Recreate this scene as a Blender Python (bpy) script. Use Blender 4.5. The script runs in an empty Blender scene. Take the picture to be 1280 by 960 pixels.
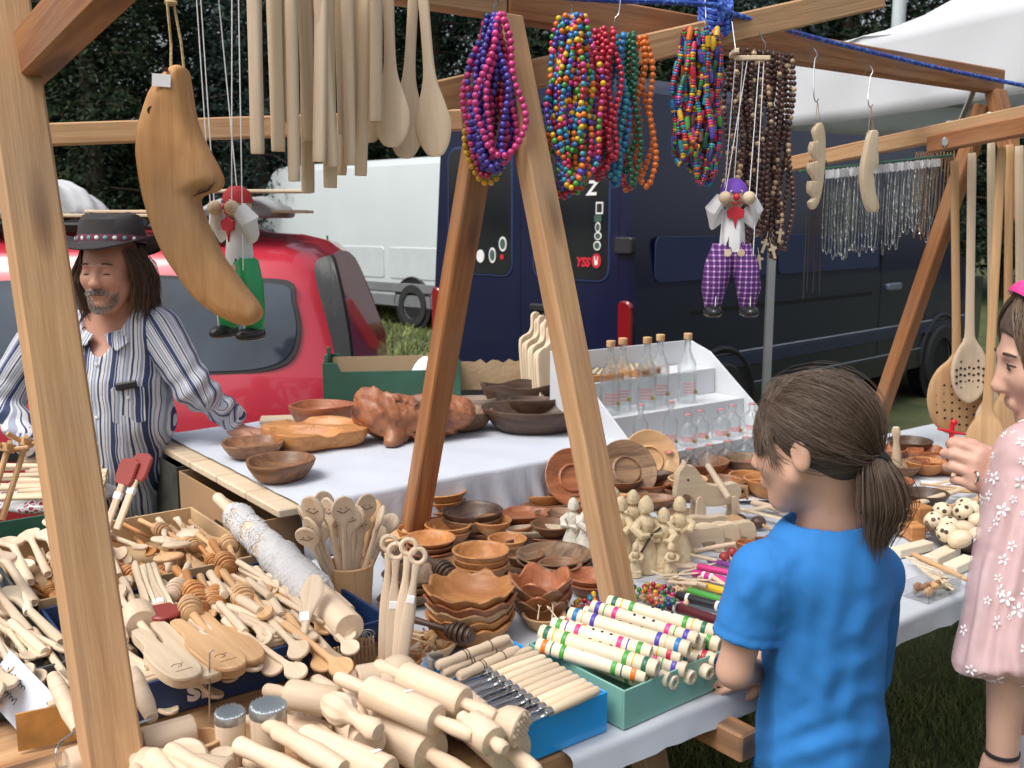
import bpy, bmesh, math, random
import numpy as np
from mathutils import Vector, Matrix, Euler
random.seed(11); rng = np.random.default_rng(11)
PI = math.pi; R = math.radians
SC = bpy.context.scene; COL = SC.collection

# ------------------------------------------------------------------ camera, sky, sun
CAMZ, FPX, PITCH = 1.6, 1250.0, R(9.3)
cam_d = bpy.data.cameras.new('camera'); cam = bpy.data.objects.new('camera', cam_d); COL.objects.link(cam)
cam.location = (0, 0, CAMZ); cam.rotation_euler = (PI/2 - PITCH, 0, 0)
cam_d.sensor_width = 36; cam_d.lens = 36*FPX/1280; cam_d.clip_start = .05; cam_d.clip_end = 500
cam_d.dof.use_dof = True; cam_d.dof.focus_distance = 2.0; cam_d.dof.aperture_fstop = 9
SC.camera = cam
SUN_EL, SUN_AZ = R(58), R(-128)         # azimuth measured from +Y towards +X (veiled sun over the photographer's left shoulder)
wd = bpy.data.worlds.new('World'); SC.world = wd; wd.use_nodes = True
nt = wd.node_tree; bg = nt.nodes['Background']
sky = nt.nodes.new('ShaderNodeTexSky'); sky.sky_type = 'NISHITA'; sky.sun_disc = False
sky.sun_elevation = SUN_EL; sky.sun_rotation = SUN_AZ; sky.dust_density = 6; sky.air_density = 1.0; sky.ozone_density = 1
hs = nt.nodes.new('ShaderNodeHueSaturation'); hs.inputs['Saturation'].default_value = .42
nt.links.new(sky.outputs[0], hs.inputs['Color']); nt.links.new(hs.outputs[0], bg.inputs['Color']); bg.inputs['Strength'].default_value = .15
sl = bpy.data.lights.new('sun', 'SUN'); sl.energy = 1.2; sl.angle = R(26); sl.color = (1, .98, .945)
sun = bpy.data.objects.new('sun', sl); COL.objects.link(sun)
sd = Vector((math.sin(SUN_AZ)*math.cos(SUN_EL), math.cos(SUN_AZ)*math.cos(SUN_EL), math.sin(SUN_EL)))
sun.rotation_euler = sd.to_track_quat('Z', 'Y').to_euler()
vs = SC.view_settings; vs.view_transform = 'Standard'; vs.look = 'None'; vs.gamma = 1; vs.use_curve_mapping = False; vs.exposure = .36
SC.cycles.max_bounces = 8; SC.cycles.transparent_max_bounces = 12

# ------------------------------------------------------------------ measuring helpers: a point of the place seen at a pixel (1280 x 960)
CF = np.array([0, math.cos(PITCH), -math.sin(PITCH)]); CU = np.array([0, math.sin(PITCH), math.cos(PITCH)]); CC = np.array([0, 0, CAMZ])
def ray(px, py): return CF + np.array([1, 0, 0])*(px-640)/FPX + CU*(480-py)/FPX
def atz(px, py, z): d = ray(px, py); return Vector(CC + d*(z-CAMZ)/d[2])
def aty(px, py, y): d = ray(px, py); return Vector(CC + d*y/d[1])
def mpp(P): return float((np.array(P)-CC) @ CF)/FPX
# the stall: s runs along the ridge, t away from the customers
TH = R(37); UX = Vector((math.cos(TH), math.sin(TH), 0)); WX = Vector((-math.sin(TH), math.cos(TH), 0)); ORG = Vector((-.02, 2.14, 0))
def st(s, t, z=0): return ORG + UX*s + WX*t + Vector((0, 0, z))
def att(px, py, t):                      # on the upright plane at t
    d = ray(px, py); w = np.array(WX); k = (t - (CC-np.array(ORG)) @ w)/(d @ w); return Vector(CC + d*k)
def atst(P): r = Vector(P)-ORG; return r.dot(UX), r.dot(WX)
ZT, ZB = .80, .93                        # front and back table tops

# ------------------------------------------------------------------ materials
MATS = {}
def nodes(name):
    m = bpy.data.materials.new(name); m.use_nodes = True; n = m.node_tree
    return m, n, n.nodes['Principled BSDF']
def N(n, t, **kw):
    x = n.nodes.new(t)
    for k, v in kw.items(): setattr(x, k, v)
    return x
def L(n, a, b): n.links.new(a, b)
def mat(name, c, rough=.5, metal=0, var=.1, scale=6, bump=0, bscale=60, coat=0, spec=.5, trans=0, alpha=1, sss=0):
    if name in MATS: return MATS[name]
    m, n, b = nodes(name)
    tc = N(n, 'ShaderNodeTexCoord'); nz = N(n, 'ShaderNodeTexNoise'); nz.inputs['Scale'].default_value = scale; nz.inputs['Detail'].default_value = 5
    L(n, tc.outputs['Object'], nz.inputs['Vector'])
    mr = N(n, 'ShaderNodeMapRange'); mr.inputs['From Min'].default_value = .3; mr.inputs['From Max'].default_value = .7
    mr.inputs['To Min'].default_value = 1-var; mr.inputs['To Max'].default_value = 1+var
    L(n, nz.outputs['Fac'], mr.inputs['Value'])
    mx = N(n, 'ShaderNodeVectorMath', operation='SCALE'); mx.inputs[0].default_value = c[:3]; L(n, mr.outputs[0], mx.inputs['Scale'])
    L(n, mx.outputs[0], b.inputs['Base Color'])
    b.inputs['Roughness'].default_value = rough; b.inputs['Metallic'].default_value = metal
    b.inputs['Coat Weight'].default_value = coat; b.inputs['Specular IOR Level'].default_value = spec
    b.inputs['Transmission Weight'].default_value = trans; b.inputs['Alpha'].default_value = alpha
    if sss: b.inputs['Subsurface Weight'].default_value = sss; b.inputs['Subsurface Radius'].default_value = (.012, .005, .003); b.inputs['Subsurface Scale'].default_value = 1
    if bump:
        n2 = N(n, 'ShaderNodeTexNoise'); n2.inputs['Scale'].default_value = bscale; n2.inputs['Detail'].default_value = 4
        L(n, tc.outputs['Object'], n2.inputs['Vector'])
        bp = N(n, 'ShaderNodeBump'); bp.inputs['Strength'].default_value = bump; bp.inputs['Distance'].default_value = .01
        L(n, n2.outputs['Fac'], bp.inputs['Height']); L(n, bp.outputs[0], b.inputs['Normal'])
    MATS[name] = m; return m
WOODC = {'cream': ((.84, .75, .58), (.76, .64, .46), .5), 'pale': ((.74, .61, .44), (.64, .49, .33), .65), 'beech': ((.71, .57, .42), (.61, .46, .32), .65), 'tan': ((.66, .42, .22), (.52, .30, .14), .55),
         'honey': ((.60, .285, .10), (.40, .16, .05), .42), 'red': ((.46, .165, .068), (.27, .085, .032), .4), 'brown': ((.33, .155, .072), (.16, .075, .035), .42),
         'walnut': ((.13, .072, .045), (.055, .03, .02), .42), 'olive': ((.36, .22, .12), (.13, .07, .04), .42), 'timber': ((.56, .34, .17), (.40, .21, .095), .75),
         'timber_red': ((.44, .19, .065), (.26, .09, .028), .6), 'moon': ((.60, .315, .125), (.46, .215, .075), .62), 'grey': ((.40, .31, .24), (.25, .18, .13), .6)}
def wood(kind, ax='X', knots=False):
    key = f'wood_{kind}_{ax}' + ('_knots' if knots else '')
    if key in MATS: return MATS[key]
    c1, c2, ro = WOODC[kind]; m, n, b = nodes(key)
    tc = N(n, 'ShaderNodeTexCoord'); oi = N(n, 'ShaderNodeObjectInfo')
    sc = [44, 44, 44]; sc['XYZ'.index(ax)] = 2.2
    mp = N(n, 'ShaderNodeMapping'); mp.inputs['Scale'].default_value = sc; L(n, tc.outputs['Object'], mp.inputs['Vector'])
    rm = N(n, 'ShaderNodeMath', operation='MULTIPLY'); rm.inputs[1].default_value = 37; L(n, oi.outputs['Random'], rm.inputs[0])
    ad = N(n, 'ShaderNodeVectorMath', operation='ADD'); L(n, mp.outputs[0], ad.inputs[0]); L(n, rm.outputs[0], ad.inputs[1])
    nz = N(n, 'ShaderNodeTexNoise'); nz.inputs['Scale'].default_value = 1; nz.inputs['Detail'].default_value = 5; nz.inputs['Distortion'].default_value = 1.1
    L(n, ad.outputs[0], nz.inputs['Vector'])
    wv = N(n, 'ShaderNodeTexNoise'); wv.inputs['Scale'].default_value = 7; wv.inputs['Detail'].default_value = 3; L(n, ad.outputs[0], wv.inputs['Vector'])
    a2 = N(n, 'ShaderNodeMath', operation='MULTIPLY_ADD'); a2.inputs[1].default_value = .35; L(n, wv.outputs['Fac'], a2.inputs[0]); L(n, nz.outputs['Fac'], a2.inputs[2])
    rp = N(n, 'ShaderNodeValToRGB'); rp.color_ramp.elements[0].position = .45; rp.color_ramp.elements[1].position = .85
    rp.color_ramp.elements[0].color = (*c1, 1); rp.color_ramp.elements[1].color = (*c2, 1); L(n, a2.outputs[0], rp.inputs[0])
    col = rp.outputs[0]
    if knots:
        m2 = N(n, 'ShaderNodeMapping'); s2 = [11, 11, 11]; s2['XYZ'.index(ax)] = 2.6; m2.inputs['Scale'].default_value = s2; L(n, tc.outputs['Object'], m2.inputs['Vector'])
        vo = N(n, 'ShaderNodeTexVoronoi'); vo.inputs['Scale'].default_value = 1.0; L(n, m2.outputs[0], vo.inputs['Vector'])
        kr = N(n, 'ShaderNodeMapRange'); kr.inputs['From Min'].default_value = .10; kr.inputs['From Max'].default_value = .24; L(n, vo.outputs['Distance'], kr.inputs['Value'])
        mk = N(n, 'ShaderNodeMix', data_type='RGBA'); mk.inputs['A'].default_value = (c2[0]*.35, c2[1]*.3, c2[2]*.3, 1); L(n, kr.outputs[0], mk.inputs['Factor']); L(n, col, mk.inputs['B'])
        col = mk.outputs['Result']
        st_ = N(n, 'ShaderNodeTexNoise'); st_.inputs['Scale'].default_value = 3.5; st_.inputs['Detail'].default_value = 6; L(n, tc.outputs['Object'], st_.inputs['Vector'])
        sr = N(n, 'ShaderNodeMapRange'); sr.inputs['From Min'].default_value = .42; sr.inputs['From Max'].default_value = .75; sr.inputs['To Min'].default_value = 0; sr.inputs['To Max'].default_value = .45; L(n, st_.outputs['Fac'], sr.inputs['Value'])
        mg = N(n, 'ShaderNodeMix', data_type='RGBA'); mg.inputs['B'].default_value = (.30, .24, .17, 1); L(n, sr.outputs[0], mg.inputs['Factor']); L(n, col, mg.inputs['A']); col = mg.outputs['Result']
    hv = N(n, 'ShaderNodeHueSaturation'); mr = N(n, 'ShaderNodeMapRange'); mr.inputs['To Min'].default_value = .84; mr.inputs['To Max'].default_value = 1.12
    L(n, oi.outputs['Random'], mr.inputs['Value']); L(n, mr.outputs[0], hv.inputs['Value']); L(n, col, hv.inputs['Color']); L(n, hv.outputs[0], b.inputs['Base Color'])
    rr = N(n, 'ShaderNodeMapRange'); rr.inputs['To Min'].default_value = ro-.1; rr.inputs['To Max'].default_value = ro+.15; L(n, nz.outputs['Fac'], rr.inputs['Value']); L(n, rr.outputs[0], b.inputs['Roughness'])
    bp = N(n, 'ShaderNodeBump'); bp.inputs['Strength'].default_value = .35 if knots else .15; bp.inputs['Distance'].default_value = .004; L(n, a2.outputs[0], bp.inputs['Height']); L(n, bp.outputs[0], b.inputs['Normal'])
    MATS[key] = m; return m
def colmat(name, rough=.35, coat=.2, sss=0, bump=0):                     # colour from the mesh's own paint (bead, print)
    if name in MATS: return MATS[name]
    m, n, b = nodes(name); a = N(n, 'ShaderNodeAttribute'); a.attribute_name = 'Col'
    L(n, a.outputs['Color'], b.inputs['Base Color']); b.inputs['Roughness'].default_value = rough; b.inputs['Coat Weight'].default_value = coat
    MATS[name] = m; return m
def wrinkled(m, scale=6, dist=.02, strength=.5, stretch=(1, 1, 1)):       # adds creases to a cloth material
    n = m.node_tree; b = n.nodes['Principled BSDF']; tc = N(n, 'ShaderNodeTexCoord'); mp = N(n, 'ShaderNodeMapping'); mp.inputs['Scale'].default_value = stretch; L(n, tc.outputs['Object'], mp.inputs['Vector'])
    z = N(n, 'ShaderNodeTexNoise', noise_type='RIDGED_MULTIFRACTAL'); z.inputs['Scale'].default_value = scale; z.inputs['Detail'].default_value = 3; z.inputs['Distortion'].default_value = .6; L(n, mp.outputs[0], z.inputs['Vector'])
    bp = N(n, 'ShaderNodeBump'); bp.inputs['Strength'].default_value = strength; bp.inputs['Distance'].default_value = dist; L(n, z.outputs['Fac'], bp.inputs['Height'])
    if b.inputs['Normal'].links: L(n, b.inputs['Normal'].links[0].from_socket, bp.inputs['Normal'])
    L(n, bp.outputs[0], b.inputs['Normal']); return m
def glassmat(name, c=(.9, .95, .95), rough=.03, alpha=.25):
    if name in MATS: return MATS[name]
    m, n, b = nodes(name); b.inputs['Base Color'].default_value = (*c, 1); b.inputs['Roughness'].default_value = rough
    b.inputs['Transmission Weight'].default_value = 1; b.inputs['IOR'].default_value = 1.3; b.inputs['Alpha'].default_value = alpha
    MATS[name] = m; return m

# ------------------------------------------------------------------ mesh helpers
class MB:
    def __init__(self): self.v = []; self.f = []; self.m = []; self.c = []
    def add(self, v, f, mi=0, M=None, c=None):
        o = len(self.v)
        if M is not None: v = [M @ Vector(p) for p in v]
        self.v += [tuple(p) for p in v]; self.f += [tuple(i+o for i in q) for q in f]; self.m += [mi]*len(f)
        self.c += [c if c else (1, 1, 1)]*len(v); return self
    def box(self, x0, x1, y0, y1, z0, z1, mi=0, M=None, c=None):
        v = [(x, y, z) for z in (z0, z1) for y in (y0, y1) for x in (x0, x1)]
        return self.add(v, [(0, 2, 3, 1), (4, 5, 7, 6), (0, 1, 5, 4), (2, 6, 7, 3), (0, 4, 6, 2), (1, 3, 7, 5)], mi, M, c)
    def tube(self, path, rad, n=8, mi=0, c=None, caps=True, sx=1, M=None, up=None):
        P = [Vector(p) for p in path]; k = len(P); rad = list(rad) if hasattr(rad, '__len__') else [rad]*k
        v = []; t0 = (P[1]-P[0]).normalized(); a = Vector(up) if up else (Vector((0, 0, 1)) if abs(t0.z) < .9 else Vector((1, 0, 0)))
        for i in range(k):
            t = (P[min(i+1, k-1)]-P[max(i-1, 0)]); t = t.normalized() if t.length > 1e-9 else t0
            b = t.cross(a)
            b = b.normalized() if b.length > 1e-6 else Vector((1, 0, 0)); a = b.cross(t).normalized()
            for j in range(n):
                q = 2*PI*j/n; v.append(P[i] + b*(math.cos(q)*rad[i]*sx) + a*(math.sin(q)*rad[i]))
        f = [(i*n+j, i*n+(j+1) % n, (i+1)*n+(j+1) % n, (i+1)*n+j) for i in range(k-1) for j in range(n)]
        if caps: f += [tuple(range(n-1, -1, -1)), tuple((k-1)*n+j for j in range(n))]
        return self.add(v, f, mi, M, c)
    def lathe(self, prof, n=24, mi=0, M=None, c=None, mod=None):
        v = []; rings = []; f = []
        for (r, z) in prof:
            if r < 1e-6: rings.append([len(v)]); v.append((0, 0, z))
            else:
                ring = []
                for j in range(n):
                    a = 2*PI*j/n; rr, zz = mod(a, r, z) if mod else (r, z)
                    ring.append(len(v)); v.append((rr*math.cos(a), rr*math.sin(a), zz))
                rings.append(ring)
        for A, B in zip(rings, rings[1:]):
            for j in range(n):
                j2 = (j+1) % n
                if len(A) == 1 and len(B) == 1: break
                if len(A) == 1: f.append((A[0], B[j2], B[j]))
                elif len(B) == 1: f.append((A[j], A[j2], B[0]))
                else: f.append((A[j], A[j2], B[j2], B[j]))
        return self.add(v, f, mi, M, c)
    def ball(self, p, r, c=None, mi=0, n=8, k=6, sc=(1, 1, 1)):
        M = Matrix.Translation(p) @ Matrix.Diagonal((*sc, 1))
        return self.lathe([(r*math.sin(PI*i/k), -r*math.cos(PI*i/k)) for i in range(k+1)], n, mi, M, c)
    def mesh(self, name, mats, smooth=True, ang=40, col=False):
        me = bpy.data.meshes.new(name); me.from_pydata(self.v, [], self.f)
        for m in (mats if isinstance(mats, (list, tuple)) else [mats]): me.materials.append(m)
        if any(self.m): me.polygons.foreach_set('material_index', self.m)
        if col:
            ca = me.color_attributes.new('Col', 'FLOAT_COLOR', 'POINT')
            ca.data.foreach_set('color', np.array([(*c, 1) for c in self.c], dtype=np.float32).ravel())
        fin(me, smooth, ang); return me
def fin(me, smooth=True, ang=40):
    me.update()
    if smooth:
        me.polygons.foreach_set('use_smooth', [True]*len(me.polygons)); me.set_sharp_from_angle(angle=R(ang))
def ob(name, me, parent=None, loc=(0, 0, 0), rot=(0, 0, 0), sc=1):
    o = bpy.data.objects.new(name, me); COL.objects.link(o); o.parent = parent; o.location = loc; o.rotation_euler = rot
    o.scale = (sc, sc, sc) if not hasattr(sc, '__len__') else sc; return o
def tag(o, label, cat, group=None):
    o['label'] = label; o['category'] = cat
    if group: o['group'] = group
    return o
def thing(name, label, cat, loc=(0, 0, 0), rot=(0, 0, 0), group=None):
    o = ob(name, None, None, loc, rot); o.empty_display_size = .05; return tag(o, label, cat, group)
def struct(o, kind='structure'): o['kind'] = kind; return o
def bevbox(name, sx, sy, sz, b, m, seg=1, taper=None):
    bm = bmesh.new(); bmesh.ops.create_cube(bm, size=1)
    for v in bm.verts:
        v.co = Vector((v.co.x*sx, v.co.y*sy, v.co.z*sz))
        if taper and v.co.z > 0: v.co.x *= taper[0]; v.co.y *= taper[1]
    if b: bmesh.ops.bevel(bm, geom=bm.edges[:]+bm.verts[:], offset=b, segments=seg, affect='EDGES', profile=.5)
    me = bpy.data.meshes.new(name); bm.to_mesh(me); bm.free(); me.materials.append(m); fin(me, True, 28); return me
def prism(name, pts, th, m, bev=.0, plane='XZ', seg=1, M=None):
    bm = bmesh.new(); vs_ = [bm.verts.new((x, -th/2, z) if plane == 'XZ' else (x, z, -th/2)) for x, z in pts]
    f = bm.faces.new(vs_); r = bmesh.ops.extrude_face_region(bm, geom=[f])
    d = Vector((0, th, 0)) if plane == 'XZ' else Vector((0, 0, th))
    for g in r['geom']:
        if isinstance(g, bmesh.types.BMVert): g.co += d
    bmesh.ops.recalc_face_normals(bm, faces=bm.faces[:])
    if bev:
        ed = [e for e in bm.edges if e.calc_length() > 0 and abs((e.verts[0].co-e.verts[1].co).normalized().dot(d.normalized())) < .5]
        bmesh.ops.bevel(bm, geom=ed, offset=bev, segments=seg, affect='EDGES', profile=.5)
    bmesh.ops.triangulate(bm, faces=[q for q in bm.faces if len(q.verts) > 4])
    if M: bm.transform(M)
    me = bpy.data.meshes.new(name); bm.to_mesh(me); bm.free(); me.materials.append(m); fin(me, True, 40); return me
def spline(pts, n=6, closed=True):
    out = []; k = len(pts)
    for i in range(k if closed else k-1):
        g = lambda j: Vector(pts[j % k]) if closed else Vector(pts[max(0, min(k-1, j))])
        p0, p1, p2, p3 = g(i-1), g(i), g(i+1), g(i+2)
        for j in range(n):
            t = j/n; out.append(.5*((2*p1)+(p2-p0)*t+(2*p0-5*p1+4*p2-p3)*t*t+(3*p1-p0-3*p2+p3)*t**3))
    if not closed: out.append(Vector(pts[-1]))
    return out
def text_mesh(name, s, size, m, ext=.0004, shear=0, align='CENTER', bold=0):
    cu = bpy.data.curves.new(name, 'FONT'); cu.body = s; cu.size = size; cu.extrude = ext; cu.align_x = align; cu.align_y = 'CENTER'; cu.shear = shear; cu.offset = bold
    o = bpy.data.objects.new(name, cu); COL.objects.link(o); dg = bpy.context.evaluated_depsgraph_get()
    me = bpy.data.meshes.new_from_object(o.evaluated_get(dg)); bpy.data.objects.remove(o); bpy.data.curves.remove(cu)
    me.materials.clear(); me.materials.append(m); return me
def beam(name, A, B, wx, wy, m, parent=None, up=None, bev=.004):
    A, B = Vector(A), Vector(B); d = (B-A); ln = d.length; x = d.normalized()
    a = Vector(up) if up else Vector((0, 0, 1)); y = a.cross(x).normalized(); z = x.cross(y)
    me = bevbox(name, ln, wx, wy, bev, m); o = ob(name, me, parent)
    M = Matrix((x, y, z)).transposed().to_4x4(); M.translation = (A+B)/2; o.matrix_local = M; return o
def orient(A, B, roll=0, flip=False):            # matrix: local X from A to B
    A, B = Vector(A), Vector(B); x = (B-A).normalized(); a = Vector((0, 0, 1)) if abs(x.z) < .95 else Vector((0, 1, 0))
    y = a.cross(x).normalized(); z = x.cross(y); M = Matrix((x, y, z)).transposed().to_4x4() @ Matrix.Rotation(roll, 4, 'X'); M.translation = A; return M
# numpy distance-field modelling for organic shapes
def snoise(x, y, z, s=1.0, seed=0):
    o = 0; a = 1
    for i in range(4):
        k = s*(1.9**i); q = seed*1.7+i*2.3
        o = o + a*(np.sin(k*(x*.9+y*.5)+q)*np.sin(k*(y*.8-z*.6)+q*1.3)+np.sin(k*(z*.9+x*.4)+q*.7)*.6); a *= .5
    return o*.45
def smin(a, b, k): h = np.clip(.5+.5*(b-a)/k, 0, 1); return b*(1-h)+a*h-k*h*(1-h)
class SDF:
    def __init__(s, lo, hi, h):
        s.lo = np.array(lo, float); s.h = h; n = np.ceil((np.array(hi)-s.lo)/h).astype(int)+1; s.n = n
        s.ax = [(s.lo[i]+h*np.arange(n[i])).astype(np.float32) for i in range(3)]; s.full = tuple(slice(0, q) for q in n); s.w = s.full
        s.d = np.full(tuple(n), 9., np.float32)
    X = property(lambda s: s.ax[0][s.w[0]][:, None, None]); Y = property(lambda s: s.ax[1][s.w[1]][None, :, None]); Z = property(lambda s: s.ax[2][s.w[2]][None, None, :])
    def win(s, lo, hi): s.w = tuple(slice(max(0, int((lo[i]-s.lo[i])/s.h)-2), max(1, min(s.n[i], int((hi[i]-s.lo[i])/s.h)+4))) for i in range(3))
    def put(s, d, k): s.d[s.w] = smin(s.d[s.w], d, k) if k else np.minimum(s.d[s.w], d); s.w = s.full; return s
    def cone(s, a, b, ra, rb, k=.02, sq=None):   # tapered capsule; sq = (axis vector, factor) thins it along an axis
        a, b = np.array(a, float), np.array(b, float); m = max(ra, rb)*(1/min(1, sq[1]) if sq else 1)+k*1.2+3*s.h; s.win(np.minimum(a, b)-m, np.maximum(a, b)+m); return s.put(s.dcone(a, b, ra, rb, sq), k)
    def dcone(s, a, b, ra, rb, sq=None):
        a, b = np.array(a, float), np.array(b, float); ba = b-a; L2 = float(ba@ba)+1e-12
        px, py, pz = s.X-a[0], s.Y-a[1], s.Z-a[2]; t = np.clip((px*ba[0]+py*ba[1]+pz*ba[2])/L2, 0, 1)
        dx, dy, dz = px-t*ba[0], py-t*ba[1], pz-t*ba[2]
        if sq is not None:
            ax = np.array(sq[0], float); ax /= np.linalg.norm(ax); q = (dx*ax[0]+dy*ax[1]+dz*ax[2])*(sq[1]-1); dx = dx+ax[0]*q; dy = dy+ax[1]*q; dz = dz+ax[2]*q
        return np.sqrt(dx*dx+dy*dy+dz*dz)-(ra+(rb-ra)*t)
    def dell(s, c, r, rot=None):
        p = [s.X-c[0], s.Y-c[1], s.Z-c[2]]
        if rot is not None:
            m = np.array(rot.to_3x3()).T; p = [m[i][0]*p[0]+m[i][1]*p[1]+m[i][2]*p[2] for i in range(3)]
        k0 = np.sqrt(sum((p[i]/r[i])**2 for i in range(3))); k1 = np.sqrt(sum((p[i]/r[i]**2)**2 for i in range(3)))+1e-9
        return k0*(k0-1)/k1
    def ell(s, c, r, k=.02, rot=None):
        c = np.array(c, float); m = max(r)+k*1.2+3*s.h; s.win(c-m, c+m); return s.put(s.dell(c, r, rot), k)
    def sub(s, d, k=.01): s.d = -smin(-s.d, d, k); return s
    def subell(s, c, r, k=.01, rot=None):
        c = np.array(c, float); m = max(r)+k*1.2+3*s.h; s.win(c-m, c+m); d = s.dell(c, r, rot); s.d[s.w] = -smin(-s.d[s.w], d, k); s.w = s.full; return s
    def subcone(s, a, b, ra, rb, k=.01):
        a, b = np.array(a, float), np.array(b, float); m = max(ra, rb)+k*1.2+3*s.h; s.win(np.minimum(a, b)-m, np.maximum(a, b)+m); d = s.dcone(a, b, ra, rb); s.d[s.w] = -smin(-s.d[s.w], d, k); s.w = s.full; return s
    def cutplane(s, p, n):                         # keep the side where (x-p).n < 0
        n = np.array(n, float); n /= np.linalg.norm(n); s.d = np.maximum(s.d, (s.X-p[0])*n[0]+(s.Y-p[1])*n[1]+(s.Z-p[2])*n[2]); return s
    def mesh(s, name, m, smooth=2):
        d = s.d; ins = d < 0; sh = np.array(d.shape)-1; cnt = np.zeros(sh, np.int8)
        sl = lambda o: tuple(slice(o[i], o[i]+sh[i]) for i in range(3))
        cor = [(i, j, k) for i in (0, 1) for j in (0, 1) for k in (0, 1)]
        for c in cor: cnt += ins[sl(c)]
        act = (cnt > 0) & (cnt < 8); ijk = np.argwhere(act); n = len(ijk); idx = np.full(sh, -1, np.int32); idx[act] = np.arange(n)
        val = {c: np.clip(d[ijk[:, 0]+c[0], ijk[:, 1]+c[1], ijk[:, 2]+c[2]], -2*s.h, 2*s.h) for c in cor}; acc = np.zeros((n, 3)); w = np.zeros(n)
        for ax in range(3):
            for c in cor:
                if c[ax]: continue
                e = list(c); e[ax] = 1; d0 = val[c]; d1 = val[tuple(e)]; x = (d0 < 0) != (d1 < 0); t = np.where(x, d0/np.where(x, d0-d1, 1), 0)
                for q in range(3): acc[:, q] += np.where(x, c[q]+(t if q == ax else 0), 0)
                w += x
        V = s.lo+(ijk+acc/w[:, None])*s.h; F = []
        for ax in range(3):
            o = [0, 0, 0]; o[ax] = 1; b, c = (ax+1) % 3, (ax+2) % 3
            d0 = ins[tuple(slice(0, d.shape[i]-o[i]) for i in range(3))]; d1 = ins[tuple(slice(o[i], None) for i in range(3))]
            e = np.argwhere(d0 != d1); e = e[(e[:, b] > 0) & (e[:, c] > 0) & (e[:, b] < sh[b]) & (e[:, c] < sh[c])]
            if not len(e): continue
            fl = d0[e[:, 0], e[:, 1], e[:, 2]]
            def at(db, dc):
                q = e.copy(); q[:, b] -= db; q[:, c] -= dc; return idx[q[:, 0], q[:, 1], q[:, 2]]
            q = np.stack([at(1, 1), at(0, 1), at(0, 0), at(1, 0)], 1); q[~fl] = q[~fl][:, ::-1]; F.append(q)
        F = np.concatenate(F); F = F[(F >= 0).all(1)]
        for _ in range(smooth):                    # relax the vertices
            S_ = np.zeros_like(V); C_ = np.zeros(n)
            for i in range(4):
                for j in ((i+1) % 4, (i-1) % 4): np.add.at(S_, F[:, i], V[F[:, j]]); np.add.at(C_, F[:, i], 1)
            V = V*.5+.5*S_/np.maximum(C_, 1)[:, None]
        me = bpy.data.meshes.new(name); me.vertices.add(n); me.vertices.foreach_set('co', V.astype(np.float32).ravel())
        me.loops.add(F.size); me.loops.foreach_set('vertex_index', F.astype(np.int32).ravel()); me.polygons.add(len(F))
        me.polygons.foreach_set('loop_start', np.arange(0, F.size, 4, dtype=np.int32)); me.polygons.foreach_set('loop_total', np.full(len(F), 4, np.int32))
        me.update(calc_edges=True); me.validate()
        me.materials.append(m); me.polygons.foreach_set('use_smooth', [True]*len(me.polygons)); me.update(); return me
def face_mats(me, mats, fn):                       # give each face the material index fn(centres) says
    for m in mats: me.materials.append(m)
    c = np.zeros(len(me.polygons)*3, np.float32); me.polygons.foreach_get('center', c)
    me.polygons.foreach_set('material_index', fn(c.reshape(-1, 3)).astype(np.int32)); me.update()
# ================================================================== THE SETTING
def ground_mat():
    m, n, b = nodes('grass_ground'); tc = N(n, 'ShaderNodeTexCoord')
    a = N(n, 'ShaderNodeTexNoise'); a.inputs['Scale'].default_value = 2.2; a.inputs['Detail'].default_value = 8; L(n, tc.outputs['Object'], a.inputs['Vector'])
    c = N(n, 'ShaderNodeTexNoise'); c.inputs['Scale'].default_value = 60; c.inputs['Detail'].default_value = 4; L(n, tc.outputs['Object'], c.inputs['Vector'])
    r1 = N(n, 'ShaderNodeValToRGB'); e = r1.color_ramp.elements; e[0].position = .3; e[0].color = (.045, .065, .02, 1); e[1].position = .75; e[1].color = (.15, .17, .06, 1)
    L(n, a.outputs['Fac'], r1.inputs[0]); mx = N(n, 'ShaderNodeMix', data_type='RGBA', blend_type='MULTIPLY'); mx.inputs['Factor'].default_value = .6
    L(n, r1.outputs[0], mx.inputs['A']); L(n, c.outputs['Color'], mx.inputs['B']); L(n, mx.outputs['Result'], b.inputs['Base Color']); b.inputs['Roughness'].default_value = .95
    bp = N(n, 'ShaderNodeBump'); bp.inputs['Strength'].default_value = .6; bp.inputs['Distance'].default_value = .03; L(n, c.outputs['Fac'], bp.inputs['Height']); L(n, bp.outputs[0], b.inputs['Normal'])
    return m
g = MB(); g.add([(-150, -60, 0), (150, -60, 0), (150, 200, 0), (-150, 200, 0)], [(0, 1, 2, 3)])
struct(ob('ground', g.mesh('ground', ground_mat(), False)))
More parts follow.
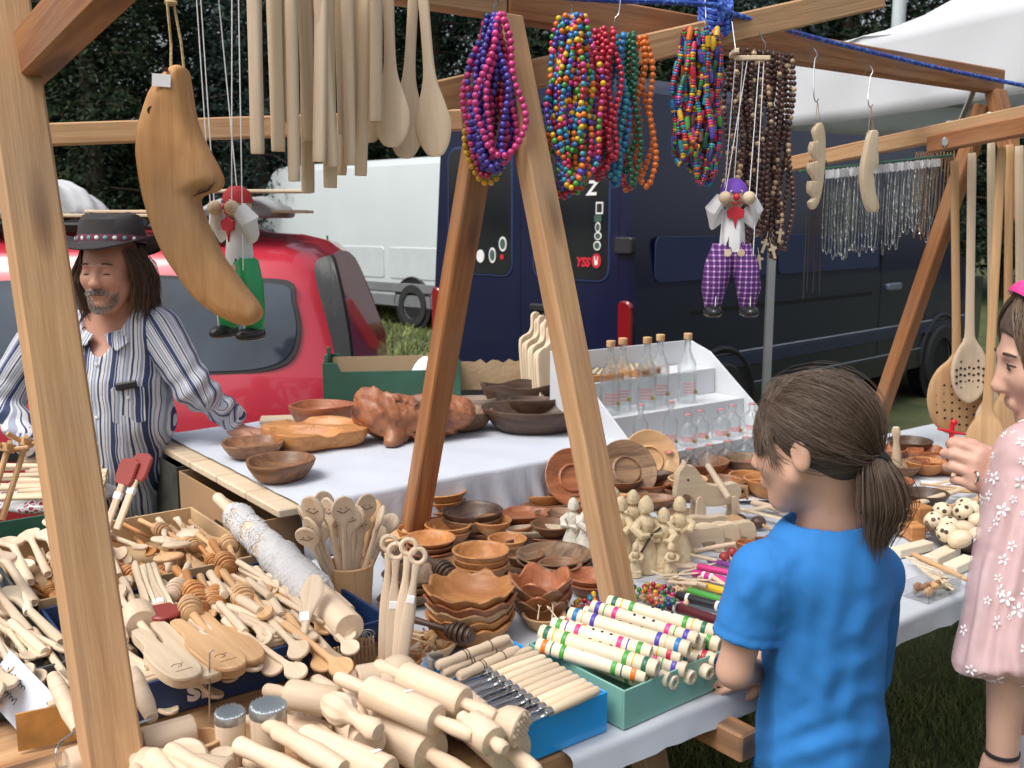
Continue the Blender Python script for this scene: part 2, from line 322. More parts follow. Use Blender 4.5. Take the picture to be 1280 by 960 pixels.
def blade_mesh(n, area, hmin, hmax, wdt):
    x = rng.uniform(area[0], area[1], n); y = rng.uniform(area[2], area[3], n); h = rng.uniform(hmin, hmax, n)*(0.6+.6*np.abs(np.sin(x*3.1+np.sin(y*4)))); a = rng.uniform(0, 2*PI, n); b = rng.uniform(0, 2*PI, n)
    ln = h*rng.uniform(.2, 1.1, n); w = wdt*rng.uniform(.6, 1.3, n); V = np.zeros((n, 5, 3), np.float32)
    ca, sa = np.cos(a)*w, np.sin(a)*w; cb, sb = np.cos(b)*ln, np.sin(b)*ln
    V[:, 0] = np.stack([x-ca, y-sa, 0*x], 1); V[:, 1] = np.stack([x+ca, y+sa, 0*x], 1)
    V[:, 2] = np.stack([x-ca*.7+cb*.4, y-sa*.7+sb*.4, h*.65], 1); V[:, 3] = np.stack([x+ca*.7+cb*.4, y+sa*.7+sb*.4, h*.65], 1); V[:, 4] = np.stack([x+cb, y+sb, h], 1)
    o = np.arange(n)[:, None]*5; F = [tuple(q) for q in (o+np.array([[0, 1, 3, 2]])).tolist()]+[tuple(q) for q in (o+np.array([[2, 3, 4]])).tolist()]
    return V.reshape(-1, 3).tolist(), F
def leafmat(name, c1, c2, rough=.7, sc=3):
    m, n, b = nodes(name); ge = N(n, 'ShaderNodeNewGeometry'); tc = N(n, 'ShaderNodeTexCoord')
    nz = N(n, 'ShaderNodeTexNoise'); nz.inputs['Scale'].default_value = sc; L(n, tc.outputs['Object'], nz.inputs['Vector'])
    ad = N(n, 'ShaderNodeMath', operation='MULTIPLY_ADD'); ad.inputs[1].default_value = .3; L(n, ge.outputs['Random Per Island'], ad.inputs[0]); L(n, nz.outputs['Fac'], ad.inputs[2])
    r1 = N(n, 'ShaderNodeValToRGB'); e = r1.color_ramp.elements; e[0].position = .35; e[0].color = (*c1, 1); e[1].position = 1; e[1].color = (*c2, 1); L(n, ad.outputs[0], r1.inputs[0])
    L(n, r1.outputs[0], b.inputs['Base Color']); b.inputs['Roughness'].default_value = rough; b.inputs['Specular IOR Level'].default_value = .08; return m
gm = leafmat('grass_blades', (.075, .12, .03), (.34, .36, .15))
b_ = MB()
for n_, ar, h0, h1, w_ in ((52000, (-.2, 2.3, .9, 3.2), .015, .05, .0016), (60000, (-2.5, 3.2, 2.6, 6.5), .015, .045, .0022), (14000, (-6, 1, 7, 19), .04, .1, .012)):
    v_, f_ = blade_mesh(n_, ar, h0, h1, w_); b_.add(v_, f_)
struct(ob('grass', b_.mesh('grass', gm, False)), 'stuff')

# ---- conifers behind the market
fol = [leafmat('fir_needles_%d' % i, a, b, .75, 1.2) for i, (a, b) in enumerate((((.010, .022, .016), (.035, .062, .040)), ((.012, .024, .012), (.045, .065, .034)), ((.016, .030, .026), (.055, .085, .075))))]
bark = mat('bark', (.07, .05, .035), .9, var=.3, bump=.5, bscale=8)
def fir(seed, h, rad, nbr, fm):
    r = np.random.default_rng(seed); tr = MB(); tr.tube([(0, 0, 0), (.05, 0, h*.4), (0, .04, h*.8), (0, 0, h)], [.19, .14, .06, .015], 8)
    V = []
    for i in range(nbr):
        z = h*(.08+.9*(i/nbr)**1.05); ln = rad*(1-(z/h))**.75*r.uniform(.7, 1.15)+.15; a = i*2.4+r.uniform(-.4, .4); dr = r.uniform(.1, .35)
        e = Vector((math.cos(a)*ln, math.sin(a)*ln, z-dr*ln+.12*ln)); tr.tube([(0, 0, z), (e.x*.5, e.y*.5, z-.1*ln*dr), e], [.03, .02, .005], 4)
        k = int(26*ln+14); q = r.uniform(.12, 1.02, k); p = np.stack([np.cos(a)*ln*q, np.sin(a)*ln*q, z-dr*ln*q*q+.12*ln*q], 1)
        sp = .26*ln*(1.05-q)+.10; p += r.normal(0, 1, (k, 3))*np.stack([sp, sp, .10+.06*q], 1)
        for pt in p:                                   # a spray of needles: four leaf-sized faces
            for _ in range(5):
                c = pt+r.normal(0, .07, 3); d = r.normal(0, 1, 3)+np.array([math.cos(a)*1.2, math.sin(a)*1.2, -.5]); d /= np.linalg.norm(d); s = np.cross(d, r.normal(0, 1, 3)); s /= np.linalg.norm(s)+1e-6
                ll = r.uniform(.07, .17); ww = r.uniform(.014, .034); V += [c-s*ww, c+d*ll*.5+s*ww, c+d*ll, c+d*ll*.4-s*ww*1.5]
    V = np.array(V); F = np.arange(len(V)).reshape(-1, 4).tolist(); cr = MB(); cr.add(V.tolist(), F)
    return tr.mesh('trunk', bark), cr.mesh('crown', fm, False)
firs = [fir(1, 12, 2.5, 92, fol[0]), fir(2, 10, 2.3, 84, fol[1]), fir(3, 8, 1.9, 70, fol[2])]
spots = [(-10.6, 18.4, 0), (-8.9, 19.6, 2), (-7.4, 18.2, 1), (-6.0, 20.2, 0), (-4.6, 18.8, 2), (-3.1, 20.4, 1), (-1.6, 21.2, 0), (.2, 22, 2), (1.9, 20.6, 1), (3.5, 21.8, 0), (5.2, 20.2, 2), (6.9, 21.5, 1), (8.6, 20, 0), (10.4, 21.2, 1), (12.2, 20.6, 0),
         (-12.4, 19.4, 1), (-14.4, 18.6, 0), (-16.4, 17.4, 1), (-18.2, 16.2, 0), (-19.6, 14.2, 1), (14.2, 19.8, 1), (16.2, 18.6, 0), (18, 17.2, 1), (-11.2, 23.4, 0), (-9.4, 22.8, 1), (-7.6, 23.3, 0), (-5.4, 23.6, 1), (-3.8, 23.2, 0), (-2.2, 24, 1), (-.6, 24.4, 0), (1.2, 25, 1), (2.8, 24.2, 0), (4.6, 25, 1), (6.4, 24.3, 0), (8.2, 25, 1), (10.6, 24.4, 0)]
look = ['tall dark green fir tree with drooping boughs', 'broad olive green fir tree with loose boughs', 'short blue-green spruce tree with dense boughs']
for i, (x, y, k) in enumerate(spots):
    back = y > 22.5; sc = random.uniform(.9, 1.15)
    t = thing('fir_tree', look[k] + (' in the rear row' if back else ' at the edge of the wood'), 'tree', (x, y, -.05), (0, 0, random.uniform(0, 6.2)), 'rear fir trees of the wood' if back else 'fir trees behind the market')
    t.scale = (sc, sc, sc); ob('trunk', firs[k][0], t); ob('crown', firs[k][1], t)

# ================================================================== VEHICLES
def loft(name, stations, m, closed_ends=True, ang=35):
    v = []; f = []; n = len(stations[0])
    for s in stations: v += s
    for i in range(len(stations)-1):
        for j in range(n): f.append((i*n+j, i*n+(j+1) % n, (i+1)*n+(j+1) % n, (i+1)*n+j))
    if closed_ends: f += [tuple(range(n-1, -1, -1)), tuple((len(stations)-1)*n+j for j in range(n))]
    b = MB(); b.add(v, f); return b.mesh(name, m, True, ang)
tyre = mat('tyre_rubber', (.02, .02, .021), .85, var=.2); rimm = mat('wheel_rim', (.35, .36, .37), .35, .9); black = mat('black_plastic', (.018, .018, .02), .45, var=.15, bump=.1)
seamm = mat('door_seam', (.006, .006, .008), .8)
def wheel(parent, loc, rr=.33, w=.2):
    b = MB(); p = [(rr*.62, -w/2), (rr*.93, -w/2), (rr, -w*.36), (rr, w*.36), (rr*.93, w/2), (rr*.62, w/2)]; b.lathe(p, 28)
    o = ob('wheel', b.mesh('tyre', tyre), parent, loc, (PI/2, 0, 0)); c = MB(); c.lathe([(0, .05), (rr*.2, .06), (rr*.25, .03), (rr*.55, .02), (rr*.63, .08), (rr*.63, -.08), (0, -.08)], 24)
    ob('rim', c.mesh('rim', rimm), o); return o
def van(name, label, M, Lg, W, H, paint, rear_win=True):
    t = thing(name, label, 'van'); t.matrix_world = M
    prof = [(.02, .32), (.0, .5), (.0, 1.15), (.03, 1.5), (.085, H-.35), (.14, H-.13), (.24, H-.03), (.45, H)]
    xs = [(0, 1, 0), (.04, 1, 1), (.9, 1, 1), (Lg*.45, 1, 1), (Lg*.72, 1, 1), (Lg*.77, .985, 1), (Lg*.84, .78, 1), (Lg*.9, .55, .98), (Lg*.93, .42, .97), (Lg*.985, .33, .93), (Lg, .22, .88)]
    S_ = []
    for x, hz, full in xs:
        sec = []; ins = 0 if full == 1 else (.03 if full == 0 else (1-full)*W*.5)
        half = [(a+ins, z if z < 1.05 else 1.05+(z-1.05)*((H*hz-1.05)/(H-1.05) if H*hz > 1.05 else .0)+(0 if H*hz > 1.05 else 0)) for a, z in prof]
        if H*hz < 1.05: half = [(a, min(z, H*hz+.35+.02*i)) for i, (a, z) in enumerate(half)]
        if full == 0: half = [(a, z-.02 if z > H-.2 else z) for a, z in half]
        sec = [(x, a, z) for a, z in half]+[(x, W-a, z) for a, z in reversed(half)]; S_.append(sec)
    ob('body', loft('body', S_, paint, ang=28), t)
    for x in (.95, Lg*.79):
        for y in (.0, W): wheel(t, (x, .06 if y == 0 else W-.06, .33))
    for x in (.95, Lg*.79):                            # wheel arch on the visible side
        b = MB(); b.tube([(x+.42*math.cos(a), -.004, .33+.42*math.sin(a)) for a in np.linspace(0, PI, 15)], .022, 6); ob('wheel_arch', b.mesh('wheel_arch', black), t)
        b = MB(); b.lathe([(0, 0), (.4, 0), (.4, .012), (0, .012)], 28); ob('arch_gap', b.mesh('arch_gap', seamm), t, (x, .0, .33), (PI/2, 0, 0))
    return t
bluep = mat('dark_blue_paint', (.006, .009, .038), .3, var=.12, scale=2, coat=.3, spec=.35); whitep = mat('white_van_paint', (.54, .59, .60), .4, var=.04, scale=1.2, coat=.3)
darkglass = mat('dark_glass', (.012, .014, .018), .08, var=.3, scale=3, spec=.7); bluedull = mat('blue_edge_paint', (.03, .045, .12), .35, spec=.3)
# --- blue van, its rear corner towards the stall
BX = Vector((.714, .70, 0)); BY = Vector((-.70, .714, 0)); BO = Vector((.72, 6.0, 0))
BM = Matrix((BX, BY, Vector((0, 0, 1)))).transposed().to_4x4(); BM.translation = BO
bv = van('blue_van', 'dark blue high-roof van with stickers on its rear doors', BM, 5.7, 1.86, 2.5, bluep)
def hit(px, py, P0, n): d = Vector(ray(px, py)); o = Vector(CC); return o + d*((P0-o).dot(n)/d.dot(n))
def rear(px, py): q = hit(px, py, BO, BX)-BO; return q.dot(BY), q.z
def side(px, py): q = hit(px, py, BO, BY)-BO; return q.dot(BX), q.z
def rpanel(name, pts, m, off=.006, th=.02, bev=.004, parent=bv):    # panel on the rear face: outline in (y, z)
    me = prism(name, pts, th, m, bev); return ob(name, me, parent, (-off+th/2, 0, 0), (0, 0, PI/2))
def rrect(y0, y1, z0, z1, r=.06, n=5):
    out = []
    for cx, cz, a in ((y1-r, z1-r, 0), (y0+r, z1-r, 90), (y0+r, z0+r, 180), (y1-r, z0+r, 270)): out += [(cx+r*math.cos(R(a+90*i/n)), cz+r*math.sin(R(a+90*i/n))) for i in range(n+1)]
    return out
for y0, y1 in ((.10, .90), (.94, 1.74)):
    rpanel('door', rrect(y0, y1, .42, 2.32, .07), bluep, .004, .03, .008)
    rpanel('window_frame', rrect(y0+.07, y1-.07, 1.22, 2.1, .09), bluedull, .012, .03, .006)
    rpanel('window', rrect(y0+.085, y1-.085, 1.235, 2.085, .08), darkglass, .015, .03, .003)
rpanel('bumper', rrect(.02, 1.84, .33, .55, .05), black, .10, .12, .03)
for z in (1.45, .75, 2.05):
    rpanel('hinge', rrect(-.015, .12, z-.05, z+.05, .015), black, .035, .05, .008)
hy, hz = rear(675, 384); rpanel('door_handle', rrect(hy-.16, hy+.06, hz-.025, hz+.025, .02), black, .05, .05, .01)
rpanel('handle_recess', rrect(hy-.14, hy-.02, hz-.07, hz-.03, .015), mat('chrome_blue', (.25, .3, .4), .3, .6), .012, .02, .004)
redl = mat('tail_light_red', (.23, .008, .012), .15, coat=.5)
rpanel('tail_light', rrect(.0, .10, .72, 1.12, .04), redl, .02, .04, .01); rpanel('tail_light', rrect(1.76, 1.855, .72, 1.12, .04), redl, .02, .04, .01)
wht = mat('sticker_white', (.78, .78, .76), .5); stred = mat('sticker_red', (.55, .02, .035), .5); stblk = mat('sticker_black', (.015, .015, .017), .5); stgrn = mat('sticker_green', (.05, .10, .08), .5)
def sticker(px, py, w, h, m, shape='oval', txt=None, tm=None, inner=None):
    y, z = rear(px, py); k = .0052; w *= k/2; h *= k/2
    if shape == 'oval': pts = [(w*math.cos(a), h*math.sin(a)) for a in np.linspace(0, 2*PI, 24, endpoint=False)]
    elif shape == 'rect': pts = rrect(-w, w, -h, h, min(w, h)*.15, 2)
    else: pts = [(-w, h), (-w, -h*.1), (-w*.6, -h*.7), (0, -h), (w*.6, -h*.7), (w, -h*.1), (w, h), (0, h*.82)]
    o = rpanel('sticker', pts, m, 0, .004, 0); o.location = (-.019, y, z)
    if inner: i = ob('sticker_print', prism('sticker_print', [(p[0]*.72, p[1]*.72) for p in pts], .004, inner, 0), o, (0, .001, 0))
    if txt:
        me = text_mesh('lettering', txt, h*1.5 if shape != 'wide' else h*2, tm or stblk, .0006); ob('lettering', me, o, (0, .0065, 0), (PI/2, 0, PI))
    return o
sticker(590, 221, 26, 13, wht, 'oval', 'LIC'); sticker(572, 319, 12, 16, wht, 'oval', 'K'); sticker(587, 318, 20, 23, stred, 'shield', None, None, wht); sticker(603, 320, 15, 17, wht, 'oval', None, None, wht); sticker(618, 319, 13, 20, wht, 'oval', None, None, stgrn)
sticker(631, 305, 14, 19, wht, 'oval', None, None, stgrn); sticker(574, 303, 7, 8, wht, 'oval'); sticker(630, 321, 7, 7, stred, 'oval')
sticker(752, 260, 11, 14, wht, 'rect', None, None, stblk); sticker(750, 273, 11, 8, stgrn, 'rect'); sticker(750, 284, 8, 12, wht, 'oval', None, None, stgrn); sticker(750, 295, 11, 9, wht, 'oval', None, None, stgrn); sticker(749, 307, 11, 11, wht, 'oval', None, None, stgrn)
sticker(748, 326, 15, 17, stred, 'oval', None, None, None)
_y, _z = rear(748, 326); o = rpanel('sticker_hand', [(-.012, -.025), (.012, -.025), (.014, .0), (.016, .028), (.009, .028), (.007, .004), (-.007, .004), (-.009, .028), (-.016, .028), (-.014, 0)], wht, 0, .004, 0); o.location = (-.0215, _y, _z)
for tx, px, py, sz, m_ in (('YSS', 731, 328, .075, stred), ('R', 709, 329, .06, wht), ('Z', 742, 236, .12, wht)):
    y, z = rear(px, py); ob('lettering', text_mesh('lettering', tx, sz, m_, .001, .25, bold=.004), bv, (-.0205, y, z), (PI/2, 0, -PI/2))
# side of the blue van
def spanel(name, x0, x1, z0, z1, r, m, off, th=.02, bev=.004, inset=0):
    return ob(name, prism(name, rrect(x0, x1, z0, z1, r), th, m, bev), bv, (0, inset-off+th/2, 0), (0, 0, 0))
for x in (1.55, 3.25, 4.15): spanel('door_seam', x, x+.012, .5, 1.5, .004, seamm, .002, .01, 0)
spanel('rub_strip', .25, 5.2, .60, .70, .02, mat('blue_strip', (.02, .026, .07), .4), .014, .03, .008)
spanel('trim_line', .25, 5.2, .705, .714, .004, mat('trim_light', (.32, .35, .42), .35), .012, .02, .002); spanel('trim_line', .25, 5.2, .47, .478, .004, MATS['trim_light'], .004, .02, .002)
spanel('sill', .2, 5.3, .30, .46, .03, black, .006, .03, .006); spanel('side_panel', .22, 1.5, 1.22, 1.5, .05, bluedull, .000, .01, .002); spanel('side_panel', 1.65, 3.2, 1.22, 1.5, .05, bluedull, .000, .01, .002)
spanel('door_handle', 3.35, 3.6, 1.02, 1.08, .02, mat('chrome_blue', (.25, .3, .4), .3, .6), .03, .05, .01); spanel('track', .6, 3.1, 1.0, 1.03, .01, seamm, .006, .02, .002)
# --- white van further back
WB = Vector((-.80, 14.4, 0)); WXd = (Vector((-4.75, 18.2, 0))-WB).normalized(); WYd = Vector((-WXd.y, WXd.x, 0))
if WYd.y < 0: WYd = -WYd
wm = Matrix((WXd, -WYd if WXd.cross(WYd).z < 0 else WYd, Vector((0, 0, 1)))).transposed().to_4x4()
wm = Matrix((WXd, WYd, Vector((0, 0, 1)))).transposed().to_4x4(); wm.translation = WB
wv_ = van('white_van', 'white panel van parked behind the red car', wm, 6.3, 1.9, 2.55, whitep)
wshade = mat('white_van_panel', (.505, .555, .57), .4, var=.04)
for x0, x1, z0, z1 in ((.15, 1.5, 1.28, 2.0), (1.62, 3.0, 1.28, 2.0), (.15, 1.5, .72, 1.2), (1.62, 3.0, .72, 1.2), (3.2, 4.2, .72, 1.2)):
    z_ = (z0+z1)/2
    o = ob('side_panel', prism('side_panel', rrect(x0, x1, z0, z1, .06), .03, wshade, .012), wv_, (0, .055 if z0 > 1.25 else .002, 0), (R(-4.5) if z0 > 1.25 else 0, 0, 0))
    if z0 > 1.25: o.location = (0, .115-.005-.075, 0)
for x in (3.08,): ob('door_seam', prism('door_seam', rrect(x, x+.018, .5, 1.35, .004), .02, seamm, 0), wv_, (0, .002, 0))
ob('rub_strip', prism('rub_strip', rrect(.2, 4.4, .52, .66, .03), .04, mat('grey_plastic', (.16, .17, .18), .6), .01), wv_, (0, -.005, 0)); ob('sill', prism('sill', rrect(.15, 4.5, .3, .48, .03), .04, MATS['grey_plastic'], .01), wv_, (0, .0, 0))
ob('tail_light', prism('tail_light', rrect(-.01, .06, .9, 1.5, .02), .05, redl, .01), wv_, (0, .01, 0))
# --- red car behind the man (its rear end to the right)
CARX, CARY = -.70, 4.35
redp = mat('red_car_paint', (.50, .03, .055), .25, var=.05, scale=1.5, coat=.7)
ct = thing('red_car', 'red estate car with dark rear side window and loaded roof rails', 'car', (CARX, CARY, 0), (0, 0, R(2)))
csec = [(.05, .26), (.0, .42), (-.015, .62), (.0, .86), (.03, .93), (.10, 1.22), (.16, 1.40), (.24, 1.475), (.42, 1.52), (.88, 1.545)]
def csy(z): return float(np.interp(z, [p[1] for p in csec], [p[0] for p in csec]))
def cst(x, zr, shear, inset=0, zlow=None):
    half = []
    for a, z in csec:
        zz = z if z < .95 else .95+(z-.95)*(zr-.95)/(1.545-.95)
        half.append((x-shear*max(0, (zz-.95))/.6, a+inset+(0 if z < .9 else 0), zz))
    W = 1.78
    return half[:-1]+[(half[-1][0], .89, half[-1][2])]+[(p[0], W-p[1], p[2]) for p in reversed(half[:-1])]
ob('body', loft('body', [cst(0, 1.45, .20, .13), cst(-.05, 1.50, .20, .06), cst(-.16, 1.53, .20, .015), cst(-.5, 1.545, .12), cst(-1.2, 1.56, 0), cst(-2.2, 1.56, 0), cst(-2.7, 1.5, 0), cst(-3.1, 1.22, 0), cst(-3.5, .99, 0), cst(-4.1, .97, 0, .04), cst(-4.4, .96, 0, .14)], redp, ang=30), ct)
for x in (-.85, -3.55):
    for y in (.07, 1.71): wheel(ct, (x, y, .31), .31)
def cpanel(name, pts, m, off=.004, th=.012, sub=6):       # panel that follows the car's side; outline in (x, z)
    P = spline([Vector((a, b, 0)) for a, b in pts], sub); n = len(P); v = []; c = Vector((sum(p.x for p in P)/n, sum(p.y for p in P)/n, 0)); f = []
    ks = [1, .85, .6, .3]
    for k in ks: v += [(c.x+(p.x-c.x)*k, csy(c.y+(p.y-c.y)*k)-off, c.y+(p.y-c.y)*k) for p in P]
    v.append((c.x, csy(c.y)-off, c.y)); b0 = len(v); v += [(p.x, csy(p.y)-off+th, p.y) for p in P]
    for r_ in range(len(ks)-1): f += [(r_*n+j, r_*n+(j+1) % n, (r_+1)*n+(j+1) % n, (r_+1)*n+j) for j in range(n)]
    e = (len(ks)-1)*n; f += [(e+j, e+(j+1) % n, len(ks)*n) for j in range(n)]; f += [(b0+j, b0+(j+1) % n, (j+1) % n, j) for j in range(n)]
    b = MB(); b.add(v, f); return ob(name, b.mesh(name, m, True, 35), ct)
carglass = mat('car_window_glass', (.035, .05, .07), .06, var=.5, scale=2.5, spec=.8)
cpanel('window_seal', [(-1.0, .955), (-.55, .93), (-.30, .97), (-.235, 1.10), (-.26, 1.25), (-.30, 1.335), (-.6, 1.345), (-1.0, 1.345), (-1.03, 1.15)], black, .002)
cpanel('window', [(-.98, .97), (-.55, .945), (-.32, .985), (-.255, 1.10), (-.275, 1.24), (-.315, 1.315), (-.6, 1.33), (-.98, 1.33), (-1.01, 1.15)], carglass, .007)
cpanel('window', [(-2.1, .97), (-1.6, .965), (-1.13, .965), (-1.12, 1.15), (-1.13, 1.33), (-1.6, 1.335), (-2.0, 1.32), (-2.15, 1.15)], carglass, .006)
cpanel('door_seam', [(-1.075, 1.35), (-1.06, .9), (-.98, .6), (-1.02, .35), (-1.035, .35), (-.995, .6), (-1.075, .9), (-1.09, 1.35)], seamm, .003, .01, 2)
cpanel('tail_light', [(-.035, .80), (-.10, 1.10), (-.175, 1.38), (-.13, 1.44), (-.085, 1.40), (-.02, 1.10), (.0, .82)], black, .03, .10, 4); cpanel('fuel_flap', [(-.55, .62), (-.42, .62), (-.42, .75), (-.55, .75)], redp, .004)
cpanel('door_handle', [(-1.30, .80), (-1.14, .80), (-1.14, .835), (-1.30, .835)], redp, .022, .02, 3)
cpanel('side_moulding', [(-2.6, .56), (-.5, .56), (-.5, .60), (-2.6, .60)], black, .014, .014, 2); cpanel('wheel_gap', [(-.85+.37*math.cos(a), .31+.37*math.sin(a)) for a in np.linspace(.0, PI, 12)], seamm, .004, .01, 2)
b = MB(); b.tube([(-3.0, .27, 1.46), (-2.8, .26, 1.56), (-1.6, .26, 1.585), (-.75, .26, 1.57), (-.55, .26, 1.49)], .018, 8); ob('roof_rail', b.mesh('roof_rail', black), ct); b = MB(); b.tube([(-3.0, 1.51, 1.46), (-2.8, 1.52, 1.56), (-1.6, 1.52, 1.585), (-.75, 1.52, 1.57), (-.55, 1.52, 1.49)], .018, 8); ob('roof_rail', b.mesh('roof_rail', black), ct)
for x in (-.95, -2.0): b = MB(); b.tube([(x, .24, 1.592), (x, 1.54, 1.592)], .02, 8); ob('roof_bar', b.mesh('roof_bar', black), ct)
# cargo on the car roof
def slabcloth(name, pts, z0, amp, m, label, cat, seed, hgt):
    xs = np.array([p[0] for p in pts]); ys = np.array([p[1] for p in pts]); s = SDF((xs.min()-.05, ys.min()-.05, z0-.02), (xs.max()+.05, ys.max()+.05, z0+hgt+.1), .016)
    cx, cy = (xs.min()+xs.max())/2, (ys.min()+ys.max())/2; s.ell((cx, cy, z0), ((xs.max()-xs.min())/2, (ys.max()-ys.min())/2, hgt), .01)
    s.d += amp*snoise(s.X, s.Y, s.Z, 22, seed); s.cutplane((0, 0, z0), (0, 0, -1)); return tag(ob(name, s.mesh(name, m)), label, cat)
whitecloth = mat('white_cloth', (.55, .585, .65), .85, var=.04, bump=.12, bscale=90)
wrinkled(whitecloth, 3.5, .012, .35)
slabcloth('tarpaulin', [(-3.2, 4.45), (-1.98, 5.35)], 1.61, .045, mat('tarp_white', (.58, .59, .60), .6, bump=.1), 'crumpled white tarpaulin lying on the red car roof', 'tarpaulin', 3, .24)
slabcloth('folded_bag', [(-1.5, 4.55), (-1.06, 5.2)], 1.61, .02, mat('bag_grey', (.30, .31, .31), .7, bump=.2), 'grey folded bag on the rear of the car roof', 'bag', 5, .10)
for i, (x0, x1, y0, z0) in enumerate(((-2.35, -1.55, 4.62, 1.60), (-2.0, -.95, 4.8, 1.615), (-1.62, -.92, 4.6, 1.616))):
    o = ob('board', bevbox('board', x1-x0, .16, .014, .003, wood('pale', 'X')), None, ((x0+x1)/2, y0, [1.621, 1.64, 1.729][i]+.02*0, ), (0, 0, R((3, -4, 6)[i])))
    tag(o, ['long pale board under the tarpaulin on the car roof', 'pale board across the middle of the car roof', 'short pale board lying over the folded bag on the car roof'][i], 'board')
# ================================================================== MARQUEE, POLES
canvas = mat('marquee_canvas', (.76, .78, .81), .8, var=.03, scale=2, bump=.15, bscale=14)
wrinkled(canvas, 1.6, .03, .3, (1, 1, 2)); _n = canvas.node_tree; _t = N(_n, 'ShaderNodeBsdfTranslucent'); _t.inputs['Color'].default_value = (.85, .87, .9, 1); _m = N(_n, 'ShaderNodeMixShader'); _m.inputs[0].default_value = .3; L(_n, _n.nodes['Principled BSDF'].outputs[0], _m.inputs[1]); L(_n, _t.outputs[0], _m.inputs[2]); L(_n, _m.outputs[0], _n.nodes['Material Output'].inputs['Surface'])
A_ = Vector((1.258, 5.05, 0)); e1 = Vector((.37, -.93, 0)); e2 = Vector((.93, .37, 0)); MQ = 3.2
mq = thing('marquee', 'white canvas marquee of the neighbouring stall', 'tent', A_)
def mroof(i, j): u, v = i/20, j/20; r = 1-max(abs(2*u-1), abs(2*v-1)); return e1*(u*MQ)+e2*(v*MQ)+Vector((0, 0, 2.36+1.05*r**1.5+.012*math.sin(u*40)*(1-r)+.01*math.sin(v*33)))
b = MB(); b.add([mroof(i, j) for i in range(21) for j in range(21)], [(i*21+j, i*21+j+1, (i+1)*21+j+1, (i+1)*21+j) for i in range(20) for j in range(20)])
o = ob('roof', b.mesh('roof', canvas), mq); o.modifiers.new('thick', 'SOLIDIFY').thickness = .004
for p0, d_ in ((Vector((0, 0, 0)), e1), (Vector((0, 0, 0)), e2), (e2*MQ, e1), (e1*MQ, e2)):
    b = MB(); v = []
    for i in range(41):
        for j in range(7):
            q = p0+d_*(MQ*i/40); nn = Vector((-d_.y, d_.x, 0)); v.append(q+nn*(.014*math.sin(i*.9+j*.4)*(j/6)+.01*math.sin(i*.31))+Vector((0, 0, 2.375-.33*j/6-.015*math.sin(PI*i/20)*(j/6))))
    b.add(v, [(i*7+j, i*7+j+1, (i+1)*7+j+1, (i+1)*7+j) for i in range(40) for j in range(6)]); o = ob('valance', b.mesh('valance', canvas), mq); o.modifiers.new('thick', 'SOLIDIFY').thickness = .003
galv = mat('galvanised_steel', (.42, .44, .45), .4, .8, var=.1)
for q in (e1*.03+e2*.03, e1*(MQ-.03)+e2*.03, e1*.03+e2*(MQ-.03), e1*(MQ-.03)+e2*(MQ-.03)):
    b = MB(); b.box(-.018, .018, -.018, .018, 0, 2.34); ob('leg', b.mesh('leg', galv, False), mq, q)
for a_, c_ in ((e1*.03, e2*MQ), (e1*(MQ-.03), e2*MQ), (e2*.03, e1*MQ)):
    b = MB(); b.tube([a_+Vector((0, 0, 2.2)), a_+c_+Vector((0, 0, 2.2))], .014, 6); ob('frame_bar', b.mesh('frame_bar', galv), mq)
P = aty(1123, 30, 10.5); b = MB(); b.tube([(0, 0, 0), (0, 0, 6.5)], [.075, .06], 14); pp = thing('lamp_post', 'tall pale grey post rising behind the marquee', 'post', (P.x, P.y, 0))
ob('shaft', b.mesh('shaft', mat('pale_post', (.52, .58, .6), .5)), pp); b = MB(); b.lathe([(0, 0), (.13, 0), (.13, .5), (.08, .56), (0, .56)], 16); ob('base', b.mesh('base', MATS['pale_post']), pp)
# ================================================================== STALL FRAME AND TABLES
tim, timr = wood('timber', 'X', True), wood('timber_red', 'X', True)
fr = thing('market_stall_frame', 'wooden market stall frame of three A-shaped trestles under a ridge beam', 'stall frame', (0, 0, 0))
ZA, K = 2.018, .325; steel = mat('bright_steel', (.62, .63, .64), .25, 1, var=.1)
vS = UX
for s0, mn, mf, kf, sf in ((-.945, tim, timr, .36, -1.12), (0, tim, timr, .315, 0), (1.95, timr, timr, .29, 1.93)):
    w1 = .060 if s0 > -.5 else .074
    beam('leg', st(s0, -.012, ZA-.012), st(s0, -K*ZA, 0), w1, .046, mn, fr, up=UX.cross(Vector((0, 0, 1))))
    beam('leg', st(s0+.0, .02, ZA-.05), st(sf, kf*ZA, 0), w1, .046, mf, fr, up=UX.cross(Vector((0, 0, 1))))
bevr = beam('ridge_beam', st(-.985, .005, ZA+.024), st(0.0, .005, ZA+.024), .05, .07, tim, fr); beam('ridge_beam', st(.003, .005, ZA+.022), st(1.99, .005, ZA+.022), .05, .072, timr, fr)
beam('cross_beam', att(545, 121, .075), att(1100, -6, -.215), .036, .062, tim, fr); beam('cross_beam', aty(15, 96, 1.62), aty(190, -85, 1.15), .045, .07, timr, fr)
beam('cross_beam', aty(985, 206, 3.62), aty(1310, 138, 2.72), .034, .05, tim, fr); beam('cross_beam', aty(1163, 181, 3.06), aty(1310, 152, 2.66), .034, .05, timr, fr)
for px_, py_, y_ in ((1187, 158, 3.03), (1236, 148, 2.895), (1184, 178, 2.98)):
    b = MB(); b.lathe([(0, .012), (.010, .012), (.012, .006), (.018, .004), (.018, 0), (0, 0)], 12); o = ob('bolt', b.mesh('bolt', steel), fr); o.matrix_local = Matrix.Translation(aty(px_, py_, y_)) @ Matrix.Rotation(TH, 4, 'Z') @ Matrix.Rotation(-PI/2, 4, 'Y')
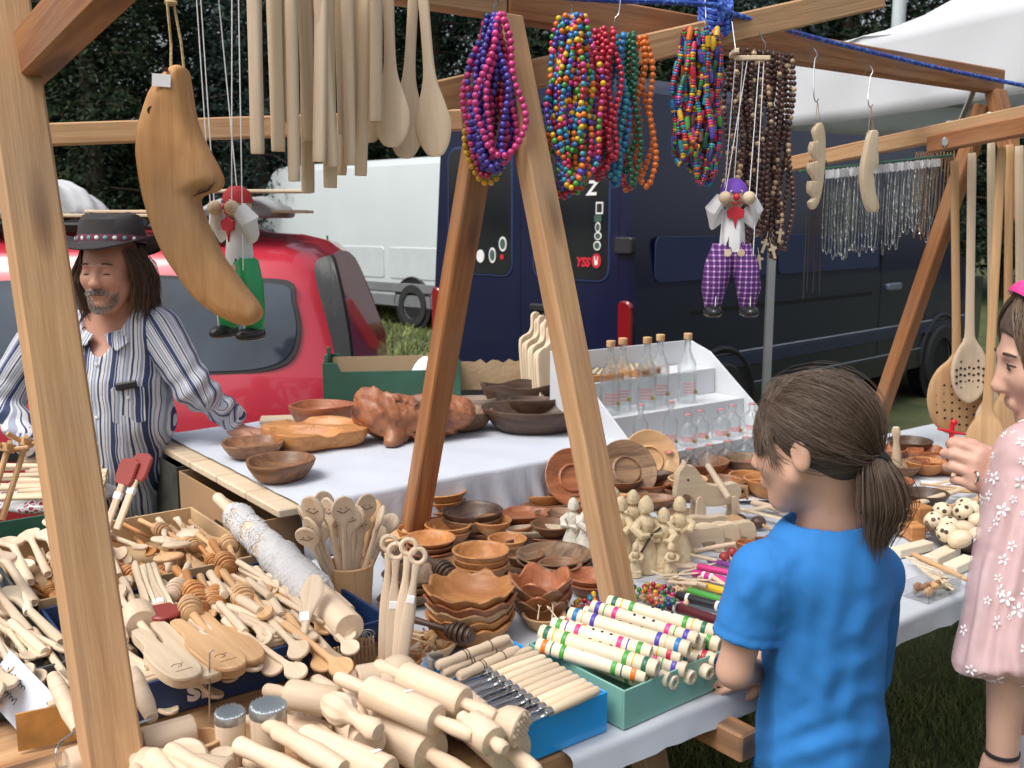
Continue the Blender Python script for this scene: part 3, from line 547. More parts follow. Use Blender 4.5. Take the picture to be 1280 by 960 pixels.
pl = beam('joining_plate', st(1.915, .035, 2.03), st(1.915, .10, 1.86), .004, .03, galv, fr, up=UX)
A1, B1 = aty(-40, 172, 2.42), aty(578, 150, 2.62); beam('rear_rail', A1, B1, .035, .052, tim, fr)
for s0 in (-.87, 1.888):                                   # bearers under the table boards
    beam('table_bearer', st(s0, -.74, .725), st(s0, .66, .725), .05, .075, timr, fr)
    beam('table_bearer', st(s0-.12, -.60, .635), st(s0-.12, .55, .635), .05, .06, tim, fr)
b = MB()
for a, t_ in ((-.3, 0), ): b.lathe([(0, .001), (.0055, .001), (.004, .003), (0, .004)], 10)
for i, (px, py, s0, t0) in enumerate(((39, 235, 0, 0), (44, 235, 0, 0), (43, 268, 0, 0), (40, 140, 0, 0), (675, 204, 0, 0), (36, 75, 0, 0))): pass
beam('table_bearer', st(-.025, -.725, .735), st(-.025, .66, .735), .045, .05, timr, fr)
# table boards
tb = thing('table', 'long board table carrying the wooden wares', 'table', (0, 0, 0))
for i in range(6):
    beam('board', st(-1.75, -.562+i*.158, .781), st(2.6, -.562+i*.158, .781), .154, .034, wood('timber', 'X', True), tb)
for i in range(4): beam("board", st(-1.75, .395+i*.165, .781), st(-.40, .395+i*.165, .781), .16, .034, tim, tb)
beam('support', st(-1.1, .95, 0), st(-1.1, .95, .762), .05, .05, tim, tb, up=(0, 1, 0)); beam('support', st(-.55, .95, 0), st(-.55, .95, .762), .05, .05, tim, tb, up=(0, 1, 0))
def sheet(name, s0, s1, t0, t1, z, m, label, cat, drop=None, amp=.0012, nx=60, ny=30):
    b = MB(); v = []
    for i in range(nx+1):
        for j in range(ny+1):
            s = s0+(s1-s0)*i/nx; t = t0+(t1-t0)*j/ny; q = st(s, t, z+amp*(1+math.sin(s*31+t*17)*math.sin(t*23-s*9)))
            v.append(q)
    b.add(v, [(i*(ny+1)+j, i*(ny+1)+j+1, (i+1)*(ny+1)+j+1, (i+1)*(ny+1)+j) for i in range(nx) for j in range(ny)])
    return tag(ob(name, b.mesh(name, m)), label, cat)
# white cloth draped on the front table
def drape(name, s0, s1, t0, t1, z, fdrop, m, label, ldrop=0, rnd=.012, amp=.004, n=90, bdrop=.0):
    b = MB(); v = []; prof = []                                  # cross profile in (t, z): front drop, roll, flat top
    k = 6
    for j in range(k+1): prof.append((t0-rnd, z-fdrop+(fdrop-rnd)*j/k, 1-j/k))
    for j in range(1, 4): a = PI/2*j/3; prof.append((t0-rnd*math.cos(a), z-rnd+rnd*math.sin(a), 0))
    for j in range(1, 17): prof.append((t0+(t1-t0)*j/16, z, 0))
    for i in range(n+1):
        s = s0+(s1-s0)*i/n
        for t, zz, h in prof:
            wv = amp*math.sin(s*37+math.sin(s*11)*2)+amp*.7*math.sin(s*83+zz*20)
            v.append(st(s+.01*h*math.sin(s*20), t-h*(abs(wv)*3+.002), zz-h*amp*2*math.sin(s*9)+(0 if h else amp*.35*(1+math.sin(s*23+t*31)*math.sin(t*19-s*13)))))
    q = len(prof); b.add(v, [(i*q+j, i*q+j+1, (i+1)*q+j+1, (i+1)*q+j) for i in range(n) for j in range(q-1)])
    o = tag(ob(name, b.mesh(name, m, True, 80)), label, 'tablecloth'); return o
oc = drape('tablecloth', -.36, 2.55, -.652, .385, ZT+.001, .05, mat('table_paper', (.5, .53, .58), .8, var=.1, scale=3), 'pale cloth under the bowls and toys on the front table', amp=.002)
# back table: boards on boxes, white cloth
bt = thing('trestle_table', 'raised back table under the white cloth', 'table')
for i in range(5): beam('board', st(-.34, .53+i*.2, ZB-.016), st(.80, .53+i*.2, ZB-.016), .195, .022, wood('pale', 'X'), bt)
for s0, t0 in ((-.0, .6), (-.0, 1.3), (.72, .6), (.72, 1.3)): beam('leg', st(s0, t0, 0), st(s0, t0, ZB-.028), .045, .045, tim, bt, up=(0, 1, 0))
drape('tablecloth', -.29, .81, .43, 1.42, ZB+.001, .145, whitecloth, 'white cloth draped over the raised back table', amp=.006)
# boxes standing under the back table's end
def cardbox(name, loc, rz, sx, sy, sz, m, label, cat='box', th=.004, open_=True, handle=True, group=None, hm=None, slot=None):
    t = thing(name, label, cat, loc, (0, 0, rz), group)
    def side_(nm, w, pos, r, cut=False):
        me = bevbox(nm, w, th, sz, .0008, m); return ob(nm, me, t, pos, (0, 0, r))
    ob('bottom', bevbox('bottom', sx-.002, sy-.002, th, 0, m), t, (0, 0, th/2))
    for nm, w, pos, r in (('side', sx, (0, -sy/2+th/2, sz/2), 0), ('side', sx, (0, sy/2-th/2, sz/2), 0), ('end', sy-2*th-.001, (-sx/2+th/2, 0, sz/2), PI/2), ('end', sy-2*th-.001, (sx/2-th/2, 0, sz/2), PI/2)):
        o = side_(nm, w, pos, r)
        if slot and nm == slot: ob('hand_hole', prism('hand_hole', rrect(-.03, .03, -.012, .012, .01), .0012, stblk, 0), o, (0, -th/2-.0004 if pos[1] <= 0 and r == 0 else th/2+.0004, sz*.22))
    return t
carton = mat('brown_carton', (.36, .22, .115), .85, var=.12, scale=5, bump=.08, bscale=40); green_c = mat('green_carton', (.03, .10, .062), .7, var=.3, scale=9)
q = st(-.262, .765); t_ = cardbox('cardboard_box', (q.x, q.y, .585), TH, .20, .60, .31, carton, 'brown cardboard box with a hand hole beneath the white cloth', slot='end')
for s_, t0, z0 in ((-.262, .765, .0), (-.262, .765, .292)): cardbox('cardboard_box', (st(s_, t0).x, st(s_, t0).y, z0), TH, .21, .6, .29, carton, ['brown cardboard box at the bottom of the stack by the back table', 'brown cardboard box in the middle of the stack by the back table'][z0 > 0])
q = st(-.25, 1.27); cardbox('crate', (q.x, q.y, .60), TH, .22, .36, .30, mat('dark_crate', (.05, .05, .04), .7, var=.5, scale=14), 'dark green and black crate behind the brown cardboard box')
cardbox('crate', (q.x, q.y, .0), TH, .24, .38, .59, MATS['dark_crate'], 'tall dark crate standing on the grass under the other crate')
# blue rope along the ridge
def ropemat():
    m, n, b = nodes('blue_rope'); tc = N(n, 'ShaderNodeTexCoord'); v = N(n, 'ShaderNodeTexVoronoi'); v.inputs['Scale'].default_value = 130; L(n, tc.outputs['Object'], v.inputs['Vector'])
    r1 = N(n, 'ShaderNodeValToRGB'); e = r1.color_ramp.elements; r1.color_ramp.interpolation = 'CONSTANT'; e[0].color = (.02, .06, .36, 1); e[1].position = .62; e[1].color = (.09, .2, .6, 1); x = r1.color_ramp.elements.new(.88); x.color = (.3, .05, .25, 1)
    L(n, v.outputs['Color'], r1.inputs[0]); L(n, r1.outputs[0], b.inputs['Base Color']); b.inputs['Roughness'].default_value = .7
    bp = N(n, 'ShaderNodeBump'); bp.inputs['Strength'].default_value = .6; bp.inputs['Distance'].default_value = .002; L(n, v.outputs['Distance'], bp.inputs['Height']); L(n, bp.outputs[0], b.inputs['Normal']); return m
RP = [att(x, y, tt) for x, y, tt in ((560, -22, -.05), (680, -6, -.06), (760, 0, -.12), (840, 3, -.13), (895, 7, -.135), (905, 14, -.135), (960, 30, -.12), (1010, 45, -.06), (1085, 64, -.045), (1160, 82, -.045), (1230, 97, -.05), (1285, 108, -.10))]
b = MB(); b.tube(spline(RP, 8, False), .0062, 8); rope = tag(ob('rope', b.mesh('rope', ropemat())), 'blue braided rope tied along the ridge beam', 'rope')
b = MB(); p = att(897, 8, -.11)
for k in range(5): b.tube([p+Vector((.0, .01, .012))+Vector((.035*math.cos(a)*1, .04*math.sin(a)+.012, -.012*k+.03*math.sin(a))) for a in np.linspace(0, 2*PI, 14)], .006, 6, caps=False)
b.tube([p+Vector((.0, -.03, .02)), p+Vector((.004, -.03, -.02)), p+Vector((0, -.028, -.045))], [.007, .009, .006], 8); ob('knot', b.mesh('knot', MATS.get('x') or rope.data.materials[0]), rope)
# ================================================================== THINGS HANGING FROM THE RIDGE
beadm = colmat('painted_beads', .32, .35); wire = mat('hook_wire', (.38, .39, .40), .35, .9)
PAL = dict(pink=(.62, .045, .22), purple=(.075, .05, .36), red=(.50, .02, .05), crimson=(.38, .015, .06), yellow=(.72, .44, .02), green=(.07, .32, .05), dgreen=(.02, .13, .07), blue=(.02, .17, .42), teal=(.03, .28, .36), orange=(.75, .17, .02), navy=(.02, .03, .16), brown=(.11, .045, .035), dbrown=(.06, .03, .026), wood=(.62, .43, .25), violet=(.2, .04, .22))
def gc(n): c = PAL[n]; k = random.uniform(.82, 1.15); return tuple(min(1, x*k) for x in c)
def hook(p, top, name_label, grp=None):
    b = MB(); r = .016
    pts = [top+Vector((0, .012, .0)), top+Vector((0, .006, .014)), top+Vector((0, -.008, .016)), top+Vector((0, -.014, .002)), (top*.5+p*.5)+Vector((.002, -.012, 0)), p+Vector((0, -.010, .018)), p+Vector((0, -.006, -.002)), p+Vector((0, .006, -.006)), p+Vector((0, .012, .006))]
    b.tube(spline(pts, 5, False), .0013, 6); return tag(ob('hook', b.mesh('hook', wire)), name_label, 'hook', grp)
def necklace(p, wpx, ln, ang, br, cols, disc=False, twist=0, sag=0, dep=.0, seed=0, open_=1.0):
    # a closed loop of beads hanging from p: half width w, length ln (metres), turned by ang about the vertical
    r = random.Random(seed); b = MB(); path = []
    n = 160; w = wpx
    for i in range(n):
        a = 2*PI*i/n; x = w*math.sin(a)*(.55+.45*math.sin((1-math.cos(a))/2*PI*.5))*(1 if True else 0); z = -ln*(1-math.cos(a))/2
        x *= open_*(.25+.75*((1-math.cos(a))/2)**.5); y = dep*(1-math.cos(a))/2+.004*math.sin(a*3+seed)
        x += sag*math.sin((1-math.cos(a))/2*PI)*.01*math.sin(a*4+seed*1.3)
        path.append(Vector((x*math.cos(ang)-y*math.sin(ang), x*math.sin(ang)+y*math.cos(ang), z)))
    path.append(path[0]); d = 0; nxt = 0; k = 0; step = br*2*(.98 if not disc else .42)
    for A, B in zip(path, path[1:]):
        s = (B-A).length
        while nxt <= d+s:
            q = A.lerp(B, (nxt-d)/s if s else 0); t = (B-A).normalized()
            if disc:
                big = r.random() < .05; c = cols(k); M = Matrix.Translation(p+q) @ t.to_track_quat('Z', 'Y').to_matrix().to_4x4()
                h = step*.5*(5 if big else 1); rr = br*(1.0 if not big else 1.05)*r.uniform(.88, 1.05); b.lathe([(0, -h), (rr*.86, -h), (rr, -h*.4), (rr, h*.4), (rr*.86, h), (0, h)], 7, 0, M, c); nxt += step*(5.2 if big else 1.04)
            else: b.ball(p+q, br*r.uniform(.92, 1.06), cols(k), 0, 8, 5); nxt += step
            k += 1
        d += s
    return b
def bead_bundle(px, py, t, items, label, grp, br=.0068, disc=False):
    p = att(px, py, t)
    for i, it in enumerate(items):
        wpx, lpx, ang, cols, off = it[:5]; m_ = mpp(p); f = (lambda cs: (lambda k: gc(cs[k % len(cs)] if len(cs) < 3 else random.choice(cs))))(cols)
        q = p+WX*off[1]+UX*off[0]; b = necklace(q, wpx*m_, lpx*m_, TH*.25+ang, br*(it[5] if len(it) > 5 else 1), f, disc, seed=i+int(px), sag=.8 if disc else 1.0, dep=random.uniform(-.02, .02))
        o = ob('bead_necklace', b.mesh('bead_necklace', beadm, True, 60, True)); nm = it[6] if len(it) > 6 else None
        tag(o, nm or label, 'necklace', grp)
G1 = 'necklaces on the hook by the trestle apex'; mixc = ['pink', 'purple', 'yellow', 'green', 'blue', 'orange', 'red', 'teal']
tp = lambda px, py, tt=-.02: att(px, py, tt)
hook(att(618, 20, -.07), att(620, -2, -.03), 'wire hook holding the pink and purple bead necklaces')
bead_bundle(618, 20, -.075, [(36, 172, 0, ['pink'], (0, -.02), 1.05, 'long pink bead necklace in front of the purple ones'), (30, 182, .1, ['purple'], (0, 0), 1.05), (22, 176, -.2, ['purple'], (.004, .01), 1.05), (33, 190, .3, ['purple', 'purple'], (.004, .014)), (18, 160, .5, ['crimson'], (.002, .02), 1, 'dark red bead necklace inside the purple loops'), (26, 196, -.5, ['crimson'], (.004, .03), 1, 'crimson bead necklace behind the purple loops'), (34, 204, .2, ['yellow'], (.012, .035), 1.05, 'yellow bead necklace hanging lowest behind the purple ones'), (38, 194, .1, ['green'], (.02, .045), 1.05, 'green bead necklace at the back of the pink and purple bundle'), (36, 174, -.1, ['pink', 'purple'], (-.002, .02)), (38, 186, .2, ['pink'], (.002, .03)), (33, 190, -.2, ['purple'], (.012, .02)), (12, 178, .3, ['purple'], (.0, -.012)), (20, 186, -.3, ['purple'], (-.006, -.006)), (15, 168, .1, ['crimson'], (.004, .0), 1, 'crimson bead necklace in the middle of the purple loops'), (26, 180, .4, ['pink'], (.008, -.016), 1.05, 'pink bead necklace beside the foremost one'), (24, 192, .6, ['purple'], (.004, .02)), (8, 182, .2, ['navy', 'purple'], (-.01, .012))],
            'purple bead necklace in the bundle on the apex hook', G1)
hook(att(714, 20, -0.11), att(715, -2, -0.125), 'wire hook holding the rainbow bead necklaces')
bead_bundle(714, 22, -.12, [(random.uniform(14, 32), random.uniform(150, 222), random.uniform(-.6, .6), mixc, (-.018+.0019*_, random.uniform(-.03, .04)), .93) for _ in range(20)], 'rainbow coloured round bead necklace in the bundle by the trestle leg', 'rainbow necklaces')
hook(att(768, 36, -0.125), att(775, 0, -0.125), 'wire hanger holding the red, blue and green bead necklaces')
bead_bundle(757, 36, -.13, [(11, 175, .2, ['red'], (-.004, 0), 1.02), (8, 180, -.3, ['red'], (.006, .01), 1.02), (14, 168, .4, ['red'], (.004, .02)), (12, 186, .6, ['crimson'], (-.004, .03)), (9, 160, .1, ['red'], (.012, -.01))], 'red bead necklace on the wire hanger', 'red necklaces')
bead_bundle(779, 44, -.14, [(9, 182, .2, ['blue'], (0, 0), 1.05), (13, 176, -.3, ['teal'], (0, .02), 1.02), (8, 186, .5, ['blue'], (.004, .03))], 'blue bead necklace on the wire hanger beside the red ones', 'blue necklaces')
bead_bundle(792, 42, -.13, [(10, 188, .2, ['dgreen'], (0, 0), 1.0), (13, 170, -.4, ['dgreen'], (.004, .02)), (9, 176, .3, ['crimson', 'pink'], (.008, .03), 1, 'crimson and pink bead necklace between the green ones')], 'dark green bead necklace on the wire hanger', 'green necklaces')
bead_bundle(806, 46, -.12, [(16, 184, .1, ['orange'], (.004, 0), 1.02), (20, 176, -.2, ['orange'], (.006, .02)), (12, 188, .3, ['red', 'orange'], (0, .03))], 'orange bead necklace at the end of the wire hanger', 'orange necklaces')
hook(att(880, 40, -0.145), att(880, 6, -0.125), 'wire hook holding the disc bead necklaces')
bead_bundle(878, 40, -.16, [(random.uniform(7, 14), random.uniform(135, 188), random.uniform(-.3, .3), mixc+['navy', 'brown', 'dgreen', 'crimson', 'red'], (-.046+.0047*_, random.uniform(-.03, .04)), 1.05) for _ in range(20)], 'necklace of thin multicoloured wooden discs on a wire hook', 'disc bead necklaces', .0062, True)
hook(att(955, 66, -0.145), att(945, 32, -0.125), 'green wire hanger holding the brown bead necklaces')
brn = ['brown', 'brown', 'brown', 'dbrown', 'dbrown', 'brown', 'brown', 'wood']
for j, px in enumerate((924, 934, 943, 951, 959, 967, 975, 983, 990)):
    bead_bundle(px, 62+j, -.15+.01*(j % 2), [(random.uniform(6, 11), random.uniform(205, 262), random.uniform(-.5, .5), brn, (0, 0), .98), (random.uniform(7, 12), random.uniform(200, 250), random.uniform(-.5, .5), brn, (.004, .025), .96)], 'brown wooden bead necklace with gold spacers on the green hanger', 'brown bead necklaces')
crossm = wood('pale', 'Z')
for i, (px, py) in enumerate(((966, 312), (949, 325), (975, 292), (956, 305))):
    p = att(px, py, -.165); b = MB(); b.box(-.003, .003, -.002, .002, -.022, .012); b.box(-.010, -.0032, -.0018, .0018, -.001, .005); b.box(.0032, .010, -.0018, .0018, -.001, .005)
    b.tube([(0, 0, .011), (0, .004, .03)], .0008, 5); tag(ob('cross_pendant', b.mesh('cross_pendant', crossm), None, p, (0, .2*i-.3, TH*.3)), 'small pale wooden cross hanging from the brown bead necklaces', 'pendant', 'cross pendants')
# --- hanging spatulas and handles
def paddle(name, stn, m, K_=14, bend=0, hole=None):
    # lofted along X: stations (x, half width, half thickness, dip of the upper face, centre z)
    v = []; n = len(stn); f = []
    for x, w, h, dip, *cz in stn:
        c = cz[0] if cz else 0
        for j in range(K_):
            a = 2*PI*j/K_; ca, sa = math.cos(a), math.sin(a); y = w*(abs(ca)**.75)*(1 if ca >= 0 else -1); z = h*(abs(sa)**.75)*(1 if sa >= 0 else -1)
            if sa > 0: z -= dip*max(0, 1-(y/(w*.86+1e-6))**2)
            v.append((x, y, c+z))
    f = [(i*K_+j, i*K_+(j+1) % K_, (i+1)*K_+(j+1) % K_, (i+1)*K_+j) for i in range(n-1) for j in range(K_)]+[tuple(range(K_-1, -1, -1)), tuple((n-1)*K_+j for j in range(K_))]
    b = MB(); b.add(v, f); return b.mesh(name, m, True, 50)
def ss(stn, n=4): return [tuple(p) for p in [list(map(float, q)) for q in np.array(interp(stn, n))]]
def interp(stn, n):
    A = np.array([list(q)+[0]*(5-len(q)) for q in stn], float); out = []
    for i in range(len(A)-1):
        p0, p1, p2, p3 = A[max(i-1, 0)], A[i], A[i+1], A[min(i+2, len(A)-1)]
        for j in range(n): t = j/n; q = .5*((2*p1)+(p2-p0)*t+(2*p0-5*p1+4*p2-p3)*t*t+(3*p1-p0-3*p2+p3)*t**3); q[1] = max(q[1], .0006); q[2] = max(q[2], .0006); out.append(q)
    out.append(A[-1]); return out
spat = paddle('wooden_spatula', ss([(0, .008, .004, 0), (.01, .011, .005, 0), (.16, .010, .005, 0), (.24, .013, .0048, 0), (.29, .026, .004, 0), (.325, .034, .0035, 0), (.36, .030, .003, 0), (.385, .018, .0028, 0), (.392, .008, .0024, 0)]), wood('beech', 'X'))
turner = paddle('wooden_turner', ss([(0, .006, .0045, 0), (.012, .0125, .007, 0), (.2, .0122, .007, 0), (.335, .0122, .007, 0), (.345, .0105, .006, 0)]), wood('beech', 'X'), 10)
def hang(me, name, pxa, pya, pxb, pyb, t, label, cat, grp, roll=0, lx=None, sc=None):
    A, B = att(pxa, pya, t), att(pxb, pyb, t); ln = (B-A).length; lx = lx or max(v.co.x for v in me.vertices)
    o = ob(name, me); k = ln/lx if sc is None else sc; M = orient(A, B) @ Matrix.Rotation(roll, 4, 'X') @ Matrix.Diagonal((k, sc or 1, sc or 1, 1)); o.matrix_world = M; return tag(o, label, cat, grp)
turn_p = paddle('wooden_turner', ss([(0, .006, .0045, 0), (.012, .0125, .007, 0), (.2, .0122, .007, 0), (.335, .0122, .007, 0), (.345, .0105, .006, 0)]), wood('pale', 'X'), 10)
sticks = [(322, 190, 316), (348, 187, 341), (347, 176, 338), (368, 224, 362), (388, 174, 377), (385, 238, 382), (415, 206, 396), (413, 232, 408), (431, 165, 424), (437, 204, 432), (451, 217, 458), (426, 216, 440), (399, 200, 403), (360, 150, 356), (443, 180, 447), (470, 150, 470)]
for i, (xb, yb, xt) in enumerate(sticks):
    k = [-.06, -.03, .0, -.045, -.015, .015][i % 6]; o = hang(turn_p if i % 3 else turner, 'wooden_turner', xt, -70, xb, yb, -.05+k, 'flat pale wooden stick hanging in the row beside the moon', 'wooden stick', 'hanging wooden sticks', roll=random.uniform(-.7, .7), lx=.345)
    M = o.matrix_world.copy(); 
for i, (xt, xb, yb, k, rl, nm) in enumerate(((484, 490, 184, -.09, 0, 'hanging beside the flat sticks'), (524, 545, 196, -.09, .1, 'at the end of the hanging row near the pink necklaces'), (520, 506, 198, -.03, -.2, 'hanging crosswise behind the other two spatulas'), (476, 462, 178, -.0, .4, 'half hidden behind the hanging spatulas'))):
    hang(spat, 'wooden_spatula', xt, -66, xb, yb, -.02+k*.6, 'broad pale wooden spatula '+nm, 'spatula', 'hanging spatulas', roll=rl, lx=.392)
b = MB(); b.tube([st(-.78, -.055, ZA+.02), st(-.12, -.055, ZA+.02)], .005, 8); tag(ob('hanging_rod', b.mesh('hanging_rod', wire)), 'thin steel rod carrying the hanging spatulas', 'rod')
# --- carved moon
mo = [(228, 90), (240, 91), (243, 106), (246, 140), (254, 170), (266, 196), (277, 222), (274, 236), (258, 243), (248, 249), (252, 268), (262, 296), (278, 328), (300, 360), (318, 384), (319, 396), (310, 405), (290, 404), (262, 390), (232, 362), (205, 318), (188, 268), (180, 220), (180, 175), (190, 138), (206, 110)]
Pm = att(243, 240, -.10); mm = mpp(Pm); mpts = spline([Vector(((x-243)*mm, -(y-240)*mm, 0)) for x, y in mo], 3)
mt = thing('carved_moon', 'large carved wooden crescent moon with a pointed nose hanging on a cord', 'ornament', Pm, (0, 0, R(4)))
def outline_sdf(pts, th, rnd, h, flat=.6):           # a rounded solid with this outline (x, z) and thickness th
    P = np.array([(p[0], p[1]) for p in pts]); s = SDF((P[:, 0].min()-3*h, -th/2-3*h, P[:, 1].min()-3*h), (P[:, 0].max()+3*h, th/2+3*h, P[:, 1].max()+3*h), h)
    X, Z = s.X[:, 0, :], s.Z[:, 0, :]; d = np.full((X.shape[0], Z.shape[1]), 9.); ins = np.zeros(d.shape, bool)
    for (x0, z0), (x1, z1) in zip(P, np.roll(P, -1, 0)):
        ex, ez = x1-x0, z1-z0; t = np.clip(((X-x0)*ex+(Z-z0)*ez)/(ex*ex+ez*ez+1e-12), 0, 1); d = np.minimum(d, np.hypot(X-x0-t*ex, Z-z0-t*ez)); ins ^= ((z0 > Z) != (z1 > Z)) & (X < ex*(Z-z0)/(ez+1e-12)+x0)
    d = np.where(ins, -d, d)[:, None, :]; dy = np.abs(s.Y)-th/2; a_ = d+rnd; b_ = dy+rnd
    s.d = np.minimum(np.maximum(a_, b_), 0)+np.sqrt(np.maximum(a_, 0)**2+np.maximum(b_, 0)**2)-rnd; return s
sm_ = outline_sdf([(p.x, p.y) for p in mpts], .085, .024, .0042); sm_.d += .0015*snoise(sm_.X, sm_.Y, sm_.Z, 60, 2)
gx, gz = (262-243)*mm, -(243-240)*mm; sm_.sub(sm_.dcone((gx-.03, -.045, gz-.002), (gx+.03, -.045, gz+.012), .007, .012), .008)
ob('body', sm_.mesh('body', wood('moon', 'Z', True)), mt)
for x, y, r_ in ((205, 145, .007), (224, 97, .0035)):
    b = MB(); b.lathe([(0, -.003), (r_, -.003), (r_*1.0, .0006), (0, .0003)], 16); ob('eye' if r_ > .005 else 'cord_hole', b.mesh('eye', mat('drilled_dark', (.05, .022, .01), .9)), mt, ((x-243)*mm, -.0405, -(y-240)*mm), (PI/2, 0, 0))
b = MB(); b.tube([((x-243)*mm, -.036, -(y-240)*mm) for x, y in ((248, 246), (256, 241), (266, 238), (275, 229))], [.0005, .003, .003, .0005], 6); ob('mouth', b.mesh('mouth', MATS['drilled_dark']), mt)
paper = mat('price_paper', (.80, .81, .84), .7, var=.03)
ob('price_tag', bevbox('price_tag', .028, .0006, .019, 0, paper), mt, ((219-243)*mm, -.0445, -(110-240)*mm), (0, R(4), 0))
b = MB(); twine = mat('twine', (.52, .38, .2), .9, bump=.5, bscale=200)
b.tube([Vector(((x-243)*mm, -.01+.02*(i % 2), -(y-240)*mm)) for i, (x, y) in enumerate(((224, 97), (222, 60), (224, 18), (228, -30)))], .0022, 6); b.tube([Vector(((x-243)*mm, .0, -(y-240)*mm)) for x, y in ((238, 95), (236, 60), (230, 18), (230, -30))], .0022, 6); b.ball(((227-243)*mm, -.004, (240-15)*mm), .008, None, 0, 8, 6, (1.3, 1, .7)); ob('cord', b.mesh('cord', twine), mt)
# --- clown marionettes
whitefab = mat('white_satin', (.80, .80, .82), .55, var=.05, bump=.2, bscale=30); strg = mat('white_string', (.82, .84, .86), .7); skinw = wood('pale', 'Z')
def plaid():
    m, n, b = nodes('purple_plaid'); tc = N(n, 'ShaderNodeTexCoord'); sp = N(n, 'ShaderNodeSeparateXYZ'); L(n, tc.outputs['Object'], sp.inputs[0]); fs = []
    for o in ('X', 'Z'):
        w = N(n, 'ShaderNodeMath', operation='MULTIPLY'); w.inputs[1].default_value = 520; L(n, sp.outputs[o], w.inputs[0]); s = N(n, 'ShaderNodeMath', operation='SINE'); L(n, w.outputs[0], s.inputs[0]); g_ = N(n, 'ShaderNodeMath', operation='GREATER_THAN'); g_.inputs[1].default_value = .55; L(n, s.outputs[0], g_.inputs[0]); fs.append(g_)
    a = N(n, 'ShaderNodeMath', operation='ADD'); L(n, fs[0].outputs[0], a.inputs[0]); L(n, fs[1].outputs[0], a.inputs[1]); d = N(n, 'ShaderNodeMath', operation='MULTIPLY'); d.inputs[1].default_value = .5; L(n, a.outputs[0], d.inputs[0])
    r1 = N(n, 'ShaderNodeValToRGB'); r1.color_ramp.elements[0].color = (.07, .02, .14, 1); r1.color_ramp.elements[1].color = (.62, .5, .66, 1); e = r1.color_ramp.elements.new(.5); e.color = (.26, .09, .34, 1); L(n, d.outputs[0], r1.inputs[0]); L(n, r1.outputs[0], b.inputs['Base Color']); b.inputs['Roughness'].default_value = .8; return m
def clown(pxh, pyh, t, label, hatc, pants, m_, sp=1.0, rz=0):
    p = att(pxh, pyh, t); k = mpp(p)*sp; c = thing('clown_marionette', label, 'puppet', p, (0, 0, rz))
    b = MB(); b.ball((0, 0, 0), 17*k, None, 0, 16, 12, (1, 1, 1.1)); b.ball((0, -17*k, -1*k), 3.5*k, None, 0, 8, 6); ob('head', b.mesh('head', mat('clown_face', (.70, .55, .45), .5)), c)
    b = MB(); b.ball((0, -18*k, -.5*k), 5*k, None, 0, 10, 8); ob('nose', b.mesh('nose', mat('clown_red', (.55, .03, .05), .35)), c)
    for s in (-1, 1): b = MB(); b.ball((s*6*k, -15.5*k, 6*k), 3*k, None, 0, 8, 6); e = ob('eye', b.mesh('eye', mat('clown_white', (.8, .8, .8), .4)), c); b = MB(); b.ball((s*6*k, -18*k, 6*k), 1.5*k, None, 0, 6, 5); ob('pupil', b.mesh('pupil', stblk), e)
    b = MB(); b.tube([(x*k, -(16.2-.02*x*x)*k, (-8-.5*(4-abs(x)))*k) for x in (-6, -3, 0, 3, 6)], 1.3*k, 6); ob('mouth', b.mesh('mouth', MATS['clown_red']), c)
    b = MB(); b.lathe([(0, 25*k), (8*k, 24*k), (16*k, 17*k), (18.5*k, 9*k), (19.5*k, 5*k), (17*k, 4*k)], 18); ob('cap', b.mesh('cap', hatc), c)
    b = MB(); b.lathe([(8*k, -14*k), (14*k, -22*k), (17*k, -60*k), (16*k, -74*k), (0, -74*k)], 16, mod=lambda a, r, z: (r*(1+.07*math.sin(a*5+z*300)), z)); ob('body', b.mesh('body', whitefab), c)
    s_ = prism('tie', [(0, -14*k), (12*k, -20*k), (11*k, -30*k), (3*k, -32*k), (0, -45*k), (-3*k, -32*k), (-11*k, -30*k), (-12*k, -20*k)], 3*k, MATS['clown_red'], .6*k); ob('bow_tie', s_, c, (0, -16*k, 2*k))
    for s in (-1, 1):                                                # arms raised to the face, strings at the wrists
        b = MB(); b.tube([(s*12*k, 0, -20*k), (s*28*k, -3*k, -32*k), (s*30*k, -8*k, -18*k), (s*20*k, -16*k, -2*k)], [10*k, 13*k, 13*k, 10*k], 10, sx=.7); ob('sleeve', b.mesh('sleeve', whitefab), c)
        b = MB(); b.ball((s*16*k, -22*k, -2*k), 9*k, None, 0, 12, 10); ob('hand', b.mesh('hand', skinw), c)
        b = MB(); b.tube([(s*6*k, -10*k, -40*k), (s*9*k, -13*k, -72*k)], 2.6*k, 6); ob('brace', b.mesh('brace', stblk), c); b = MB(); b.lathe([(0, 0), (5*k, 0), (5*k, 2.5*k), (0, 2.5*k)], 12); ob('button', b.mesh('button', skinw), c, (s*9*k, -16*k, -75*k), (PI/2, 0, 0))
        fz = -150*k; b = MB(); b.tube([(s*10*k, 0, -68*k), (s*19*k, -4*k, -95*k), (s*24*k, -5*k, -125*k), (s*24*k, 0, fz)], [17*k, 19*k, 17*k, 11*k], 12, sx=.95); ob('trouser_leg', b.mesh('trouser_leg', pants), c)
        s2 = SDF((s*24*k-22*k, -34*k, fz-18*k), (s*24*k+22*k, 18*k, fz+12*k), 2*k); s2.ell((s*25*k, -10*k, fz-6*k), (13*k, 21*k, 10*k), 2*k); s2.cone((s*24*k, 2*k, fz+6*k), (s*25*k, 0, fz-6*k), 8*k, 9*k, 6*k); s2.cutplane((0, 0, fz-12*k), (0, 0, -1)); ob('shoe', s2.mesh('shoe', mat('clown_shoe', (.02, .02, .022), .25)), c)
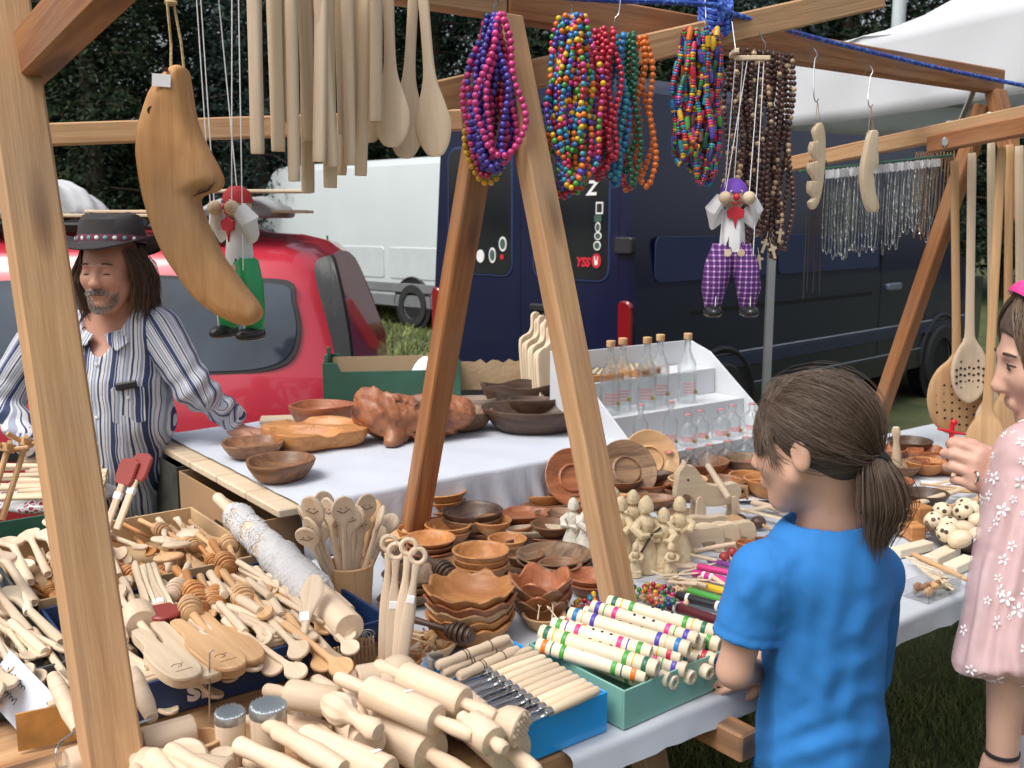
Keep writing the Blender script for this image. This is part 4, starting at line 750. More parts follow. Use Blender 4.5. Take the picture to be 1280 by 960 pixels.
    b = MB(); b.tube([(-17*k, 0, -66*k), (0, 0, -80*k), (17*k, 0, -66*k)], [16*k, 20*k, 16*k], 12, sx=.8); ob('trouser_seat', b.mesh('trouser_seat', pants), c)
    return c, k
c1, k1 = clown(917, 246, -.19, 'clown marionette with purple cap, red tie and purple plaid trousers', mat('purple_felt', (.16, .06, .42), .8), plaid(), 0, .92)
def strings(c, pts, topz):
    for (x, y, z), (x2, y2) in pts:
        b = MB(); b.tube([(x, y, z), (x2, y2, topz)], .0011, 5); ob('string', b.mesh('string', strg), c)
tz = att(917, 74, -.19).z-c1.location.z
strings(c1, [((-16*k1, -22*k1, 4*k1), (12*k1, 0)), ((16*k1, -22*k1, 4*k1), (28*k1, 0)), ((0, 0, 24*k1), (6*k1, 0)), ((-24*k1, -18*k1, -150*k1), (-4*k1, 0)), ((24*k1, -18*k1, -150*k1), (34*k1, 0))], tz)
ob('control_bar', bevbox('control_bar', 48*k1, .010, .010, .0015, wood('pale', 'X')), c1, (18*k1, 0, tz+.004)); ob('control_bar', bevbox('control_bar', .010, .06, .010, .0015, wood('pale', 'Y')), c1, (-6*k1, 0, tz+.0155)); b = MB(); b.tube([(-4*k1, 0, tz+.02), (-4*k1, .05, tz+.09)], .0012, 5); ob('string', b.mesh('string', strg), c1)
c2, k2 = clown(297, 258, -.02, 'clown marionette with red cap and green satin trousers behind the carved moon', mat('red_felt', (.5, .03, .04), .7), mat('green_satin', (.02, .34, .11), .3, bump=.15, bscale=40), 0, 1.02, R(-35))
tz = att(297, -60, -.02).z-c2.location.z
strings(c2, [((-16*k2, -22*k2, 4*k2), (-52*k2, 0)), ((16*k2, -22*k2, 4*k2), (10*k2, 0)), ((-24*k2, -18*k2, -150*k2), (-60*k2, 0)), ((24*k2, -18*k2, -150*k2), (20*k2, 0)), ((0, 0, 24*k2), (-22*k2, 0))], tz)
ob('control_bar', bevbox('control_bar', 110*k2, .018, .012, .0015, wood('pale', 'X')), c2, (-15*k2, 0, tz+.006))
# --- two small carved things on wire hooks
for nm, lb, out, hx, hy, cx, cy in (('carved_grater', 'pale wooden carving with a saw-toothed edge hanging on green wire', [(-3, 50), (3, 53), (8, 40), (10, 15), (9, -20), (4, -45), (-3, -53), (-8, -44), (-2, -38), (-9, -32), (-9, -18), (-1, -18), (-10, -6), (-10, 4), (-1, 6), (-10, 18), (-8, 30), (-2, 30), (-7, 42)], 1016, 72, 1020, 208),
                                ('carved_clog', 'pale wooden clog carving hanging on thin twine', [(2, 49), (8, 46), (9, 25), (11, 6), (4, 0), (5, -8), (10, -30), (15, -42), (14, -50), (4, -51), (-4, -38), (-10, -15), (-11, 5), (-7, 28), (-3, 46)], 1085, 92, 1086, 213)):
    p = att(cx, cy, -.09); k = mpp(p); t_ = thing(nm, lb, 'carving', p, (0, 0, TH*.4)); ob('body', prism('body', [(v.x, v.y) for v in spline([Vector((x*k, y*k, 0)) for x, y in out], 2)], .024, wood('pale', 'Z'), .004, 'XZ', 2), t_)
    hk = att(hx, hy, -.085)-p; b = MB(); zt = 50*k
    for s in (-1, 1): b.tube([(s*4*k, 0, zt-.01), (hk.x*.5, hk.y, zt+.06)], .0009, 5)
    ob('twine', b.mesh('twine', twine), t_)
    top = att(hx, hy-6, -.04); b = MB(); q = p+Vector((hk.x*.5, hk.y, zt+.06)); b.tube(spline([top+Vector((0, .02, -.012)), top+Vector((0, .012, .006)), top+Vector((0, -.004, .01)), top+Vector((.003, -.03, -.01)), top+Vector((-.006, -.04, -.03)), q+Vector((-.006, 0, .02)), q+Vector((0, 0, -.003)), q+Vector((.008, 0, .004))], 5, False), .0015, 6); tag(ob('hook', b.mesh('hook', wire)), 'wire hook holding the '+nm.replace('_', ' '), 'hook')
# --- silver chains with white tags on a rail behind
chainm = mat('silver_chain', (.5, .53, .52), .3, .9); cord_b = mat('dark_leather_cord', (.035, .025, .022), .8)
b = MB(); b.tube([att(1000, 214, .2), att(1190, 194, .2)], .0045, 6); tag(ob('display_rod', b.mesh('display_rod', mat('green_rod', (.03, .12, .07), .5))), 'thin green rod carrying the silver chains', 'rod')
for i in range(34):
    px = 1034+i*4.2; pt = 203-(px-1030)*.105; ln = random.uniform(96, 112) if px < 1130 else random.uniform(75, 105); p = att(px, pt+13, .195-.004*(i % 3)); k = mpp(p); w = random.uniform(2.2, 4)*k; h = ln*k
    b = MB(); P_ = [p+Vector((w*math.sin(a)*(1 if a < PI else 1), random.uniform(-.002, .002), -h*(1-math.cos(a))/2)) for a in np.linspace(0, 2*PI, 61)]
    fat = random.choice([.0011, .0016, .0022]) if not 1048 < px < 1072 else .0026
    for A, B in zip(P_, P_[1:]): b.tube([A, B], [fat, fat*.55], 4, caps=False)
    nk = thing('chain_necklace', 'silver chain necklace with a white card tag on the green rod', 'necklace', (0, 0, 0), group='silver chains'); ob('chain', b.mesh('chain', chainm if random.random() < .85 else cord_b), nk)
    ob('card_tag', bevbox('card_tag', .022, .0006, .026, .0, paper), nk, p+Vector((0, -.007, -.006)), (R(random.uniform(-12, 12)), R(random.uniform(-25, 25)), TH))
for i in range(9):
    px = 1012+i*2.6; p = att(px, 200, .21); k = mpp(p); b = MB(); h = random.uniform(120, 175)*k; b.tube([p, p+Vector((.002*math.sin(i), 0, -h*.5)), p+Vector((.004*math.sin(i*2), 0, -h))], .0018, 5); tag(ob('leather_cord', b.mesh('leather_cord', cord_b)), 'dark leather cord hanging beside the silver chains', 'cord', 'leather cords')
for i in range(16):
    px = 1172+i*4.2 if i < 8 else 1146+(i-8)*3; p = att(px, 190, .34); k = mpp(p); b = MB(); w = 2*k; h = random.uniform(70, 120)*k; b.tube([p+Vector((w*math.sin(a), 0, -h*(1-math.cos(a))/2)) for a in np.linspace(0, 2*PI, 30)], .0013, 4, caps=False); nk = tag(ob('bead_chain', b.mesh('bead_chain', mat('copper_chain', (.30, .17, .10), .4, .5))), 'thin copper coloured chain hanging by the far trestle leg', 'necklace', 'copper chains')
# --- long ladles hanging at the far trestle
def ladle(px0, py0, pxb, pyb, hx, hw, hh, t, label, m, holes=True, roll=0, concave=True):
    A = att(px0, py0, t); B = att(pxb, pyb, t); k = mpp(A); ln = (B-A).length; t_ = thing('long_ladle', label, 'ladle'); t_.matrix_world = orient(A, B) @ Matrix.Rotation(roll, 4, 'X')
    W_, H_ = hw*k/2, hh*k; x0 = ln-H_; stn = [(0, .008, .005, 0), (.015, .0125, .007, 0), (x0*.5, .0125, .007, 0), (x0*.92, .014, .008, 0), (x0, .02, .009, .0), (x0+H_*.14, W_*.66, .012, .006), (x0+H_*.32, W_*.93, .015, .014), (x0+H_*.55, W_, .016, .018), (x0+H_*.8, W_*.82, .014, .012), (x0+H_*.94, W_*.48, .010, .004), (ln, W_*.16, .005, 0)]
    if not concave: stn = [(a, b_, c_, 0) for a, b_, c_, d_ in stn]
    ob('ladle_body', paddle('ladle_body', ss(stn, 4), m, 20), t_)
    if holes:
        b = MB()
        for i in range(-3, 4):
            for j in range(-3, 4):
                x, y = x0+H_*(.54+.105*i+.02*(j % 2)), W_*.24*j
                if (i/3.6)**2+(j/3.6)**2 < .95:
                    z = (.016-.018*max(0, 1-(y/(W_*.86))**2)+.0012) if concave else .0162*max(.3, 1-.5*(y/W_)**2-.25*((x-x0-H_*.54)/(H_*.5))**2)
                    b.lathe([(0, z+.0006), (.0042, z+.0006), (.0042, z-.003), (0, z-.003)], 8, 0, Matrix.Translation((x, y, 0)))
        ob('drain_hole', b.mesh('drain_hole', MATS['drilled_dark']), t_)
    b = MB(); b.tube([(0, 0, 0), (-.05, 0, 0)], .001, 5); ob('twine', b.mesh('twine', twine), t_); return t_
ladle(1193, 205, 1197, 543, 0, 80, 108, -.06, 'long tan wooden skimmer with round blade seen from its back', wood('tan', 'X'), True, R(180), False); ladle(1215, 195, 1211, 503, 0, 46, 84, -.11, 'long pale wooden skimmer with drilled oval bowl', wood('beech', 'X'), True, R(190))
for i, (a, c_, yb, hw, hh) in enumerate(((1239, 1240, 556, 50, 70), (1262, 1258, 560, 46, 78), (1274, 1276, 566, 54, 76), (1252, 1230, 590, 50, 80))): ladle(a, 185+i*2, c_, yb, 0, hw, hh, -.15-.03*i, 'long plain wooden spoon hanging in the row beside the skimmers', wood('tan' if i % 2 else 'pale', 'X'), False, R(170+12*i), i % 2 == 0)['group'] = 'long hanging spoons'
# ================================================================== BOWLS, DISHES: GENERATORS
def bowl_mesh(name, Rr, H, m, th=.006, foot=.55, wavy=0, nw=9, n=40, curve=.6, phase=0, flat=0):
    out = [(0, 0), (Rr*foot*.96, 0), (Rr*foot, .003)]
    for i in range(1, 8): q = i/7; out.append((Rr*(foot+(1-foot)*q**curve), .003+(H-.003)*q))
    inn = []
    for i in range(7, 0, -1): q = i/7; inn.append(((Rr-th)*(foot*.9+(1-foot*.9)*q**curve)-th*.3*0, th+(H-th)*q+ (0 if i < 7 else .001)))
    prof = out+[(Rr-th*.5, H+.002)]+inn+[(Rr*foot*.45, th*.9), (0, th*.8)]
    def mod(a, r, z):
        if not wavy: return r*(1+flat*.02*math.sin(3*a+phase)), z
        k = (z/H)**2; return r*(1+.05*wavy*k*math.sin(nw*a+phase)), z+wavy*k*H*.13*math.sin(nw*a+phase)
    b = MB(); b.lathe(prof, n, 0, None, None, mod); return b.mesh(name, m, True, 55)
def dish_mesh(name, rf, H, m, rim=.90, floor=.3, base=.66, n=56, zf=None):
    b = MB(); v = []; f = []
    rings = [(base*.9, 0), (base, .0), (base+.14, H*.25), (.95, H*.7), (1.0, H*.93), (.985, H), (rim+.02, H), (rim, H*.96), (rim*.9, H*(floor+.35)), (rim*.72, H*(floor+.06)), (rim*.45, H*floor), (rim*.2, H*floor*.95)]
    for k, z in rings:
        for j in range(n):
            a = 2*PI*j/n; x, y = rf(a); v.append((x*k, y*k, z+(zf(a)*z/H if zf else 0)))
    for i in range(len(rings)-1): f += [(i*n+j, i*n+(j+1) % n, (i+1)*n+(j+1) % n, (i+1)*n+j) for j in range(n)]
    f += [tuple(range(n-1, -1, -1)), tuple((len(rings)-1)*n+j for j in range(n))]; b.add(v, f); return b.mesh(name, m, True, 50)
def ellf(a_, b_, p=1.0, w=0, k=3, ph=0, point=0):
    def f(t):
        r = 1+w*math.sin(k*t+ph)+w*.5*math.sin((k+2)*t+ph*2); x = a_*math.cos(t)*r; y = b_*math.sin(t)*r*(1-point*abs(math.cos(t))**3); return x, y
    return f
def stand(name, me, px, py, zr, label, cat, grp=None, rz=0, zbase=None, sc=1, rot=None):
    """put a mesh so that its centre at height zr shows at the pixel"""
    p = atz(px, py, zr); o = ob(name, me, None, (p.x, p.y, zbase if zbase is not None else zr), rot or (0, 0, rz), sc); return tag(o, label, cat, grp)
def wpx(px, py, z, w): return mpp(atz(px, py, z))*w
def bowl(px, py, w, H, m, label, n=1, dz=.014, z0=ZT+.003, grp=None, wavy=0, nw=9, foot=.55, curve=.6, cat='bowl', rz=0, name='wooden_bowl', sub=None, mats=None, ky=1):
    zr = z0+H+(n-1)*dz; Rr = wpx(px, py, zr, w)/2; p = atz(px, py, zr); o = None
    for i in range(n):
        me = bowl_mesh(name, Rr*(1 if i == n-1 else 1.0+.03*math.sin(i*5)), H, (mats[i % len(mats)] if mats else m), foot=foot, wavy=wavy, nw=nw, curve=curve, phase=i*.9)
        lb = label if i == n-1 else (sub or label.replace('topmost', 'lower'))
        o = ob(name, me, None, (p.x+.002*math.sin(i*3), p.y+.002*math.cos(i*7), z0+i*dz), (0, 0, rz+i*.7), (1, ky, 1)); tag(o, lb, cat, grp if n > 1 else None)
    return o
def dish(px, py, wx, wy, H, m, label, z0=ZT+.003, rz=0, w=0, k=3, ph=0, point=0, cat='dish', name='wooden_dish', floor=.3, rim=.9, tilt=None, zf=None, grp=None):
    zr = z0+H; s_ = wpx(px, py, zr, 1); me = dish_mesh(name, ellf(wx*s_/2, wy/2, 1, w, k, ph, point), H, m, floor=floor, rim=rim, zf=zf)
    p = atz(px, py, zr); return tag(ob(name, me, None, (p.x, p.y, z0), tilt or (0, 0, rz)), label, cat, grp)
Wd = lambda k, a='X': wood(k, a)
# ================================================================== ON THE BACK TABLE
ZC = ZB+.006
# two-lobed serving dish
def lobed():
    p = atz(393, 535, ZC+.045); k = mpp(p); n, rg = 72, 16; b = MB(); v = []; A_, B_ = 62*k, .15
    def rf(a): r = 1+.10*math.cos(4*a)+.03*math.sin(2*a+.5); return A_*math.cos(a)*r, B_*math.sin(a)*r
    H = .055
    for k_, z in ((.80, 0), (.92, .008), (1.0, .034)): v += [(rf(2*PI*j/n)[0]*k_, rf(2*PI*j/n)[1]*k_, z) for j in range(n)]
    for i in range(rg, 0, -1):
        q = i/rg
        for j in range(n):
            x, y = rf(2*PI*j/n); x *= q; y *= q; d = 0
            for cx, cy, rx, ry in ((-A_*.02, B_*.46, A_*.74, B_*.40), (A_*.02, -B_*.46, A_*.74, B_*.40)):
                e = ((x-cx)/rx)**2+((y-cy)/ry)**2; d = max(d, (1-e)*1.6 if e < 1 else 0)
            v.append((x, y, H-.030*min(1, d)**.6 if d > 0 else H-.004*max(0, q-.92)/.08))
    v.append((0, 0, H)); R_ = 3+rg; f = [(i*n+j, i*n+(j+1) % n, (i+1)*n+(j+1) % n, (i+1)*n+j) for i in range(R_-1) for j in range(n)]
    f += [((R_-1)*n+j, (R_-1)*n+(j+1) % n, R_*n) for j in range(n)]+[tuple(range(n-1, -1, -1))]; b.add(v, f)
    tag(ob('serving_dish', b.mesh('serving_dish', Wd('honey'), True, 50), None, (p.x, p.y, ZC), (0, 0, R(-12))), 'honey coloured serving dish with two oval hollows', 'dish')
lobed()
dish(350, 574, 86, .20, .05, Wd('brown'), 'brown oval dish at the front edge of the white cloth', ZC, R(-8), .02, 3, 0, .15); dish(316, 551, 78, .19, .042, Wd('brown'), 'brown leaf-shaped dish by the man\'s hand', ZC, R(-25), .05, 2, .8, .35)
dish(402, 505, 84, .19, .07, Wd('red'), 'red brown wedge-shaped dish behind the two-hollow dish', ZC, R(8), .06, 3, 2, .3); dish(577, 512, 76, .22, .06, Wd('olive'), 'dark grained bowl to the right of the burl bowl', ZC, 0, .05, 3, 1.5); dish(594, 497, 66, .10, .045, Wd('grey'), 'pale grey shallow dish behind the dark grained bowl', ZC+.0, .2, .05, 4, 1)
dish(668, 508, 138, .27, .075, Wd('walnut'), 'large dark oval bowl in front of the cutting boards', ZC, R(-3), .03, 3, .6, .1); dish(664, 498, 62, .10, .05, Wd('walnut'), 'small dark bowl nested inside the large dark oval bowl', ZC+.03, 0, .04, 3, 2)
dish(655, 480, 112, .16, .085, Wd('walnut'), 'long dark boat-shaped bowl with a rough rim', ZC+.002, R(4), .04, 5, 1, .3, zf=lambda a: .006*math.sin(5*a)); dish(752, 499, 60, .17, .06, Wd('red'), 'red brown bowl beside the bottles', ZC, 0, .04, 3, .2)
o = ob('wooden_board', bevbox('wooden_board', .14, .09, .012, .003, Wd('pale')), None, atz(352, 524, ZC+.007), (0, 0, R(10))); tag(o, 'small pale board beside the man\'s hand', 'board')
# burl root bowl
p = atz(512, 548, ZC); s = SDF((-.16, -.13, -.01), (.2, .15, .17), .0045); s.ell((-.06, 0, .07), (.085, .075, .065), .03); s.ell((.03, .01, .06), (.09, .08, .055), .04); s.ell((.12, .02, .06), (.055, .06, .048), .03); s.ell((-.09, .02, .10), (.05, .05, .045), .02); s.cone((-.03, -.06, .03), (-.05, -.085, .005), .022, .014, .02); s.cone((.03, -.07, .02), (.05, -.09, .006), .02, .012, .02)
s.d += .010*snoise(s.X, s.Y, s.Z, 48, 4)+.006*snoise(s.X, s.Y, s.Z, 130, 9)+.003*snoise(s.X, s.Y, s.Z, 300, 1); s.sub(s.dell((.0, .03, .15), (.11, .06, .05)), .012); s.sub(s.dell((.01, -.10, .045), (.035, .05, .032)), .012); s.cutplane((0, 0, 0), (0, 0, -1))
burlm = wood('red', 'Y', True); tag(ob('burl_bowl', s.mesh('burl_bowl', burlm), None, (p.x, p.y, ZC), (0, 0, R(8)), 1.18), 'knobbly red brown burl root bowl on the white cloth', 'bowl')
# green fruit crate and torn carton
def crate(px, py, w, label):
    A, B = atz(400, 505, ZC), atz(565, 492, ZC); sx = .30; sy = .20; hz = .10; c = (A+B)/2; t = thing('fruit_crate', label, 'crate', (A.x+.245, A.y+.16, ZC), (0, 0, R(8))); t.scale = (1.46, 1.3, 1.5)
    def wall(nm, w_, pos, r, notch):
        h = hz; P_ = [(-w_/2, 0), (w_/2, 0), (w_/2, h), (w_/2-.035, h*1.0)]+([(w_/2-.045, h*.78), (-w_/2+.045, h*.78)] if notch else [])+[(-w_/2+.035, h), (-w_/2, h)]
        ob(nm, prism(nm, P_, .004, green_c, .0008), t, pos, (0, 0, r))
    wall('side', .345, (0, -.10, .001), 0, 1); wall('side', .345, (0, .10, .001), 0, 1); wall('end', .196, (-.170, 0, .001), PI/2, 1); wall('end', .196, (.170, 0, .001), PI/2, 1); ob('bottom', bevbox('bottom', .336, .196, .004, 0, green_c), t, (0, 0, .004))
    for x in (-.163, .163):
        for y in (-.091, .091): ob('corner_post', bevbox('corner_post', .010, .014, .118, .001, green_c), t, (x, y, .061))
    ob('paper_label', prism('paper_label', rrect(-.018, .018, -.02, .02, .001, 1), .0008, mat('label_beige', (.5, .42, .33), .8), 0), t, (-.1727, -.06, .05), (0, 0, PI/2)); ob('lining', prism('lining', rrect(-.155, .155, .02, .093, .002, 1), .003, mat('carton_inside', (.44, .30, .18), .9), 0), t, (0, .095, 0))
crate(480, 470, 0, 'dark green fruit crate with notched sides on the back table')
slabcloth('paper_bag', [(-.40, 3.72), (-.26, 3.84)], ZC+.01, .008, mat('tissue', (.75, .76, .78), .8), 'crumpled white paper bag inside the green fruit crate', 'bag', 2, .15)
P_ = [(-.16, 0), (.16, 0)]+[(.16-.32*i/14, .112+.006*math.sin(i*2.7)+(.004 if i % 3 else -.004)) for i in range(15)]; p = atz(622, 492, ZC); o = ob('carton_flap', prism('carton_flap', P_, .005, mat('torn_carton', (.47, .33, .20), .9, var=.25, scale=7, bump=.3, bscale=50), 0), None, (p.x, p.y+.10, ZC), (R(-4), 0, R(6))); tag(o, 'torn pale cardboard panel standing behind the dark bowls', 'carton')
# cutting boards, stacked on edge
cb = [(-.075, 0), (.075, 0), (.08, .02), (.08, .15), (.066, .178), (.035, .19), (.022, .21), (.018, .245), (0, .256), (-.018, .245), (-.022, .21), (-.035, .19), (-.066, .178), (-.08, .15), (-.08, .02)]
cbm = prism('cutting_board', [(v.x, v.y) for v in spline([Vector((x, y, 0)) for x, y in cb], 3)], .014, Wd('pale', 'Z'), .003)
for i in range(7):
    p = atz(676+i*4, 487+i*4, ZC); o = ob('cutting_board', cbm, None, (p.x, p.y, ZC+.003), (R(-7), 0, R(38)), (1.15, 1, 1.13 if i % 2 else 1.2)); tag(o, 'pale handled cutting board in the upright row behind the trestle leg', 'cutting board', 'upright cutting boards')
for i in range(5):
    p = atz(752+i*6, 508+i*5, ZC); o = ob('cutting_board', cbm, None, (p.x, p.y, ZC+.002), (R(-16), 0, R(30)), (.62, .9, .62)); tag(o, 'small pale cutting board leaning in the row beside the bottles', 'cutting board', 'small cutting boards')
# white stepped display with bottles
dm = mat('display_white', (.60, .62, .65), .55, var=.04); DT = thing('stepped_display', 'white stepped display stand holding the bottles', 'display stand', st(1.11, .40, ZT+.003), (0, 0, TH))
steps = [(.0, .0, .085), (.135, .085, .185), (.27, .185, .275)]
SX0, SX1 = -.30, .33
for i, (y0, za, zb) in enumerate(steps):
    ob('riser', bevbox('riser', SX1-SX0, .008, zb-za+.0, .001, dm), DT, ((SX0+SX1)/2, y0+.004, (za+zb)/2+.001)); ob('tread', bevbox('tread', SX1-SX0, .127, .008, .001, dm), DT, ((SX0+SX1)/2, y0+.0725, zb-.003))
for x in (SX0-.006, SX1+.006): ob('side_panel', prism('side_panel', [(-.03, 0), (.42, 0), (.42, .37), (.30, .33), (-.03, .08)], .008, dm, .001), DT, (x, 0, .001), (0, 0, PI/2))
ob('back_panel', bevbox('back_panel', SX1-SX0, .008, .36, .001, dm), DT, ((SX0+SX1)/2, .416, .181))
glass = glassmat('bottle_glass', (.93, .97, .96), .05, .42); corkm = wood('tan', 'Z'); redp_ = mat('red_print', (.6, .06, .06), .6)
def bottle(p, h, r, label, cap='cork', grp=None, printed=True):
    t = thing('glass_bottle', label, 'bottle', p, (0, 0, random.uniform(-.3, .3)), grp); th = .0018
    o_ = [(0, 0), (r*.96, 0), (r, .004), (r, h*.52), (r*.93, h*.60), (r*.45, h*.74), (r*.34, h*.8), (r*.33, h*.93), (r*.38, h*.95), (r*.38, h*.965), (r*.3, h*.965)]
    b = MB(); b.lathe(o_+[(q-th, z+ (th if z < .01 else 0)) for q, z in reversed(o_[2:9])]+[(0, .003)], 18); ob('bottle_body', b.mesh('bottle_body', glass, True, 60), t)
    if cap == 'cork': b = MB(); b.lathe([(0, h*.955), (r*.42, h*.955), (r*.44, h*.96), (r*.44, h*1.04), (r*.40, h*1.045), (0, h*1.045)], 14); ob('cap', b.mesh('cap', corkm), t)
    else:
        b = MB(); b.lathe([(0, h*.966), (r*.3, h*.966), (r*.3, h*1.0), (0, h*1.02)], 10); ob('cap', b.mesh('cap', mat('cap_red', (.7, .25, .25), .5)), t); b = MB()
        b.tube([(-r*.4, 0, h*.86), (-r*.45, -.004, h*1.0), (0, -.006, h*1.06), (r*.45, -.004, h*1.0), (r*.4, 0, h*.86)], .0008, 5); ob('swing_wire', b.mesh('swing_wire', wire), t)
    if printed:
        b = MB()
        for k in range(4):
            z = h*(.30-.045*k); w_ = .75-.12*(k % 2); b.tube([(r*1.012*math.sin(a), -r*1.012*math.cos(a), z+.0022*math.sin(a*26+k)) for a in np.linspace(-w_, w_, 26)], .0009, 4)
        ob('printed_label', b.mesh('printed_label', redp_), t)
        b = MB(); b.ball((r*.7, -r*.72, h*.17), r*.22, None, 0, 8, 5, (1, .2, 1)); ob('printed_picture', b.mesh('printed_picture', mat('print_olive', (.3, .32, .08), .6)), t)
    return t
def dp(x, y, z): return DT.matrix_world @ Vector((x, y, z))
bpy.context.view_layer.update()
for i, x in enumerate((-.25, -.17, -.09, .0, .10)): bottle(dp(x, .19+.03*(i % 2), .186+.002), .225, .033, 'tall clear glass bottle with wooden stopper on the middle step', 'cork', 'tall glass bottles')
for i, (x, y, z) in enumerate(((-.24, .06, .0875), (-.13, .04, .0875))): bottle(dp(x, y, z), .15, .025, 'small clear bottle with red print on the lower step', 'clip', 'small printed bottles')
for i in range(5): bottle(dp(-.05+i*.078, .06 if i % 2 else .04, .0875), .10, .032, 'squat clear flask with wire clip and printed fruit on the lower step', 'clip', 'squat flasks')
for i in range(6): bottle(dp(-.22+i*.088, -.045, .004), .10, .034, 'squat clear flask with wire clip standing before the display', 'clip', 'flasks before the display')
# chess boxes
def chessm():
    m, n, b = nodes('chess_pattern'); tc = N(n, 'ShaderNodeTexCoord'); c = N(n, 'ShaderNodeTexChecker'); c.inputs['Scale'].default_value = 66; c.inputs['Color1'].default_value = (.05, .055, .06, 1); c.inputs['Color2'].default_value = (.68, .55, .33, 1); mp = N(n, 'ShaderNodeMapping'); mp.inputs['Location'].default_value = (.0004, .0004, .3); L(n, tc.outputs['Object'], mp.inputs['Vector']); L(n, mp.outputs[0], c.inputs['Vector']); L(n, c.outputs[0], b.inputs['Base Color']); b.inputs['Roughness'].default_value = .4; return m
cm_ = chessm()
for i, (x, y, z, r) in enumerate(((.0, .34, .276, .1), (-.17, .34, .276, -.1))):
    t = thing('chess_box', ['chess set box with chequered lid behind the bottles', 'chess set box with chequered lid beside the cutting boards'][i], 'chess box', dp(x, y, z), (0, 0, TH+r)); ob('box_body', bevbox('box_body', .13, .13, .022, .002, Wd('honey')), t, (0, 0, .0125)); ob('chequered_lid', prism('chequered_lid', rrect(-.06, .06, -.06, .06, .001, 1), .002, cm_, 0, 'XY'), t, (0, 0, .0245))
# plates leaning against the display and the cloth
def plate_mesh(name, r, m):
    b = MB(); b.lathe([(0, -.006), (r*.7, -.006), (r*.97, .014), (r, .018), (r*.97, .0195), (r*.55, .006), (r*.5, .005), (r*.47, .009), (r*.43, .010), (r*.41, .004), (r*.25, .001), (0, .001)], 48); return b.mesh(name, m, True, 45)
for px, py, w, kk, lb, tl in ((715, 577, 66, 'red', 'red brown plate with an inner ring leaning against the white cloth', 62), (783, 556, 68, 'olive', 'dark streaked plate with an inner ring leaning beside the display', 58), (812, 560, 66, 'tan', 'pale tan plate leaning behind the streaked plate', 62)):
    t0 = .37 if kk == 'red' else (.34 if kk == 'olive' else .38); p = att(px, py, t0); r = w*mpp(p)/2*1.15; o = ob('wooden_plate', plate_mesh('wooden_plate', r, Wd(kk)), None, p, (0, 0, 0)); o.rotation_euler = Euler((R(tl), 0, R(18)), 'XYZ'); p.z = ZT+.004+r*math.sin(R(tl)); o.location = p; tag(o, lb, 'plate')
# ================================================================== FRONT TABLE
ZF = ZT+.004
def lie(name, me, a, b, za, zb, label, cat, grp=None, roll=0, lx=None, stretch=False):
    """lay a mesh modelled along X so that it runs from pixel a (height za) to pixel b (height zb)"""
    A, B = atz(*a, za), atz(*b, zb); lx = lx or max(v.co.x for v in me.vertices); k = (B-A).length/lx; o = ob(name, me)
    if not stretch and k > 1.15: A = B+(A-B)*(1.15/k); k = 1.15
    q = 1 if stretch else k; o.matrix_world = orient(A, B, roll) @ Matrix.Diagonal((k, q, q, 1)); return tag(o, label, cat, grp) if label else o
def lathex(name, prof, m, n=18, ang=40): b = MB(); b.lathe(prof, n, 0, Matrix.Rotation(PI/2, 4, 'Y')); return b.mesh(name, m, True, ang)
def spoon_mesh(nm, m, L_=.28, hw=.026, hl=.075, dip=.008, r=.0055, h=.006):
    x0 = L_-hl; return paddle(nm, ss([(0, r*.6, r*.6, 0), (.006, r*1.15, r*1.1, 0), (x0*.5, r, r, 0), (x0*.93, r*.95, r*.95, 0), (x0+hl*.12, hw*.55, h, dip*.2), (x0+hl*.35, hw*.92, h*1.3, dip), (x0+hl*.6, hw, h*1.35, dip*1.15), (x0+hl*.84, hw*.74, h*1.1, dip*.8), (x0+hl*.96, hw*.36, h*.7, 0), (L_, hw*.12, h*.4, 0)], 4), m, 14)
spB, spP, spT, spH = [spoon_mesh('wooden_spoon', Wd(k), .20, .018, .05, .005, .0058, .0045) for k in ('beech', 'pale', 'tan', 'honey')]
sLo = [spoon_mesh('long_spoon', Wd(k), .27, .023, .06, .006, .0068, .0055) for k in ('beech', 'pale', 'cream')]
ladB = spoon_mesh('wooden_ladle', Wd('beech'), .32, .034, .08, .014, .0075, .012); flatB = spoon_mesh('flat_spoon', Wd('beech'), .27, .030, .075, 0, .0065, .004)
handle = lathex('wooden_handle', [(0, 0), (.008, .001), (.0095, .006), (.0085, .05), (.0105, .10), (.009, .16), (.0085, .17), (0, .172)], Wd('beech'), 14)
dipper = lathex('honey_dipper', [(0, 0), (.007, .001), (.008, .008), (.006, .05), (.0055, .085), (.007, .098)]+[q for i in range(5) for q in (((.019-.001*abs(i-2)**2), .100+.0115*i), ((.0205-.001*abs(i-2)**2), .104+.0115*i), ((.0195-.001*abs(i-2)**2), .108+.0115*i), (.012, .1085+.0115*i), (.012, .1112+.0115*i))]+[(.010, .158), (0, .160)], Wd('honey'), 20, 30)
dipperB = dipper.copy(); dipperB.materials[0] = Wd('beech'); dipperD = dipper.copy(); dipperD.materials[0] = Wd('walnut'); dipperT = dipper.copy(); dipperT.materials[0] = Wd('tan')
